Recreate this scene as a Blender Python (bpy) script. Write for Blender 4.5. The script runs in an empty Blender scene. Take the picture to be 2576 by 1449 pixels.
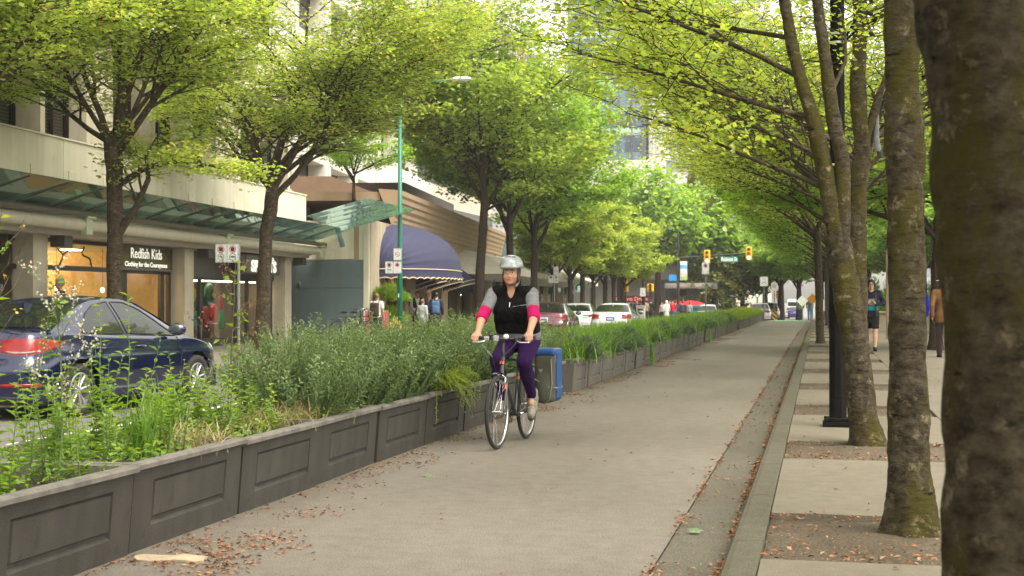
import bpy, math, random
import numpy as np
from math import sin, cos, tan, atan, atan2, sqrt, radians, pi, floor, ceil
from mathutils import Vector, Matrix

scene = bpy.context.scene
COL = scene.collection
RND = random.Random(7)

# ------------------------------------------------------------------ camera
H = 1.4
FPX = 3506.0                      # focal length in units of a 2576 wide picture
TH = atan(773 / FPX); PH = atan(27.5 / FPX)

def at(u, v, Y):
    """world point at street distance Y on the sight line of the survey mark (u, v)."""
    x = (u - 1288) / FPX; y = -(v - 724.5) / FPX
    f = cos(PH) - y * sin(PH); z = sin(PH) + y * cos(PH)
    d = (x * cos(TH) - f * sin(TH), x * sin(TH) + f * cos(TH), z)
    t = Y / d[1]
    return Vector((d[0] * t, Y, H + d[2] * t))

cam = bpy.data.cameras.new('camera')
cam.lens = 49.0; cam.sensor_width = 36.0; cam.clip_end = 4000; cam.clip_start = 0.05
camo = bpy.data.objects.new('camera', cam); COL.objects.link(camo)
camo.location = (0, 0, H); camo.rotation_euler = (pi / 2 + PH, 0, TH)
cam.dof.use_dof = True; cam.dof.focus_distance = 14.0; cam.dof.aperture_fstop = 6.3
scene.camera = camo

# ------------------------------------------------------------------ heights of the ground
def gz(x, y):
    r = 0.0 if y < 88 else -(y - 88) * 0.012
    l = 0.0 if y < 22 else (-(y - 22) * 0.0055 if y < 90 else -0.374 - (y - 90) * 0.0115)
    k = min(1.0, max(0.0, (-x - 4.3) / 1.2))
    return r * (1 - k) + l * k

# ------------------------------------------------------------------ mesh builder
class MB:
    def __init__(s):
        s.v = []; s.f = []; s.m = []
    def add(s, verts, faces, m=0):
        o = len(s.v); s.v.extend([tuple(p) for p in verts])
        s.f.extend([tuple(o + i for i in f) for f in faces]); s.m.extend([m] * len(faces))
    def quad(s, a, b, c, d, m=0): s.add([a, b, c, d], [(0, 1, 2, 3)], m)
    def poly(s, pts, m=0): s.add(pts, [tuple(range(len(pts)))], m)
    def box(s, x0, x1, y0, y1, z0, z1, m=0):
        s.add([(x0,y0,z0),(x1,y0,z0),(x1,y1,z0),(x0,y1,z0),(x0,y0,z1),(x1,y0,z1),(x1,y1,z1),(x0,y1,z1)],
              [(0,3,2,1),(4,5,6,7),(0,1,5,4),(1,2,6,5),(2,3,7,6),(3,0,4,7)], m)
    def hexa(s, p, m=0):
        s.add(p, [(0,3,2,1),(4,5,6,7),(0,1,5,4),(1,2,6,5),(2,3,7,6),(3,0,4,7)], m)
    def prism(s, pts, d, m=0):
        """closed polygon pts extruded by vector d"""
        n = len(pts); d = Vector(d); a = [Vector(p) for p in pts]; b = [p + d for p in a]
        s.add(a + b, [tuple(range(n))[::-1], tuple(range(n, 2 * n))] + [(i, (i+1) % n, n + (i+1) % n, n + i) for i in range(n)], m)
    def tube(s, pts, r, n=8, m=0, cap=True, closed=False, flat=None):
        pts = [Vector(p) for p in pts]; k = len(pts)
        if not hasattr(r, '__len__'): r = [r] * k
        vs = []; up = None
        for i, p in enumerate(pts):
            if closed: t = pts[(i + 1) % k] - pts[i - 1]
            else: t = pts[min(i + 1, k - 1)] - pts[max(i - 1, 0)]
            if t.length < 1e-9: t = Vector((0, 0, 1))
            t.normalize()
            if up is None:
                up = Vector((0, 0, 1)) if abs(t.z) < 0.9 else Vector((1, 0, 0))
            a = t.cross(up)
            if a.length < 1e-6: a = t.cross(Vector((0.3, 1, 0.1)))
            a.normalize(); b = a.cross(t); up = b
            for j in range(n):
                q = 2 * pi * j / n
                vs.append(p + (a * cos(q) + b * sin(q) * (flat or 1)) * r[i])
        fs = []
        for i in range(k if closed else k - 1):
            i2 = (i + 1) % k
            for j in range(n):
                j2 = (j + 1) % n
                fs.append((i*n+j, i*n+j2, i2*n+j2, i2*n+j))
        if cap and not closed:
            fs.append(tuple(range(n))[::-1]); fs.append(tuple((k-1)*n + j for j in range(n)))
        s.add(vs, fs, m)
    def cyl(s, p0, p1, r0, r1=None, n=12, m=0): s.tube([p0, p1], [r0, r0 if r1 is None else r1], n, m)
    def lathe(s, prof, n=24, m=0, o=(0,0,0), ax='z', arc=2*pi, close=True):
        """prof: list of (r, h) spun about axis through o"""
        vs = []; k = len(prof); full = abs(arc - 2*pi) < 1e-6; nn = n if full else n + 1
        for (r, h) in prof:
            for j in range(nn):
                q = arc * j / n; c, sn = r * cos(q), r * sin(q)
                p = (c, sn, h) if ax == 'z' else ((h, c, sn) if ax == 'x' else (c, h, sn))
                vs.append((o[0]+p[0], o[1]+p[1], o[2]+p[2]))
        fs = []
        for i in range(k - 1):
            for j in range(n):
                j2 = (j + 1) % nn
                fs.append((i*nn+j, i*nn+j2, (i+1)*nn+j2, (i+1)*nn+j))
        s.add(vs, fs, m)
    def ball(s, c, r, n=12, m=0):
        if not hasattr(r, '__len__'): r = (r, r, r)
        vs = []; fs = []; k = n // 2
        for i in range(k + 1):
            a = pi * i / k
            for j in range(n):
                q = 2*pi*j/n
                vs.append((c[0]+r[0]*sin(a)*cos(q), c[1]+r[1]*sin(a)*sin(q), c[2]+r[2]*cos(a)))
        for i in range(k):
            for j in range(n):
                fs.append((i*n+j, (i+1)*n+j, (i+1)*n+(j+1)%n, i*n+(j+1)%n))
        s.add(vs, fs, m)
    def grid(s, rows, m=0, wrap=False):
        n = len(rows[0]); o = [p for r in rows for p in r]; fs = []
        for i in range(len(rows) - 1):
            for j in range(n if wrap else n - 1):
                j2 = (j + 1) % n
                fs.append((i*n+j, i*n+j2, (i+1)*n+j2, (i+1)*n+j))
        s.add(o, fs, m)
    def build(s, name, mats, parent=None, smooth=False, bevel=0, loc=None, rot=None, recalc=False, auto=None):
        me = bpy.data.meshes.new(name); me.from_pydata(s.v, [], s.f)
        if not isinstance(mats, (list, tuple)): mats = [mats]
        for m in mats: me.materials.append(m)
        if len(mats) > 1: me.polygons.foreach_set('material_index', s.m)
        if smooth: me.polygons.foreach_set('use_smooth', [True] * len(me.polygons))
        if recalc:
            import bmesh
            bm = bmesh.new(); bm.from_mesh(me); bmesh.ops.recalc_face_normals(bm, faces=bm.faces); bm.to_mesh(me); bm.free()
        if auto is not None:
            me.polygons.foreach_set('use_smooth', [True] * len(me.polygons))
            try: me.set_sharp_from_angle(angle=radians(auto))
            except Exception: pass
        me.update()
        return link(name, me, parent, loc, rot, bevel)

def link(name, me, parent=None, loc=None, rot=None, bevel=0):
    o = bpy.data.objects.new(name, me); COL.objects.link(o)
    if parent is not None: o.parent = parent
    if loc is not None: o.location = loc
    if rot is not None: o.rotation_euler = rot
    if bevel:
        b = o.modifiers.new('bevel', 'BEVEL'); b.width = bevel; b.segments = 2; b.limit_method = 'ANGLE'; b.angle_limit = radians(35)
    return o

def np_mesh(name, V, Fq, mats, smooth=True, tint=None):
    """V (n,3) array, Fq (m,k) index array of equal polygons"""
    me = bpy.data.meshes.new(name); V = np.asarray(V, np.float32); Fq = np.asarray(Fq, np.int32)
    me.vertices.add(len(V)); me.vertices.foreach_set('co', V.ravel())
    m, k = Fq.shape
    me.loops.add(m * k); me.loops.foreach_set('vertex_index', Fq.ravel())
    me.polygons.add(m); me.polygons.foreach_set('loop_start', np.arange(0, m * k, k, dtype=np.int32))
    me.update(calc_edges=True)
    if smooth: me.polygons.foreach_set('use_smooth', np.ones(m, bool))
    if not isinstance(mats, (list, tuple)): mats = [mats]
    for x in mats: me.materials.append(x)
    if tint is not None:
        a = me.attributes.new('tint', 'FLOAT', 'FACE'); a.data.foreach_set('value', np.asarray(tint, np.float32))
    me.validate(); me.update()
    return me

def tag(o, label=None, cat=None, group=None, kind=None):
    if label: o['label'] = label
    if cat: o['category'] = cat
    if group: o['group'] = group
    if kind: o['kind'] = kind
    return o
def thing(name, label, cat, loc=(0,0,0), rz=0.0, group=None):
    o = bpy.data.objects.new(name, None); COL.objects.link(o)
    o.location = loc; o.rotation_euler = (0, 0, rz); o.empty_display_size = 0.2
    return tag(o, label, cat, group)
KIDS = {}
def copy_tree(o, parent=None, mats=None):
    c = o.copy(); COL.objects.link(c); c.parent = parent
    for ch in list(o.children): copy_tree(ch, c)
    return c
def text_mesh(body, size, extrude=0.0, sx=1.0, bold=0.0, align='CENTER'):
    cu = bpy.data.curves.new('lettering', 'FONT'); cu.body = body; cu.size = size; cu.extrude = extrude
    cu.align_x = align; cu.align_y = 'CENTER'; cu.offset = bold; cu.resolution_u = 3
    o = bpy.data.objects.new('lettering', cu); COL.objects.link(o)
    dg = bpy.context.evaluated_depsgraph_get(); me = bpy.data.meshes.new_from_object(o.evaluated_get(dg))
    bpy.data.objects.remove(o); bpy.data.curves.remove(cu)
    me.transform(Matrix.Diagonal((sx, 1, 1, 1)))
    return me
def text(name, body, size, m, parent, loc, rot, extrude=0.002, sx=1.0, bold=0.0, align='CENTER'):
    me = text_mesh(body, size, extrude, sx, bold, align); me.materials.clear(); me.materials.append(m)
    return link(name, me, parent, loc, rot)

# ------------------------------------------------------------------ materials
MATS = {}
def _nt(name):
    m = bpy.data.materials.new(name); m.use_nodes = True; nt = m.node_tree; nt.nodes.clear()
    out = nt.nodes.new('ShaderNodeOutputMaterial'); return m, nt, out
def mat(name, col, rough=0.6, metal=0.0, var=0.12, scale=6.0, bump=0.0, bscale=60.0, spec=0.5, emit=0.0, coat=0.0,
        streak=0.0, spots=None, detail=5.0, stretch=(1,1,1), col2=None, alpha=None):
    if name in MATS: return MATS[name]
    m, nt, out = _nt(name); N = nt.nodes; L = nt.links
    p = N.new('ShaderNodeBsdfPrincipled'); L.new(p.outputs[0], out.inputs[0])
    p.inputs['Roughness'].default_value = rough; p.inputs['Metallic'].default_value = metal
    p.inputs['Specular IOR Level'].default_value = spec
    if coat: p.inputs['Coat Weight'].default_value = coat; p.inputs['Coat Roughness'].default_value = 0.03
    tc = N.new('ShaderNodeTexCoord')
    mp = N.new('ShaderNodeMapping'); L.new(tc.outputs['Object'], mp.inputs[0]); mp.inputs['Scale'].default_value = stretch
    c = tuple(col) + (1,)
    if var > 0:
        n = N.new('ShaderNodeTexNoise'); n.inputs['Scale'].default_value = scale; n.inputs['Detail'].default_value = detail; n.inputs['Roughness'].default_value = 0.62
        L.new(mp.outputs[0], n.inputs[0])
        r = N.new('ShaderNodeValToRGB'); r.color_ramp.elements[0].position = 0.3; r.color_ramp.elements[1].position = 0.72
        lo = tuple(max(0, x * (1 - var)) for x in col); hi = tuple(min(1, x * (1 + var)) for x in (col2 or col))
        r.color_ramp.elements[0].color = lo + (1,); r.color_ramp.elements[1].color = hi + (1,)
        L.new(n.outputs['Fac'], r.inputs[0]); src = r.outputs[0]
        if streak:
            mp2 = N.new('ShaderNodeMapping'); L.new(tc.outputs['Object'], mp2.inputs[0]); mp2.inputs['Scale'].default_value = (3, 3, 0.22)
            n2 = N.new('ShaderNodeTexNoise'); n2.inputs['Scale'].default_value = 1.6; n2.inputs['Detail'].default_value = 6; L.new(mp2.outputs[0], n2.inputs[0])
            r2 = N.new('ShaderNodeValToRGB'); r2.color_ramp.elements[0].position = 0.35; r2.color_ramp.elements[1].position = 0.62
            k = 1 - streak; r2.color_ramp.elements[0].color = (k, k * 0.98, k * 0.93, 1); r2.color_ramp.elements[1].color = (1, 1, 1, 1)
            L.new(n2.outputs['Fac'], r2.inputs[0])
            mx = N.new('ShaderNodeMix'); mx.data_type = 'RGBA'; mx.blend_type = 'MULTIPLY'; mx.inputs[0].default_value = 1
            L.new(src, mx.inputs[6]); L.new(r2.outputs[0], mx.inputs[7]); src = mx.outputs[2]
        if spots:
            sc, colr, thr = spots
            n3 = N.new('ShaderNodeTexNoise'); n3.inputs['Scale'].default_value = sc; n3.inputs['Detail'].default_value = 4; L.new(tc.outputs['Object'], n3.inputs[0])
            r3 = N.new('ShaderNodeValToRGB'); r3.color_ramp.elements[0].position = thr; r3.color_ramp.elements[1].position = min(0.99, thr + 0.1)
            r3.color_ramp.elements[0].color = (0,0,0,1); r3.color_ramp.elements[1].color = (1,1,1,1); L.new(n3.outputs['Fac'], r3.inputs[0])
            mx = N.new('ShaderNodeMix'); mx.data_type = 'RGBA'; L.new(r3.outputs[0], mx.inputs[0]); L.new(src, mx.inputs[6]); mx.inputs[7].default_value = tuple(colr) + (1,)
            src = mx.outputs[2]
        L.new(src, p.inputs['Base Color'])
    else: p.inputs['Base Color'].default_value = c
    if bump:
        nb = N.new('ShaderNodeTexNoise'); nb.inputs['Scale'].default_value = bscale; nb.inputs['Detail'].default_value = 4; L.new(mp.outputs[0], nb.inputs[0])
        b = N.new('ShaderNodeBump'); b.inputs['Strength'].default_value = bump; b.inputs['Distance'].default_value = 0.02
        L.new(nb.outputs['Fac'], b.inputs['Height']); L.new(b.outputs[0], p.inputs['Normal'])
    if emit:
        p.inputs['Emission Color'].default_value = c; p.inputs['Emission Strength'].default_value = emit
    MATS[name] = m; return m

def leaf_mat(name, stops, trans=0.45, rough=0.5, transcol=None):
    """stops: list of (pos, rgb) picked by each leaf's own tint"""
    if name in MATS: return MATS[name]
    m, nt, out = _nt(name); N = nt.nodes; L = nt.links
    a = N.new('ShaderNodeAttribute'); a.attribute_name = 'tint'
    r = N.new('ShaderNodeValToRGB')
    while len(r.color_ramp.elements) < len(stops): r.color_ramp.elements.new(0.5)
    for e, (q, cc) in zip(r.color_ramp.elements, stops): e.position = q; e.color = tuple(cc) + (1,)
    L.new(a.outputs['Fac'], r.inputs[0])
    d = N.new('ShaderNodeBsdfDiffuse'); L.new(r.outputs[0], d.inputs[0])
    t = N.new('ShaderNodeBsdfTranslucent')
    hs = N.new('ShaderNodeHueSaturation'); hs.inputs['Hue'].default_value = 0.485; hs.inputs['Saturation'].default_value = 1.1; hs.inputs['Value'].default_value = 1.35
    L.new(r.outputs[0], hs.inputs['Color']); L.new(hs.outputs[0], t.inputs[0])
    mx = N.new('ShaderNodeMixShader'); mx.inputs[0].default_value = trans; L.new(d.outputs[0], mx.inputs[1]); L.new(t.outputs[0], mx.inputs[2])
    g = N.new('ShaderNodeBsdfGlossy'); g.inputs['Roughness'].default_value = rough; g.inputs[0].default_value = (0.9, 0.95, 0.9, 1)
    mx2 = N.new('ShaderNodeMixShader'); mx2.inputs[0].default_value = 0.035; L.new(mx.outputs[0], mx2.inputs[1]); L.new(g.outputs[0], mx2.inputs[2])
    L.new(mx2.outputs[0], out.inputs[0]); MATS[name] = m; return m

def glass_mat(name, tintc=(0.9, 0.95, 0.93), refl=1.5, rough=0.02):
    if name in MATS: return MATS[name]
    m, nt, out = _nt(name); N = nt.nodes; L = nt.links
    t = N.new('ShaderNodeBsdfTransparent'); t.inputs[0].default_value = tuple(tintc) + (1,)
    g = N.new('ShaderNodeBsdfGlossy'); g.inputs['Roughness'].default_value = rough; g.inputs[0].default_value = (0.95, 1, 0.98, 1)
    f = N.new('ShaderNodeFresnel'); f.inputs[0].default_value = refl
    mx = N.new('ShaderNodeMixShader'); L.new(f.outputs[0], mx.inputs[0]); L.new(t.outputs[0], mx.inputs[1]); L.new(g.outputs[0], mx.inputs[2])
    L.new(mx.outputs[0], out.inputs[0]); MATS[name] = m; return m

def bark_mat(name, c1, c2, moss, mossthr=0.5, scale=9.0, bump=0.5, lichen=0.0):
    if name in MATS: return MATS[name]
    m, nt, out = _nt(name); N = nt.nodes; L = nt.links
    p = N.new('ShaderNodeBsdfPrincipled'); p.inputs['Roughness'].default_value = 0.95; p.inputs['Specular IOR Level'].default_value = 0.1; L.new(p.outputs[0], out.inputs[0])
    tc = N.new('ShaderNodeTexCoord')
    def noise(sc, st, d=7, rg=.68):
        q = N.new('ShaderNodeMapping'); q.inputs['Scale'].default_value = st; L.new(tc.outputs['Object'], q.inputs[0])
        n = N.new('ShaderNodeTexNoise'); n.inputs['Scale'].default_value = sc; n.inputs['Detail'].default_value = d; n.inputs['Roughness'].default_value = rg; L.new(q.outputs[0], n.inputs[0]); return n
    def ramp(n, a, b, ca=(0, 0, 0), cb=(1, 1, 1)):
        r = N.new('ShaderNodeValToRGB'); r.color_ramp.elements[0].position = a; r.color_ramp.elements[1].position = b
        r.color_ramp.elements[0].color = tuple(ca) + (1,); r.color_ramp.elements[1].color = tuple(cb) + (1,); L.new(n.outputs['Fac'], r.inputs[0]); return r
    def over(base, col, fac):
        x = N.new('ShaderNodeMix'); x.data_type = 'RGBA'; L.new(fac, x.inputs[0]); L.new(base, x.inputs[6]); x.inputs[7].default_value = tuple(col) + (1,); return x.outputs[2]
    n1 = noise(scale, (1, 1, 1.5), 9, .74); src = ramp(n1, .38, .64, c1, c2).outputs[0]
    src = over(src, moss, ramp(noise(3.4, (1, 1, .4), 8, .72), mossthr, mossthr + .10).outputs[0])
    if lichen: src = over(src, tuple(min(1, x * 2.3) for x in c2), ramp(noise(8, (1, 1, 1.1), 8, .75), .60 - lichen * .04, .67).outputs[0])
    sc = noise(7, (1, 1, 3.4), 5, .6); src = over(src, tuple(x * .35 for x in c1), ramp(sc, .62, .70).outputs[0])
    L.new(src, p.inputs['Base Color'])
    b = N.new('ShaderNodeBump'); b.inputs['Strength'].default_value = bump; b.inputs['Distance'].default_value = 0.035; L.new(n1.outputs['Fac'], b.inputs['Height'])
    b2 = N.new('ShaderNodeBump'); b2.inputs['Strength'].default_value = bump * .8; b2.inputs['Distance'].default_value = 0.02; b2.invert = True; L.new(sc.outputs['Fac'], b2.inputs['Height']); L.new(b.outputs[0], b2.inputs['Normal'])
    L.new(b2.outputs[0], p.inputs['Normal']); MATS[name] = m; return m

def ground_mat(name, base, speck, dirt, dirt_thr=0.55, sp_scale=160, bump=0.25, crack=0.0):
    """stony surface: fine aggregate speckle, broad soiling; object coordinates are metres"""
    if name in MATS: return MATS[name]
    m, nt, out = _nt(name); N = nt.nodes; L = nt.links
    p = N.new('ShaderNodeBsdfPrincipled'); p.inputs['Roughness'].default_value = 0.88; p.inputs['Specular IOR Level'].default_value = 0.3; L.new(p.outputs[0], out.inputs[0])
    tc = N.new('ShaderNodeTexCoord')
    def noise(s, d=5, rgh=0.6, st=None):
        n = N.new('ShaderNodeTexNoise'); n.inputs['Scale'].default_value = s; n.inputs['Detail'].default_value = d; n.inputs['Roughness'].default_value = rgh
        if st:
            q = N.new('ShaderNodeMapping'); q.inputs['Scale'].default_value = st; L.new(tc.outputs['Object'], q.inputs[0]); L.new(q.outputs[0], n.inputs[0])
        else: L.new(tc.outputs['Object'], n.inputs[0])
        return n
    def ramp(n, a, b, ca, cb):
        r = N.new('ShaderNodeValToRGB'); r.color_ramp.elements[0].position = a; r.color_ramp.elements[1].position = b
        r.color_ramp.elements[0].color = tuple(ca) + (1,); r.color_ramp.elements[1].color = tuple(cb) + (1,); L.new(n.outputs['Fac'], r.inputs[0]); return r
    n1 = noise(sp_scale, 3, 0.7); r1 = ramp(n1, 0.35, 0.68, [x * 0.60 for x in base], speck)
    n2 = noise(0.55, 6, 0.6, (1, 0.35, 1)); r2 = ramp(n2, dirt_thr - 0.17, dirt_thr + 0.15, (1, 1, 1), dirt)
    n4 = noise(7, 6, 0.65); r4 = ramp(n4, 0.3, 0.7, (0.82, 0.81, 0.79), (1.1, 1.1, 1.1))
    mx = N.new('ShaderNodeMix'); mx.data_type = 'RGBA'; mx.blend_type = 'MULTIPLY'; mx.inputs[0].default_value = 1; L.new(r1.outputs[0], mx.inputs[6]); L.new(r2.outputs[0], mx.inputs[7])
    mx2 = N.new('ShaderNodeMix'); mx2.data_type = 'RGBA'; mx2.blend_type = 'MULTIPLY'; mx2.inputs[0].default_value = 1; L.new(mx.outputs[2], mx2.inputs[6]); L.new(r4.outputs[0], mx2.inputs[7])
    L.new(mx2.outputs[2], p.inputs['Base Color'])
    b = N.new('ShaderNodeBump'); b.inputs['Strength'].default_value = bump; b.inputs['Distance'].default_value = 0.01; L.new(n1.outputs['Fac'], b.inputs['Height']); L.new(b.outputs[0], p.inputs['Normal'])
    MATS[name] = m; return m

# ------------------------------------------------------------------ signed-distance solids (bodies, clothes, bags, helmets)
class Solid:
    def __init__(s): s.ops = []
    def cone(s, a, b, ra, rb=None, k=0.02, mode='u'):
        s.ops.append(('c', np.array(a, float), np.array(b, float), ra, ra if rb is None else rb, k, mode)); return s
    def ell(s, c, r, rot=None, k=0.02, mode='u'):
        s.ops.append(('e', np.array(c, float), np.array(r, float), rot, None, k, mode)); return s
    def box(s, c, h, rnd=0.02, rot=None, k=0.01, mode='u'):
        s.ops.append(('b', np.array(c, float), np.array(h, float), rot, rnd, k, mode)); return s
    def cut(s, n, d, k=0.004):
        """keep n.p < d"""
        s.ops.append(('p', np.array(n, float), d, None, None, k, 'i')); return s
    def grow(s, g, only=None):
        t = Solid()
        for o in s.ops:
            if o[0] == 'c': t.ops.append(('c', o[1], o[2], o[3] + g, o[4] + g, o[5], o[6]))
            elif o[0] == 'e': t.ops.append(('e', o[1], o[2] + g, o[3], None, o[5], o[6]))
            elif o[0] == 'b': t.ops.append(('b', o[1], o[2] + g, o[3], o[4] + g, o[5], o[6]))
            else: t.ops.append(o)
        return t
    def mesh(s, name, m, h=0.015, smooth_it=1):
        lo = np.full(3, 1e9); hi = np.full(3, -1e9)
        for o in s.ops:
            if o[6] != 'u': continue
            if o[0] == 'c': a = np.minimum(o[1] - o[3], o[2] - o[4]); b = np.maximum(o[1] + o[3], o[2] + o[4])
            else: R = np.max(o[2]) * 1.1 if o[3] is not None else o[2]; a = o[1] - R; b = o[1] + R
            lo = np.minimum(lo, a); hi = np.maximum(hi, b)
        lo -= 3 * h + 0.02; hi += 3 * h + 0.02
        n = np.ceil((hi - lo) / h).astype(int) + 1
        ax = [lo[i] + h * np.arange(n[i]) for i in range(3)]
        D = np.full(n, 0.5, np.float32)
        for o in s.ops:
            t, k, mode = o[0], max(o[5], 1e-4), o[6]
            if t == 'p':
                P = o[1][0] * ax[0][:, None, None] + o[1][1] * ax[1][None, :, None] + o[1][2] * ax[2][None, None, :] - o[2]
                hh = np.clip(0.5 - 0.5 * (P - D) / -k, 0, 1) if False else None
                D = np.maximum(D, P.astype(np.float32)); continue
            if t == 'c': a = np.minimum(o[1] - o[3], o[2] - o[4]); b = np.maximum(o[1] + o[3], o[2] + o[4])
            else: R = np.linalg.norm(o[2]) * np.ones(3) if o[3] is not None else o[2]; a = o[1] - R; b = o[1] + R
            mg = 2.5 * h + k * 2 + 0.01
            i0 = np.clip(np.floor((a - mg - lo) / h).astype(int), 0, n); i1 = np.clip(np.ceil((b + mg - lo) / h).astype(int) + 1, 0, n)
            if np.any(i1 <= i0): continue
            sl = tuple(slice(p, q) for p, q in zip(i0, i1))
            X, Y, Z = np.meshgrid(ax[0][sl[0]], ax[1][sl[1]], ax[2][sl[2]], indexing='ij')
            if t == 'c':
                ba = o[2] - o[1]; L2 = max(ba @ ba, 1e-9)
                px, py, pz = X - o[1][0], Y - o[1][1], Z - o[1][2]
                q = np.clip((px * ba[0] + py * ba[1] + pz * ba[2]) / L2, 0, 1)
                d = np.sqrt((px - q * ba[0])**2 + (py - q * ba[1])**2 + (pz - q * ba[2])**2) - (o[3] + (o[4] - o[3]) * q)
            else:
                P = np.stack([X - o[1][0], Y - o[1][1], Z - o[1][2]], -1)
                if o[3] is not None: P = P @ np.array(o[3])      # rot matrix: columns are the local axes
                if t == 'e':
                    k0 = np.sqrt(((P / o[2])**2).sum(-1)); k1 = np.sqrt(((P / o[2]**2)**2).sum(-1)) + 1e-9
                    d = np.where(k0 < 1e-6, -o[2].min(), k0 * (k0 - 1) / k1)
                else:
                    q = np.abs(P) - (o[2] - o[4]); d = np.sqrt((np.maximum(q, 0)**2).sum(-1)) + np.minimum(q.max(-1), 0) - o[4]
            Ds = D[sl]
            if mode == 'u':
                hh = np.clip(0.5 + 0.5 * (Ds - d) / k, 0, 1); D[sl] = (Ds * (1 - hh) + d * hh - k * hh * (1 - hh)).astype(np.float32)
            elif mode == 's':
                D[sl] = np.maximum(Ds, -d).astype(np.float32)
        ins = D < 0
        c = [(i, j, l) for i in (0, 1) for j in (0, 1) for l in (0, 1)]
        sh = lambda A, q: A[q[0]:A.shape[0]-1+q[0], q[1]:A.shape[1]-1+q[1], q[2]:A.shape[2]-1+q[2]]
        cnt = sum(sh(ins, q).astype(np.int8) for q in c); mask = (cnt > 0) & (cnt < 8)
        idx = -np.ones(mask.shape, np.int32); cells = np.argwhere(mask)
        if len(cells) == 0: raise ValueError('empty solid ' + name)
        idx[mask] = np.arange(len(cells))
        acc = np.zeros((len(cells), 3)); num = np.zeros(len(cells))
        for q in c:
            for axn in range(3):
                if q[axn] == 1: continue
                q2 = list(q); q2[axn] = 1
                d0 = sh(D, q)[mask]; d1 = sh(D, q2)[mask]; cr = (d0 < 0) != (d1 < 0)
                tt = np.where(cr, d0 / np.where(d0 == d1, 1, d0 - d1), 0)
                pt = np.tile(np.array(q, float), (len(cells), 1)); pt[:, axn] += tt
                acc += pt * cr[:, None]; num += cr
        V = lo + (cells + acc / num[:, None]) * h
        faces = []
        for axn in range(3):
            o1, o2 = [(1, 2), (2, 0), (0, 1)][axn]
            A = ins; sl0 = [slice(None)] * 3; sl1 = [slice(None)] * 3
            sl0[axn] = slice(0, -1); sl1[axn] = slice(1, None)
            e = A[tuple(sl0)] != A[tuple(sl1)]; E = np.argwhere(e)
            ok = (E[:, o1] > 0) & (E[:, o2] > 0) & (E[:, o1] < n[o1]-1) & (E[:, o2] < n[o2]-1); E = E[ok]
            s0 = A[E[:, 0], E[:, 1], E[:, 2]]
            def cell(d1, d2):
                G = E.copy(); G[:, o1] -= d1; G[:, o2] -= d2; return idx[G[:, 0], G[:, 1], G[:, 2]]
            qd = np.stack([cell(1, 1), cell(0, 1), cell(0, 0), cell(1, 0)], -1)
            qd[~s0] = qd[~s0][:, ::-1]; faces.append(qd)
        Fq = np.concatenate(faces); Fq = Fq[(Fq >= 0).all(1)]
        return np_mesh(name, V, Fq, m)
    def build(s, name, m, parent=None, h=0.015, loc=None, rot=None):
        return link(name, s.mesh(name, m, h), parent, loc, rot)

def rotm(ax, ang): return np.array(Matrix.Rotation(ang, 3, ax))
# ------------------------------------------------------------------ sky and sun (bright overcast)
world = bpy.data.worlds.new('World'); scene.world = world; world.use_nodes = True
_w = world.node_tree; _w.nodes.clear()
_o = _w.nodes.new('ShaderNodeOutputWorld'); _b = _w.nodes.new('ShaderNodeBackground'); _s = _w.nodes.new('ShaderNodeTexSky')
_s.sky_type = 'NISHITA'; _s.sun_disc = False; _s.sun_elevation = radians(58); _s.sun_rotation = radians(125); _s.dust_density = 3.0; _s.air_density = 1.4
_h = _w.nodes.new('ShaderNodeHueSaturation'); _h.inputs['Saturation'].default_value = 0.12
_m = _w.nodes.new('ShaderNodeMix'); _m.data_type = 'RGBA'; _m.blend_type = 'MULTIPLY'; _m.inputs[0].default_value = 1.0; _m.inputs[7].default_value = (1.0, 0.955, 0.865, 1)
_w.links.new(_s.outputs[0], _h.inputs['Color']); _w.links.new(_h.outputs[0], _m.inputs[6]); _w.links.new(_m.outputs[2], _b.inputs[0]); _w.links.new(_b.outputs[0], _o.inputs[0])
_b.inputs[1].default_value = 0.15
sun = bpy.data.lights.new('sun', 'SUN'); sun.energy = 1.0; sun.angle = radians(40); sun.color = (1.0, 0.95, 0.86)
suno = bpy.data.objects.new('sun', sun); COL.objects.link(suno); suno.rotation_euler = (radians(32), 0, radians(55)); suno.location = (0, 0, 40)
scene.view_settings.view_transform = 'Standard'; scene.view_settings.look = 'None'
scene.view_settings.exposure = 1.95; scene.view_settings.gamma = 1.0

# ------------------------------------------------------------------ ground, roads, pavements
ASPH = ground_mat('lane_asphalt', (.168, .147, .118), (.252, .224, .184), (0.74, 0.72, 0.70), 0.56, 95, 0.35)
ASPH2 = ground_mat('street_asphalt', (0.137, 0.128, 0.114), (0.194, 0.184, 0.166), (0.8, 0.79, 0.78), 0.56, 95, 0.35)
GUTM = ground_mat('gutter_concrete', (.100, .088, .066), (.185, .166, .132), (0.72, 0.70, 0.62), 0.5, 75, 0.5)
KERBM = ground_mat('kerb_stone', (.092, .083, .060), (.138, .126, .094), (.78, .78, .66), 0.5, 110, 0.35)
SLABM = ground_mat('slab_concrete', (.165, .143, .106), (.212, .186, .141), (.80, .78, .73), 0.55, 150, 0.15)
WALKM = ground_mat('left_walk_concrete', (0.238, 0.221, 0.191), (0.289, 0.272, 0.238), (0.82, 0.81, 0.79), 0.55, 150, 0.12)
SOILM = ground_mat('pit_soil', (0.087, 0.065, 0.043), (0.161, 0.130, 0.093), (0.65, 0.6, 0.5), 0.5, 55, 1.0)
EARTH = ground_mat('far_earth', (0.20, 0.19, 0.17), (0.26, 0.25, 0.22), (0.8, 0.8, 0.8), 0.55, 20, 0.1)

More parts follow.
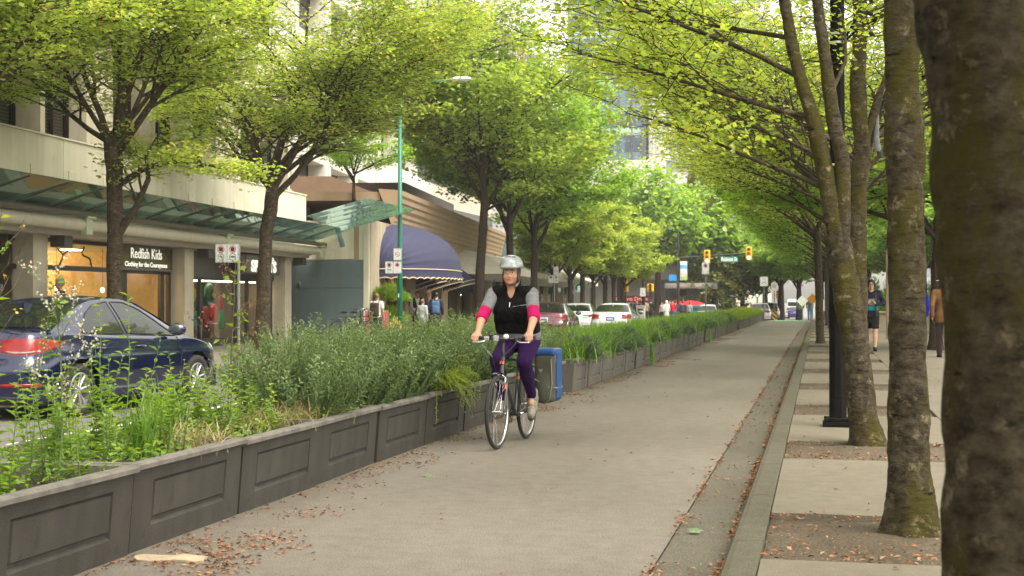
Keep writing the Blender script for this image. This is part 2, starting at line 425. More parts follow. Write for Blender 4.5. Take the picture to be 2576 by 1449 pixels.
def strip(name, x0, x1, ys, m, dz=0.0, nx=6, side=None, zf=None):
    g = MB(); zf = zf or gz
    xs = [x0 + (x1 - x0) * i / nx for i in range(nx + 1)]
    g.grid([[(x, y, zf(x, y) + dz) for x in xs] for y in ys])
    if side is not None:    # an upright face on the given edge, down to the lower ground
        xx = x1 if side > 0 else x0
        rows = [[(xx, y, zf(xx, y) + dz) for y in ys], [(xx, y, zf(xx, y) + dz - 0.3) for y in ys]]
        g.grid(rows if side < 0 else rows[::-1])
    o = g.build(name, m, smooth=False); o['kind'] = 'structure'; return o
YS = [-12 + 2.0 * i for i in range(52)]          # -12 .. 90
YF = [90 + 6.0 * i for i in range(1, 60)]
g = MB(); g.quad((-900, -300, -6.5), (900, -300, -6.5), (900, 2500, -6.5), (-900, 2500, -6.5)); tag(g.build('ground', EARTH), kind='structure')
strip('bike_lane', -4.6, -0.85, YS + [92, 94], ASPH, 0.0)
strip('gutter', -0.85, -0.47, YS + [92, 94], GUTM, -0.012, 2)
strip('street', -13.2, -4.6, YS + [92, 94], ASPH2, 0.0)
strip('intersection', -60, 30, [94 + 2.0 * i for i in range(14)], ASPH, -0.002, 24)
strip('far_road', -14, 8, [120 + 6.0 * i for i in range(60)], ASPH2, -0.003, 8)
strip('far_pavement', 8, 40, [120 + 6.0 * i for i in range(60)], WALKM, 0.1, 4, side=-1)
# green painted crossing of the cycle lane
GREENP = mat('green_road_paint', (0.16, 0.42, 0.22), 0.8, var=0.2, scale=5)
g = MB(); g.grid([[(x, y, gz(x, y) + 0.006) for x in (-3.4, -2.2, -1.0)] for y in (98, 102, 106, 110, 114)]); tag(g.build('cycle_crossing_marking', GREENP), kind='structure')
WPAINT = mat('road_paint', (0.62, 0.61, 0.57), 0.7, var=0.2, scale=8)
g = MB(); g.grid([[(x, y, gz(x, y) + 0.006) for x in (-7.62, -7.5)] for y in YS[12:] ])
tag(g.build('street_marking', WPAINT), kind='structure')

# kerb on the right: real step with a rounded nose, cut in lengths
g = MB()
for i in range(60):
    y0 = -10 + i * 1.75; y1 = y0 + 1.742
    z0, z1 = gz(0, y0), gz(0, y1)
    prof = [(-0.47, -0.2), (-0.465, 0.09), (-0.45, 0.112), (-0.42, 0.12), (-0.29, 0.122), (-0.29, -0.2)]
    g.grid([[(x, y0, z + z0) for x, z in prof], [(x, y1, z + z1) for x, z in prof]][::-1])
    g.poly([(x, y0, z + z0) for x, z in prof][::-1]); g.poly([(x, y1, z + z1) for x, z in prof])
tag(g.build('kerb', KERBM), kind='structure')

# right pavement: strip of slabs and tree pits by the kerb, broad paving beyond
PITS = [(2.30, 3.72), (6.98, 8.50), (11.40, 12.85)] + [(15.75 + 4.4 * i, 17.25 + 4.4 * i) for i in range(18)]
g = MB(); y = -10.0
for a, b in PITS + [(96, 96)]:
    if a > y:
        n = max(1, round((a - y) / 3.0))
        for k in range(n):
            q0 = y + (a - y) * k / n; q1 = y + (a - y) * (k + 1) / n - (0.006 if k < n - 1 else 0)
            g.box(-0.283, 1.245, q0, q1, -0.3, 0.12 + gz(0, a))
    y = b
for k in range(64):
    q0 = -10 + k * 1.66
    for x0, x1 in ((1.255, 2.9), (2.908, 4.55), (4.558, 6.2), (6.208, 9.5)):
        g.box(x0, x1, q0, q0 + 1.652, -0.3, 0.12 + gz(0, q0))
o = g.build('right_pavement', SLABM); tag(o, kind='structure')
g = MB()
for a, b in PITS:
    n = 9; rows = []
    for i in range(n + 1):
        rows.append([(-0.285 + 1.53 * j / n, a + (b - a) * i / n, 0.085 + gz(0, a) + (0.03 * sin(pi * i / n) * sin(pi * j / n) + RND.uniform(-0.008, 0.012))) for j in range(n + 1)])
    g.grid(rows)
tag(g.build('tree_pit_soil', SOILM, smooth=True), kind='structure')

# left kerb and pavement: flares round a parking bay
LK = [(-11.1, -12), (-11.2, 18), (-11.35, 24), (-11.55, 26.6), (-12.0, 29.4), (-12.45, 32), (-12.8, 36), (-13.0, 42), (-13.2, 60), (-13.4, 80), (-13.6, 94)]
def lkx(y):
    return float(np.interp(y, [p[1] for p in LK], [p[0] for p in LK]))
ysl = sorted(set(YS + [p[1] for p in LK]))
g = MB(); rows = []
for y in ysl:
    xk = lkx(y); z = gz(-12, y)
    rows.append([(xk - 0.16, y, z + 0.15), (xk - 0.02, y, z + 0.15), (xk, y, z + 0.13), (xk + 0.01, y, z - 0.2)])
g.grid(rows[::-1]); tag(g.build('left_kerb', WALKM), kind='structure')
g = MB(); rows = []
for y in ysl:
    xk = lkx(y); z = gz(-12, y) + 0.15
    rows.append([(-30, y, z), (-20, y, z), (-16, y, z), (xk - 0.16, y, z)])
g.grid(rows[::-1]); tag(g.build('left_pavement', WALKM), kind='structure')
def zl(y): return gz(-12, y) + 0.15

# ------------------------------------------------------------------ planters
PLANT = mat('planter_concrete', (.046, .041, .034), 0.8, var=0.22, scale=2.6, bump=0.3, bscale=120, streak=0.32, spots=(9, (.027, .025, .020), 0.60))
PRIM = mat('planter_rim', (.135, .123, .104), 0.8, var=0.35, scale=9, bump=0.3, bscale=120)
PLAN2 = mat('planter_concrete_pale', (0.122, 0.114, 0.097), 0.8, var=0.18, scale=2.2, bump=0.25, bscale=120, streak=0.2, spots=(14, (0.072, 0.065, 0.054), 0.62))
PSOIL = mat('planter_soil', (0.035, 0.027, 0.018), 0.95, var=0.4, scale=25, bump=0.8, bscale=50)
ORD = 'first second third fourth fifth sixth seventh eighth ninth tenth eleventh twelfth thirteenth fourteenth fifteenth sixteenth seventeenth eighteenth nineteenth twentieth'.split()
_T = ['twenty', 'thirty', 'forty', 'fifty', 'sixty']
def ordinal(n):
    if n <= 20: return ORD[n - 1]
    t, u = divmod(n, 10)
    return _T[t - 2][:-1] + 'ieth' if u == 0 else _T[t - 2] + '-' + ORD[u - 1]
PL, PW, PHT = 1.455, 1.15, 0.5
def planter_mesh(L, body):
    """front (lane) face at x=0 (bottom) leaning out to x=+0.045 at the rim; length along y 0..L; depth to x=-PW"""
    g = MB(); hb, ht = 0.0, PHT - 0.05; lean = 0.04
    fx = lambda z: lean * z / PHT
    e = 0.016
    y0, y1 = e, L - e
    # recessed panel on the lane face
    def P(y, z, d=0.0): return (fx(z) - d, y, z)
    a0, a1, b0, b1 = L * 0.17, L * 0.84, 0.125, 0.385
    i0, i1, j0, j1 = a0 + 0.028, a1 - 0.022, b0 + 0.05, b1 - 0.02
    O = [(y0, hb), (y1, hb), (y1, ht), (y0, ht)]; A = [(a0, b0), (a1, b0), (a1, b1), (a0, b1)]; I = [(i0, j0), (i1, j0), (i1, j1), (i0, j1)]
    A2 = [(a0 + .012, b0 + .02), (a1 - .008, b0 + .02), (a1 - .008, b1 - .006), (a0 + .012, b1 - .006)]
    I1 = [(i0 - .010, j0 - .012), (i1 + .009, j0 - .012), (i1 + .009, j1 + .008), (i0 - .010, j1 + .008)]
    loops = [[P(*p) for p in O], [P(*p) for p in A], [P(y, z, .020) for y, z in A2], [P(y, z, .022) for y, z in I1], [P(y, z, .002) for y, z in I]]
    for q in range(len(loops) - 1):
        for k in range(4): g.quad(loops[q][k], loops[q][(k+1) % 4], loops[q+1][(k+1) % 4], loops[q+1][k])
    g.poly(loops[-1])
    # ends, back, inside
    bx = -PW; bl = -0.04
    for y, s in ((y0, 1), (y1, -1)):
        ring = [(0, y, 0), (fx(ht), y, ht), (bx + bl * 0.9, y, ht), (bx, y, 0)]
        g.poly(ring if s > 0 else ring[::-1])
    g.quad((bx, y0, 0), (bx + bl * .9, y0, ht), (bx + bl * .9, y1, ht), (bx, y1, 0))
    return g
def planter_rim(L):
    g = MB(); e = 0.005; o = 0.068; z0, z1 = PHT - 0.05, PHT
    outer = [(o, e), (o, L - e), (-PW - o, L - e), (-PW - o, e)]; t = 0.075
    inner = [(o - t, e + t * .8), (o - t, L - e - t * .8), (-PW - o + t, L - e - t * .8), (-PW - o + t, e + t * .8)]
    lip = [(o - .012, e + .006), (o - .012, L - e - .006), (-PW - o + .012, L - e - .006), (-PW - o + .012, e + .006)]
    under = [(.035, e + .006), (.035, L - e - .006), (-PW - .035, L - e - .006), (-PW - .035, e + .006)]
    rings = [[(x, y, z0) for x, y in under], [(x, y, z0 + .014) for x, y in outer], [(x, y, z1 - .012) for x, y in outer], [(x, y, z1) for x, y in lip], [(x, y, z1) for x, y in inner], [(x, y, z1 - .16) for x, y in inner]]
    for q in range(len(rings) - 1):
        for k in range(4): g.quad(rings[q][k], rings[q][(k+1) % 4], rings[q+1][(k+1) % 4], rings[q+1][k])
    return g
def planter_soil(L):
    g = MB(); n = 8; rows = []
    for i in range(n + 1):
        rows.append([(-PW + .0 + (PW + .02) * j / n, .05 + (L - .1) * i / n, PHT - .09 + .05 * sin(pi * i / n) * sin(pi * j / n) + RND.uniform(-.012, .012)) for j in range(n + 1)])
    g.grid(rows); return g
def first_planter(bodym, rimm):
    r = thing('planter_box', 'x', 'planter')
    planter_mesh(PL, 0).build('box_body', bodym, r, recalc=True, bevel=0.006); planter_rim(PL).build('rim', rimm, r, recalc=True, bevel=0.004); planter_soil(PL).build('soil', PSOIL, r, smooth=True)
    return r
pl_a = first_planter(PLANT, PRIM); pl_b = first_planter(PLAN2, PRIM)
PLY = []       # (y start, x of the lane face)
y = 7.01 - 2 * PL
for i in range(11): PLY.append((y, -3.69)); y += PL            # first run, ends at about 20.1
y = 20.6
for i in range(50):
    PLY.append((y, -3.62 if i < 22 else (-3.66 if i < 30 else -3.58))); y += PL
used = {0: False, 1: False}
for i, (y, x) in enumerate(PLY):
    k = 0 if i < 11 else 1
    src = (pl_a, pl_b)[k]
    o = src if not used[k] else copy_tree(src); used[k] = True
    o.location = (x + RND.uniform(-.018, .018), y, gz(x + .3, y) - RND.uniform(0, .012)); o.rotation_euler = (RND.uniform(-.005, .005), 0, RND.uniform(-.014, .014))
    if i == 0: lab = 'dark grey panelled planter box cut off by the bottom left corner'
    elif i == 1: lab = 'dark grey panelled planter box left of the cardboard, tall flowering weeds in it'
    elif i == 2: lab = 'dark grey panelled planter box directly behind the torn cardboard scrap'
    elif i == 6: lab = 'dark grey panelled planter box with the yellow-green plant trailing over its face'
    elif i == 11: lab = 'pale grey planter box standing forward with its end face showing, behind the pannier'
    elif i < 11: lab = ordinal(i - 2 + 1) + ' dark grey panelled planter box along the row counting from the cardboard scrap'
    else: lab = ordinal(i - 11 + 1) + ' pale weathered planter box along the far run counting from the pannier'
    tag(o, lab, 'planter', 'planter boxes between lane and street')

# ------------------------------------------------------------------ litter on the ground (too many flakes to count)
def flakes(name, pts, size, m, seed, label):
    r = np.random.default_rng(seed); n = len(pts); P = np.array(pts, float)
    a = r.uniform(0, 2*pi, n); s = size * r.uniform(.5, 1.5, n); w = s * r.uniform(.3, .6, n)
    u = np.stack([np.cos(a), np.sin(a), r.uniform(-.3, .3, n)], 1); v = np.stack([-np.sin(a), np.cos(a), r.uniform(-.3, .3, n)], 1)
    V = np.stack([P - u * s[:, None], P - v * w[:, None] + [0, 0, .006], P + u * s[:, None], P + v * w[:, None] + [0, 0, .004]], 1).reshape(-1, 3)
    V[:, 2] += .004
    me = np_mesh(name, V, np.arange(4 * n).reshape(-1, 4), m, False, r.uniform(0, 1, n)); o = link(name, me)
    return tag(o, label, 'leaf litter', kind='stuff')
LITM = leaf_mat('litter_flakes', [(0.0, (.10, .04, .02)), (.4, (.26, .09, .04)), (.7, (.36, .17, .08)), (1, (.30, .22, .12))], .05)
nr = np.random.default_rng(3)
pts = []
for k in range(9000):           # along kerb foot and gutter seam
    y = 4 + 60 * nr.random() ** 1.7; c = nr.random()
    if c < .62: x = -0.49 - abs(nr.normal(0, .022)); z = .0
    elif c < .86: x = -0.85 + nr.normal(0, .025); z = .0
    else: x = nr.uniform(-0.85, -.47); z = -.004
    if sin(y * 1.3) + sin(y * 3.7 + 1) + nr.normal(0, .6) < -.5: continue
    pts.append((x, y, z + gz(0, y)))
for a, b in PITS[:14]:          # in the tree pits
    for k in range(420 if a < 14 else 120):
        y = nr.uniform(a, b); x = nr.uniform(-.28, 1.24)
        if nr.random() < .5: y = a + abs(nr.normal(0, .25)) if nr.random() < .6 else b - abs(nr.normal(0, .1))
        if a < y < b: pts.append((x, y, .105 + gz(0, a) + .02 * nr.random()))
for k in range(420):
    pts.append((nr.uniform(-.28, 3), nr.uniform(4, 30), .124))
o1 = flakes('fallen_leaves', pts, .016, LITM, 5, 'small rusty leaf flakes along the kerb, gutter seam and tree pits')
pts = []
cl = [(nr.uniform(5.5, 60), abs(nr.normal(0, .3))) for _ in range(120)] + [(6.9, .25), (7.2, .35), (7.05, .5), (6.7, .55), (7.6, .45), (8.6, .3)] * 3
for cy, cx in cl:
    for k in range(int(nr.uniform(8, 60))):
        pts.append((-3.62 + cx + nr.normal(0, .09), cy + nr.normal(0, .16), .001))
for k in range(2600):
    pts.append((-3.66 + abs(nr.normal(0, .05)), nr.uniform(5, 80), .001))
for k in range(130): pts.append((nr.uniform(-3.6, -.9), nr.uniform(5, 26), .001))
o2 = flakes('blossom_litter', [p for p in pts if not (p[0] < -3.6 and 20.05 > p[1] and p[0] < -3.69)], .014, LITM, 6, 'rusty blossom litter in drifts at the foot of the planter boxes')
# dark specks on the slabs
SPK = mat('dark_specks', (.03, .022, .015), .9, var=.2)
# torn cardboard, a green fallen leaf or two
CARD = mat('cardboard', (.36, .285, .19), .85, var=.18, scale=12, bump=.3, bscale=30)
g = MB(); out = []
n = 22
for i in range(n):
    q = 2*pi*i/n; rx, ry = .19, .085
    r = (abs(cos(q))**5 + abs(sin(q))**5)**(-1/5)
    out.append((rx*r*cos(q) + RND.uniform(-.012, .012), ry*r*sin(q) + RND.uniform(-.012, .012)))
rows = []
for s in (1, .72, .4, .12):
    rows.append([(x*s, y*s, .012 + .007*sin(x*s*24) * (1 - abs(s-.6)) + .005*cos(y*s*40)) for x, y in out])
g.grid(rows, wrap=True); g.poly(rows[-1]); rows2 = [(x, y, z - .012) for x, y, z in rows[0]]; g.grid([rows2, rows[0]], wrap=True)
o = g.build('cardboard_scrap', CARD, loc=(-3.40, 6.93, .004), rot=(0, 0, radians(8)), recalc=True, smooth=True); tag(o, 'torn flat piece of pale cardboard lying at the foot of a planter box', 'cardboard')
GLF = mat('green_fallen_leaf', (.11, .16, .07), .6, var=.1)
for (x, y, a, lab) in ((-.73, 8.42, .3, 'pale green fallen leaf lying in the gutter by the kerb'), (-3.02, 10.6, 1.0, 'pale green fallen leaf on the lane in front of the planter row')):
    g = MB(); pts = []
    for i in range(10):
        q = 2*pi*i/10; r = .040 if i % 2 == 0 else .024
        pts.append((r*cos(q)*1.4, r*sin(q), .006 + .01*sin(q)))
    for i in range(10): g.poly([(0, 0, .014), pts[i], pts[(i+1) % 10]])
    o = g.build('fallen_leaf', GLF, loc=(x, y, .004), rot=(0, 0, a)); tag(o, lab, 'leaf', 'single green leaves on the ground')
# ------------------------------------------------------------------ building materials
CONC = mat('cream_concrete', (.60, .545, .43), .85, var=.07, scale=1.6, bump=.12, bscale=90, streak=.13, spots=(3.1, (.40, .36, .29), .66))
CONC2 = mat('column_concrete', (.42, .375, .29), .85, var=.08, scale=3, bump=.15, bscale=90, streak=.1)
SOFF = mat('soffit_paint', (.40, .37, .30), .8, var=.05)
CREAM = mat('cream_metal', (.50, .46, .36), .5, var=.05, streak=.06)
GREENC = mat('pale_green_metal', (.42, .46, .32), .5, var=.06)
DARKM = mat('bronze_frame', (.018, .013, .011), .4, var=.2, scale=12)
BROWNT = mat('bronze_tube', (.10, .085, .06), .45, var=.15)
GREYF = mat('grey_frame', (.12, .115, .105), .5, var=.1)
GLASS = glass_mat('shop_glass', (.80, .82, .76), 1.55)
WGLASS = mat('dark_window', (.022, .024, .022), .06, var=.3, scale=1.2, spec=.8)
CGLASS = None
def canopy_glass():
    m, nt, out = _nt('canopy_glass'); N = nt.nodes; L = nt.links
    t = N.new('ShaderNodeBsdfTransparent'); t.inputs[0].default_value = (.78, .89, .86, 1)
    d = N.new('ShaderNodeBsdfTranslucent'); d.inputs[0].default_value = (.38, .50, .48, 1)
    d2 = N.new('ShaderNodeBsdfDiffuse'); d2.inputs[0].default_value = (.22, .32, .31, 1)
    g = N.new('ShaderNodeBsdfGlossy'); g.inputs['Roughness'].default_value = .03; g.inputs[0].default_value = (.8, 1, .92, 1)
    f = N.new('ShaderNodeFresnel'); f.inputs[0].default_value = 1.6
    a = N.new('ShaderNodeMixShader'); a.inputs[0].default_value = .30; L.new(t.outputs[0], a.inputs[1]); L.new(d.outputs[0], a.inputs[2])
    a2 = N.new('ShaderNodeMixShader'); a2.inputs[0].default_value = .18; L.new(a.outputs[0], a2.inputs[1]); L.new(d2.outputs[0], a2.inputs[2])
    b = N.new('ShaderNodeMixShader'); L.new(f.outputs[0], b.inputs[0]); L.new(a2.outputs[0], b.inputs[1]); L.new(g.outputs[0], b.inputs[2])
    L.new(b.outputs[0], out.inputs[0]); return m
CGLASS = canopy_glass()
def stripes(name, c1, c2, freq, rough=.6):
    m, nt, out = _nt(name); N = nt.nodes; L = nt.links
    p = N.new('ShaderNodeBsdfPrincipled'); p.inputs['Roughness'].default_value = rough; L.new(p.outputs[0], out.inputs[0])
    tc = N.new('ShaderNodeTexCoord'); w = N.new('ShaderNodeTexWave'); w.bands_direction = 'Z'; w.inputs['Scale'].default_value = freq
    L.new(tc.outputs['Object'], w.inputs[0]); r = N.new('ShaderNodeValToRGB'); r.color_ramp.elements[0].position = .35; r.color_ramp.elements[1].position = .65
    r.color_ramp.elements[0].color = tuple(c1) + (1,); r.color_ramp.elements[1].color = tuple(c2) + (1,); L.new(w.outputs['Fac'], r.inputs[0]); L.new(r.outputs[0], p.inputs['Base Color'])
    return m
BLIND = stripes('window_blind', (.05, .042, .03), (.19, .165, .12), 4.2)
LIT = lambda n, c, e: mat(n, c, .5, var=0, emit=e)
LETW = LIT('lit_letters', (.75, .72, .62), .25)
BULB = LIT('bulb_glow', (1.0, .78, .45), 9.0)

# ================================================================== concrete building with the two shops
A_ROT = radians(2.85); A_O = (-16.02, 34.19)
bA = thing('concrete_building', 'cream concrete building with two shops under a green glass canopy', 'building', (A_O[0], A_O[1], 0), A_ROT)
def toA(x, s, z):
    c, n = cos(A_ROT), sin(A_ROT); return Vector((A_O[0] + x*c - s*n, A_O[1] + x*n + s*c, z))
S0, S1 = -26.0, 9.1
def kid(g, name, m, parent=bA, **k): return g.build(name, m, parent, **k)
g = MB()                                                        # parapet band
seams = [S0, -15.4, -7.4, -.8, 3.4, S1]
for a, b in zip(seams[:-1], seams[1:]):
    g.box(-.32, 0, a + .006, b - .006, 3.02, 4.78)
    g.box(-.36, .03, a + .003, b - .003, 4.78, 4.82)
s = -25.0
while s < S1 - 1:                                               # small cast blocks left proud of the face
    g.box(0, .022, s, s + .42, 3.92 + .0, 4.14); s += 1.62
kid(g, 'parapet', CONC, bevel=.008)
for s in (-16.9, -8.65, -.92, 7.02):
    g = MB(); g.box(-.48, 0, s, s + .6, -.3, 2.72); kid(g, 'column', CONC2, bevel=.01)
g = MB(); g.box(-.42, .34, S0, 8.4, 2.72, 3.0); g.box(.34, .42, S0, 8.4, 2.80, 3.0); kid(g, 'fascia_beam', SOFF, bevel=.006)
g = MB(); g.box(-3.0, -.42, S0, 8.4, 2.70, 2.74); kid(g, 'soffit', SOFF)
g = MB(); g.tube([(.58, S0, 2.95), (.58, 9.0, 2.95)], .135, 14); g.box(.34, .60, 8.9, 9.12, 2.6, 3.1); kid(g, 'gutter_tube', CREAM, auto=40)
g = MB(); g.tube([(.72, S0, 3.17), (.72, 9.0, 3.17)], .075, 10); kid(g, 'canopy_rail', BROWNT, auto=40)
for s in (-15.5, -7.65, .32, 8.55):
    g = MB(); g.box(.60, .73, s - .14, s + .14, 2.74, 3.12); g.box(.5, .78, s - .2, s + .2, 3.08, 3.16); kid(g, 'canopy_bracket', GREENC, bevel=.008)
# glass canopy: panes and rafters
nP = 22; c0, c1 = -23.5, 7.9
cp = MB().build  # noqa
can = bpy.data.objects.new('glass_canopy', None); COL.objects.link(can); can.parent = bA
xi, zi, xo, zo = .66, 3.24, 1.86, 3.60
for k in range(nP):
    a = c0 + (c1 - c0) * k / nP; b = c0 + (c1 - c0) * (k + 1) / nP
    g = MB(); g.hexa([(xi, a + .012, zi), (xo, a + .012 + .0, zo), (xo, b - .012, zo), (xi, b - .012, zi), (xi, a + .012, zi + .014), (xo, a + .012, zo + .014), (xo, b - .012, zo + .014), (xi, b - .012, zi + .014)])
    g.build('glass_pane', CGLASS, can)
    if k % 1 == 0:
        g = MB(); g.hexa([(xi, a - .014, zi - .05), (xo - .05, a - .014, zo - .03), (xo - .05, a + .014, zo - .03), (xi, a + .014, zi - .05), (xi, a - .014, zi - .008), (xo - .05, a - .014, zo - .008), (xo - .05, a + .014, zo - .008), (xi, a + .014, zi - .008)])
        g.build('rafter', BROWNT, can)
# inner strip of the canopy between band and rail
g = MB(); g.hexa([(.04, c0, 3.30), (xi - .03, c0, 3.235), (xi - .03, c1, 3.235), (.04, c1, 3.30), (.04, c0, 3.315), (xi - .03, c0, 3.25), (xi - .03, c1, 3.25), (.04, c1, 3.315)]); g.build('glass_strip', CGLASS, can)
# upper storey: recessed windows between fins
XU = -1.0
for a, b, x in [(s - .1, s + .1, -.42) for s in (-15.0, -11.2, -7.5, -1.9, .5, 4.1, 8.6)] + [(s - .05, s + .05, -.6) for s in (-12.9, -3.86)] + [(-5.25, -3.95, -.55), (2.6, 4.0, -.55)]:
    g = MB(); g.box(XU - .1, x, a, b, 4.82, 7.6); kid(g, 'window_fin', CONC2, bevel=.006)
wins = [(-22, -15.1, 'b'), (-14.9, -11.3, 'd'), (-11.1, -7.6, 'b'), (-7.4, -5.25, 'h'), (-3.8, -2.0, 'b'), (-1.8, .4, 'd'), (.6, 2.6, 'h'), (4.2, 8.5, 'd')]
for a, b, t in wins:
    f = MB(); f.box(XU - .06, XU, a, b, 4.82, 4.9); f.box(XU - .06, XU, a, b, 7.5, 7.6)
    nn = 1 if t == 'b' else 3
    for q in range(nn + 1):
        w = a + (b - a) * q / nn; f.box(XU - .06, XU + .02, w - .03, w + .03, 4.9, 7.5)
    fo = kid(f, 'window', DARKM)
    g = MB(); g.quad((XU - .05, a, 4.82), (XU - .05, b, 4.82), (XU - .05, b, 7.55), (XU - .05, a, 7.55)); g.build('pane', glass_mat('office_glass', (.55, .56, .5), 1.5), fo)
    g = MB(); zb = 4.85 if t in 'bh' else 6.6
    g.quad((XU - .14, a, zb), (XU - .14, b, zb), (XU - .14, b, 7.55), (XU - .14, a, 7.55)); g.build('blind', BLIND, fo)
g = MB(); g.quad((XU - .6, -24, 4.6), (XU - .6, 9, 4.6), (XU - .6, 9, 7.7), (XU - .6, -24, 7.7)); kid(g, 'room_back', mat('dim_room', (.06, .05, .04), .9, var=.3, scale=1))
g = MB()
for z0, z1 in ((7.6, 9.3), (12.0, 13.9), (16.6, 18.6)): g.box(-1.5, -.2, S0, S1, z0, z1)
g.box(-12, XU - .62, S0, S1, 2.9, 18.6); kid(g, 'upper_wall', CONC, bevel=.01)
for z0 in (9.3, 13.9):
    for k in range(9):
        a = S0 + k * 3.9; g = MB(); g.box(-1.3, -1.24, a + .1, a + 3.8, z0, z0 + 2.7); kid(g, 'upper_window', WGLASS)
# ground floor walls behind
g = MB(); g.box(-9.0, -.5, -8.62, -8.4, -.3, 2.72); g.box(-9, -.5, -.8, -.55, -.3, 2.72); g.box(-9, -.45, 7.1, 7.5, -.3, 2.72); g.box(-9.2, -9, S0, 8, -.3, 2.9); g.box(-9, -.45, -26, -25.8, -.3, 2.72)
kid(g, 'shop_wall', mat('shop_wall_tan', (.30, .22, .13), .8, var=.1))
g = MB(); g.box(-9, -.46, S0, 8, .0, .16); kid(g, 'shop_floor', mat('shop_floor_wood', (.16, .10, .055), .5, var=.2))
g = MB(); g.box(-9, -.5, S0, 8, 2.62, 2.70); kid(g, 'shop_ceiling', mat('shop_ceiling_paint', (.30, .28, .24), .8, var=.05))
g = MB(); g.box(-4.2, -4.1, -8.3, -1.0, 2.02, 2.5); kid(g, 'yellow_bulkhead', mat('warm_yellow_paint', (.80, .50, .09), .7, var=.06, scale=2))
g = MB(); g.box(-4.05, -3.98, -8.3, -1.0, 2.0, 2.03); kid(g, 'cove_lamp', LIT('cove_glow', (1, .75, .35), 45))
g = MB()
for s in (-7, -5, -3): g.box(-2.4, -2.0, s, s + .5, 2.605, 2.62)
kid(g, 'ceiling_lamp', LIT('ceiling_glow', (1, .86, .62), 9))
g = MB(); g.box(-4.3, -4.2, -8.3, -1.0, .16, 2.0); kid(g, 'display_wall', mat('display_wall_tan', (.36, .25, .13), .8, var=.15, scale=3))
# shop 1 front
F = MB(); X1 = -.40
for a, b in ((-8.05, -7.93), (-3.74, -3.52), (-1.55, -1.35), (-1.06, -.94)): F.box(X1 - .06, X1 + .03, a, b, .15, 2.66)
F.box(X1 - .06, X1 + .03, -8.05, -.94, 2.62, 2.70); F.box(X1 - .06, X1 + .03, -8.05, -.94, 2.02, 2.13); F.box(X1 - .06, X1 + .03, -8.05, -.94, .12, .4)
shop = kid(F, 'shopfront', DARKM, bevel=.005)
g = MB(); g.quad((X1 - .02, -8.0, .3), (X1 - .02, -1.0, .3), (X1 - .02, -1.0, 2.65), (X1 - .02, -8.0, 2.65)); g.build('shop_glass', GLASS, shop)
SIGNB = mat('sign_board_olive', (.085, .075, .03), .25, var=.25, scale=3)
g = MB(); g.box(X1 + .035, X1 + .075, -4.0, -1.05, 2.14, 2.66); sg = kid(g, 'shop_sign', SIGNB)
g = MB()
for z in (2.10, 2.66): g.box(X1 + .03, X1 + .10, -4.06, -1.0, z, z + .04)
for s in (-4.06, -1.03): g.box(X1 + .03, X1 + .10, s, s + .03, 2.10, 2.7)
g.build('sign_frame', GREYF, sg)
text('lettering', 'Redfish Kids', .36, LETW, sg, (X1 + .085, -2.53, 2.50), (pi/2, 0, pi/2), .003, 1.02, .002)
text('lettering', 'Clothing for the Courageous', .165, LETW, sg, (X1 + .085, -2.53, 2.24), (pi/2, 0, pi/2), .003, 1.27, .003)
text('door_number', '857', .2, mat('frosted_white', (.30, .30, .26), .6, var=0), bA, (-.35, -9.35, 1.62), (pi/2, 0, pi/2 + pi), .002)
# further shopfront to the left
F = MB()
for a in (-16.1, -14.2, -12.2, -10.6, -9.4): F.box(X1 - .06, X1 + .03, a, a + .12, .15, 2.66)
F.box(X1 - .06, X1 + .03, -16.2, -8.7, 2.6, 2.7); F.box(X1 - .06, X1 + .03, -16.2, -8.05, 2.02, 2.12)
sh0 = kid(F, 'shopfront', DARKM)
g = MB(); g.quad((X1 - .02, -16.2, .2), (X1 - .02, -8.7, .2), (X1 - .02, -8.7, 2.6), (X1 - .02, -16.2, 2.6)); g.build('shop_glass', GLASS, sh0)
g = MB(); g.box(-1.6, -1.5, -25, -8.7, .1, 2.7); kid(g, 'dim_partition', mat('dim_partition_brown', (.07, .05, .03), .8, var=.3))
# black rail across the column between the shops
g = MB(); g.box(-.44, -.40, -.95, .6, 2.03, 2.1); g.box(-.44, -.40, -.95, .6, 1.05, 1.09); kid(g, 'side_rail', DARKM)
for s in (-8.0, -.15, 7.72):
    g = MB(); g.box(.02, .34, s, s + .36, 2.48, 2.72); kid(g, 'downlight_box', mat('dark_fixture', (.05, .045, .04), .5, var=.1), bevel=.008)
# shop 2 front
X2 = -.38
F = MB(); F.box(X2 - .06, X2, -.4, 7.02, 1.98, 2.7); kid(F, 'shop_fascia', mat('bronze_fascia', (.055, .045, .036), .55, var=.15))
F = MB()
for a, b in ((-.05, .1), (.95, 1.06), (3.55, 3.75), (4.55, 4.72), (5.6, 5.7), (6.62, 6.8)): F.box(X2 - .05, X2 + .03, a, b, .15, 1.98)
F.box(X2 - .05, X2 + .03, -.05, 6.9, 1.94, 2.0); F.box(X2 - .05, X2 + .03, -.05, 6.9, .15, .3)
sp = kid(F, 'shopfront', DARKM, bevel=.005)
g = MB(); g.quad((X2 - .02, 0, .2), (X2 - .02, 6.9, .2), (X2 - .02, 6.9, 1.97), (X2 - .02, 0, 1.97)); g.build('shop_glass', GLASS, sp)
g = MB(); g.box(-2.6, -2.5, -.5, 7.0, .1, 2.7); kid(g, 'display_wall', mat('dark_display', (.05, .028, .022), .8, var=.4, scale=4))
g = MB(); g.box(X2, X2 + .55, 2.72, 5.95, 2.12, 2.69); sb = kid(g, 'sports_sign', mat('sign_box_dark', (.022, .018, .016), .35, var=.1), bevel=.01)
g = MB(); g.box(X2 + .55, X2 + .565, 3.05, 5.92, 2.14, 2.67); g.build('sign_face', mat('sign_face_grey', (.075, .07, .06), .4, var=.08), sb)
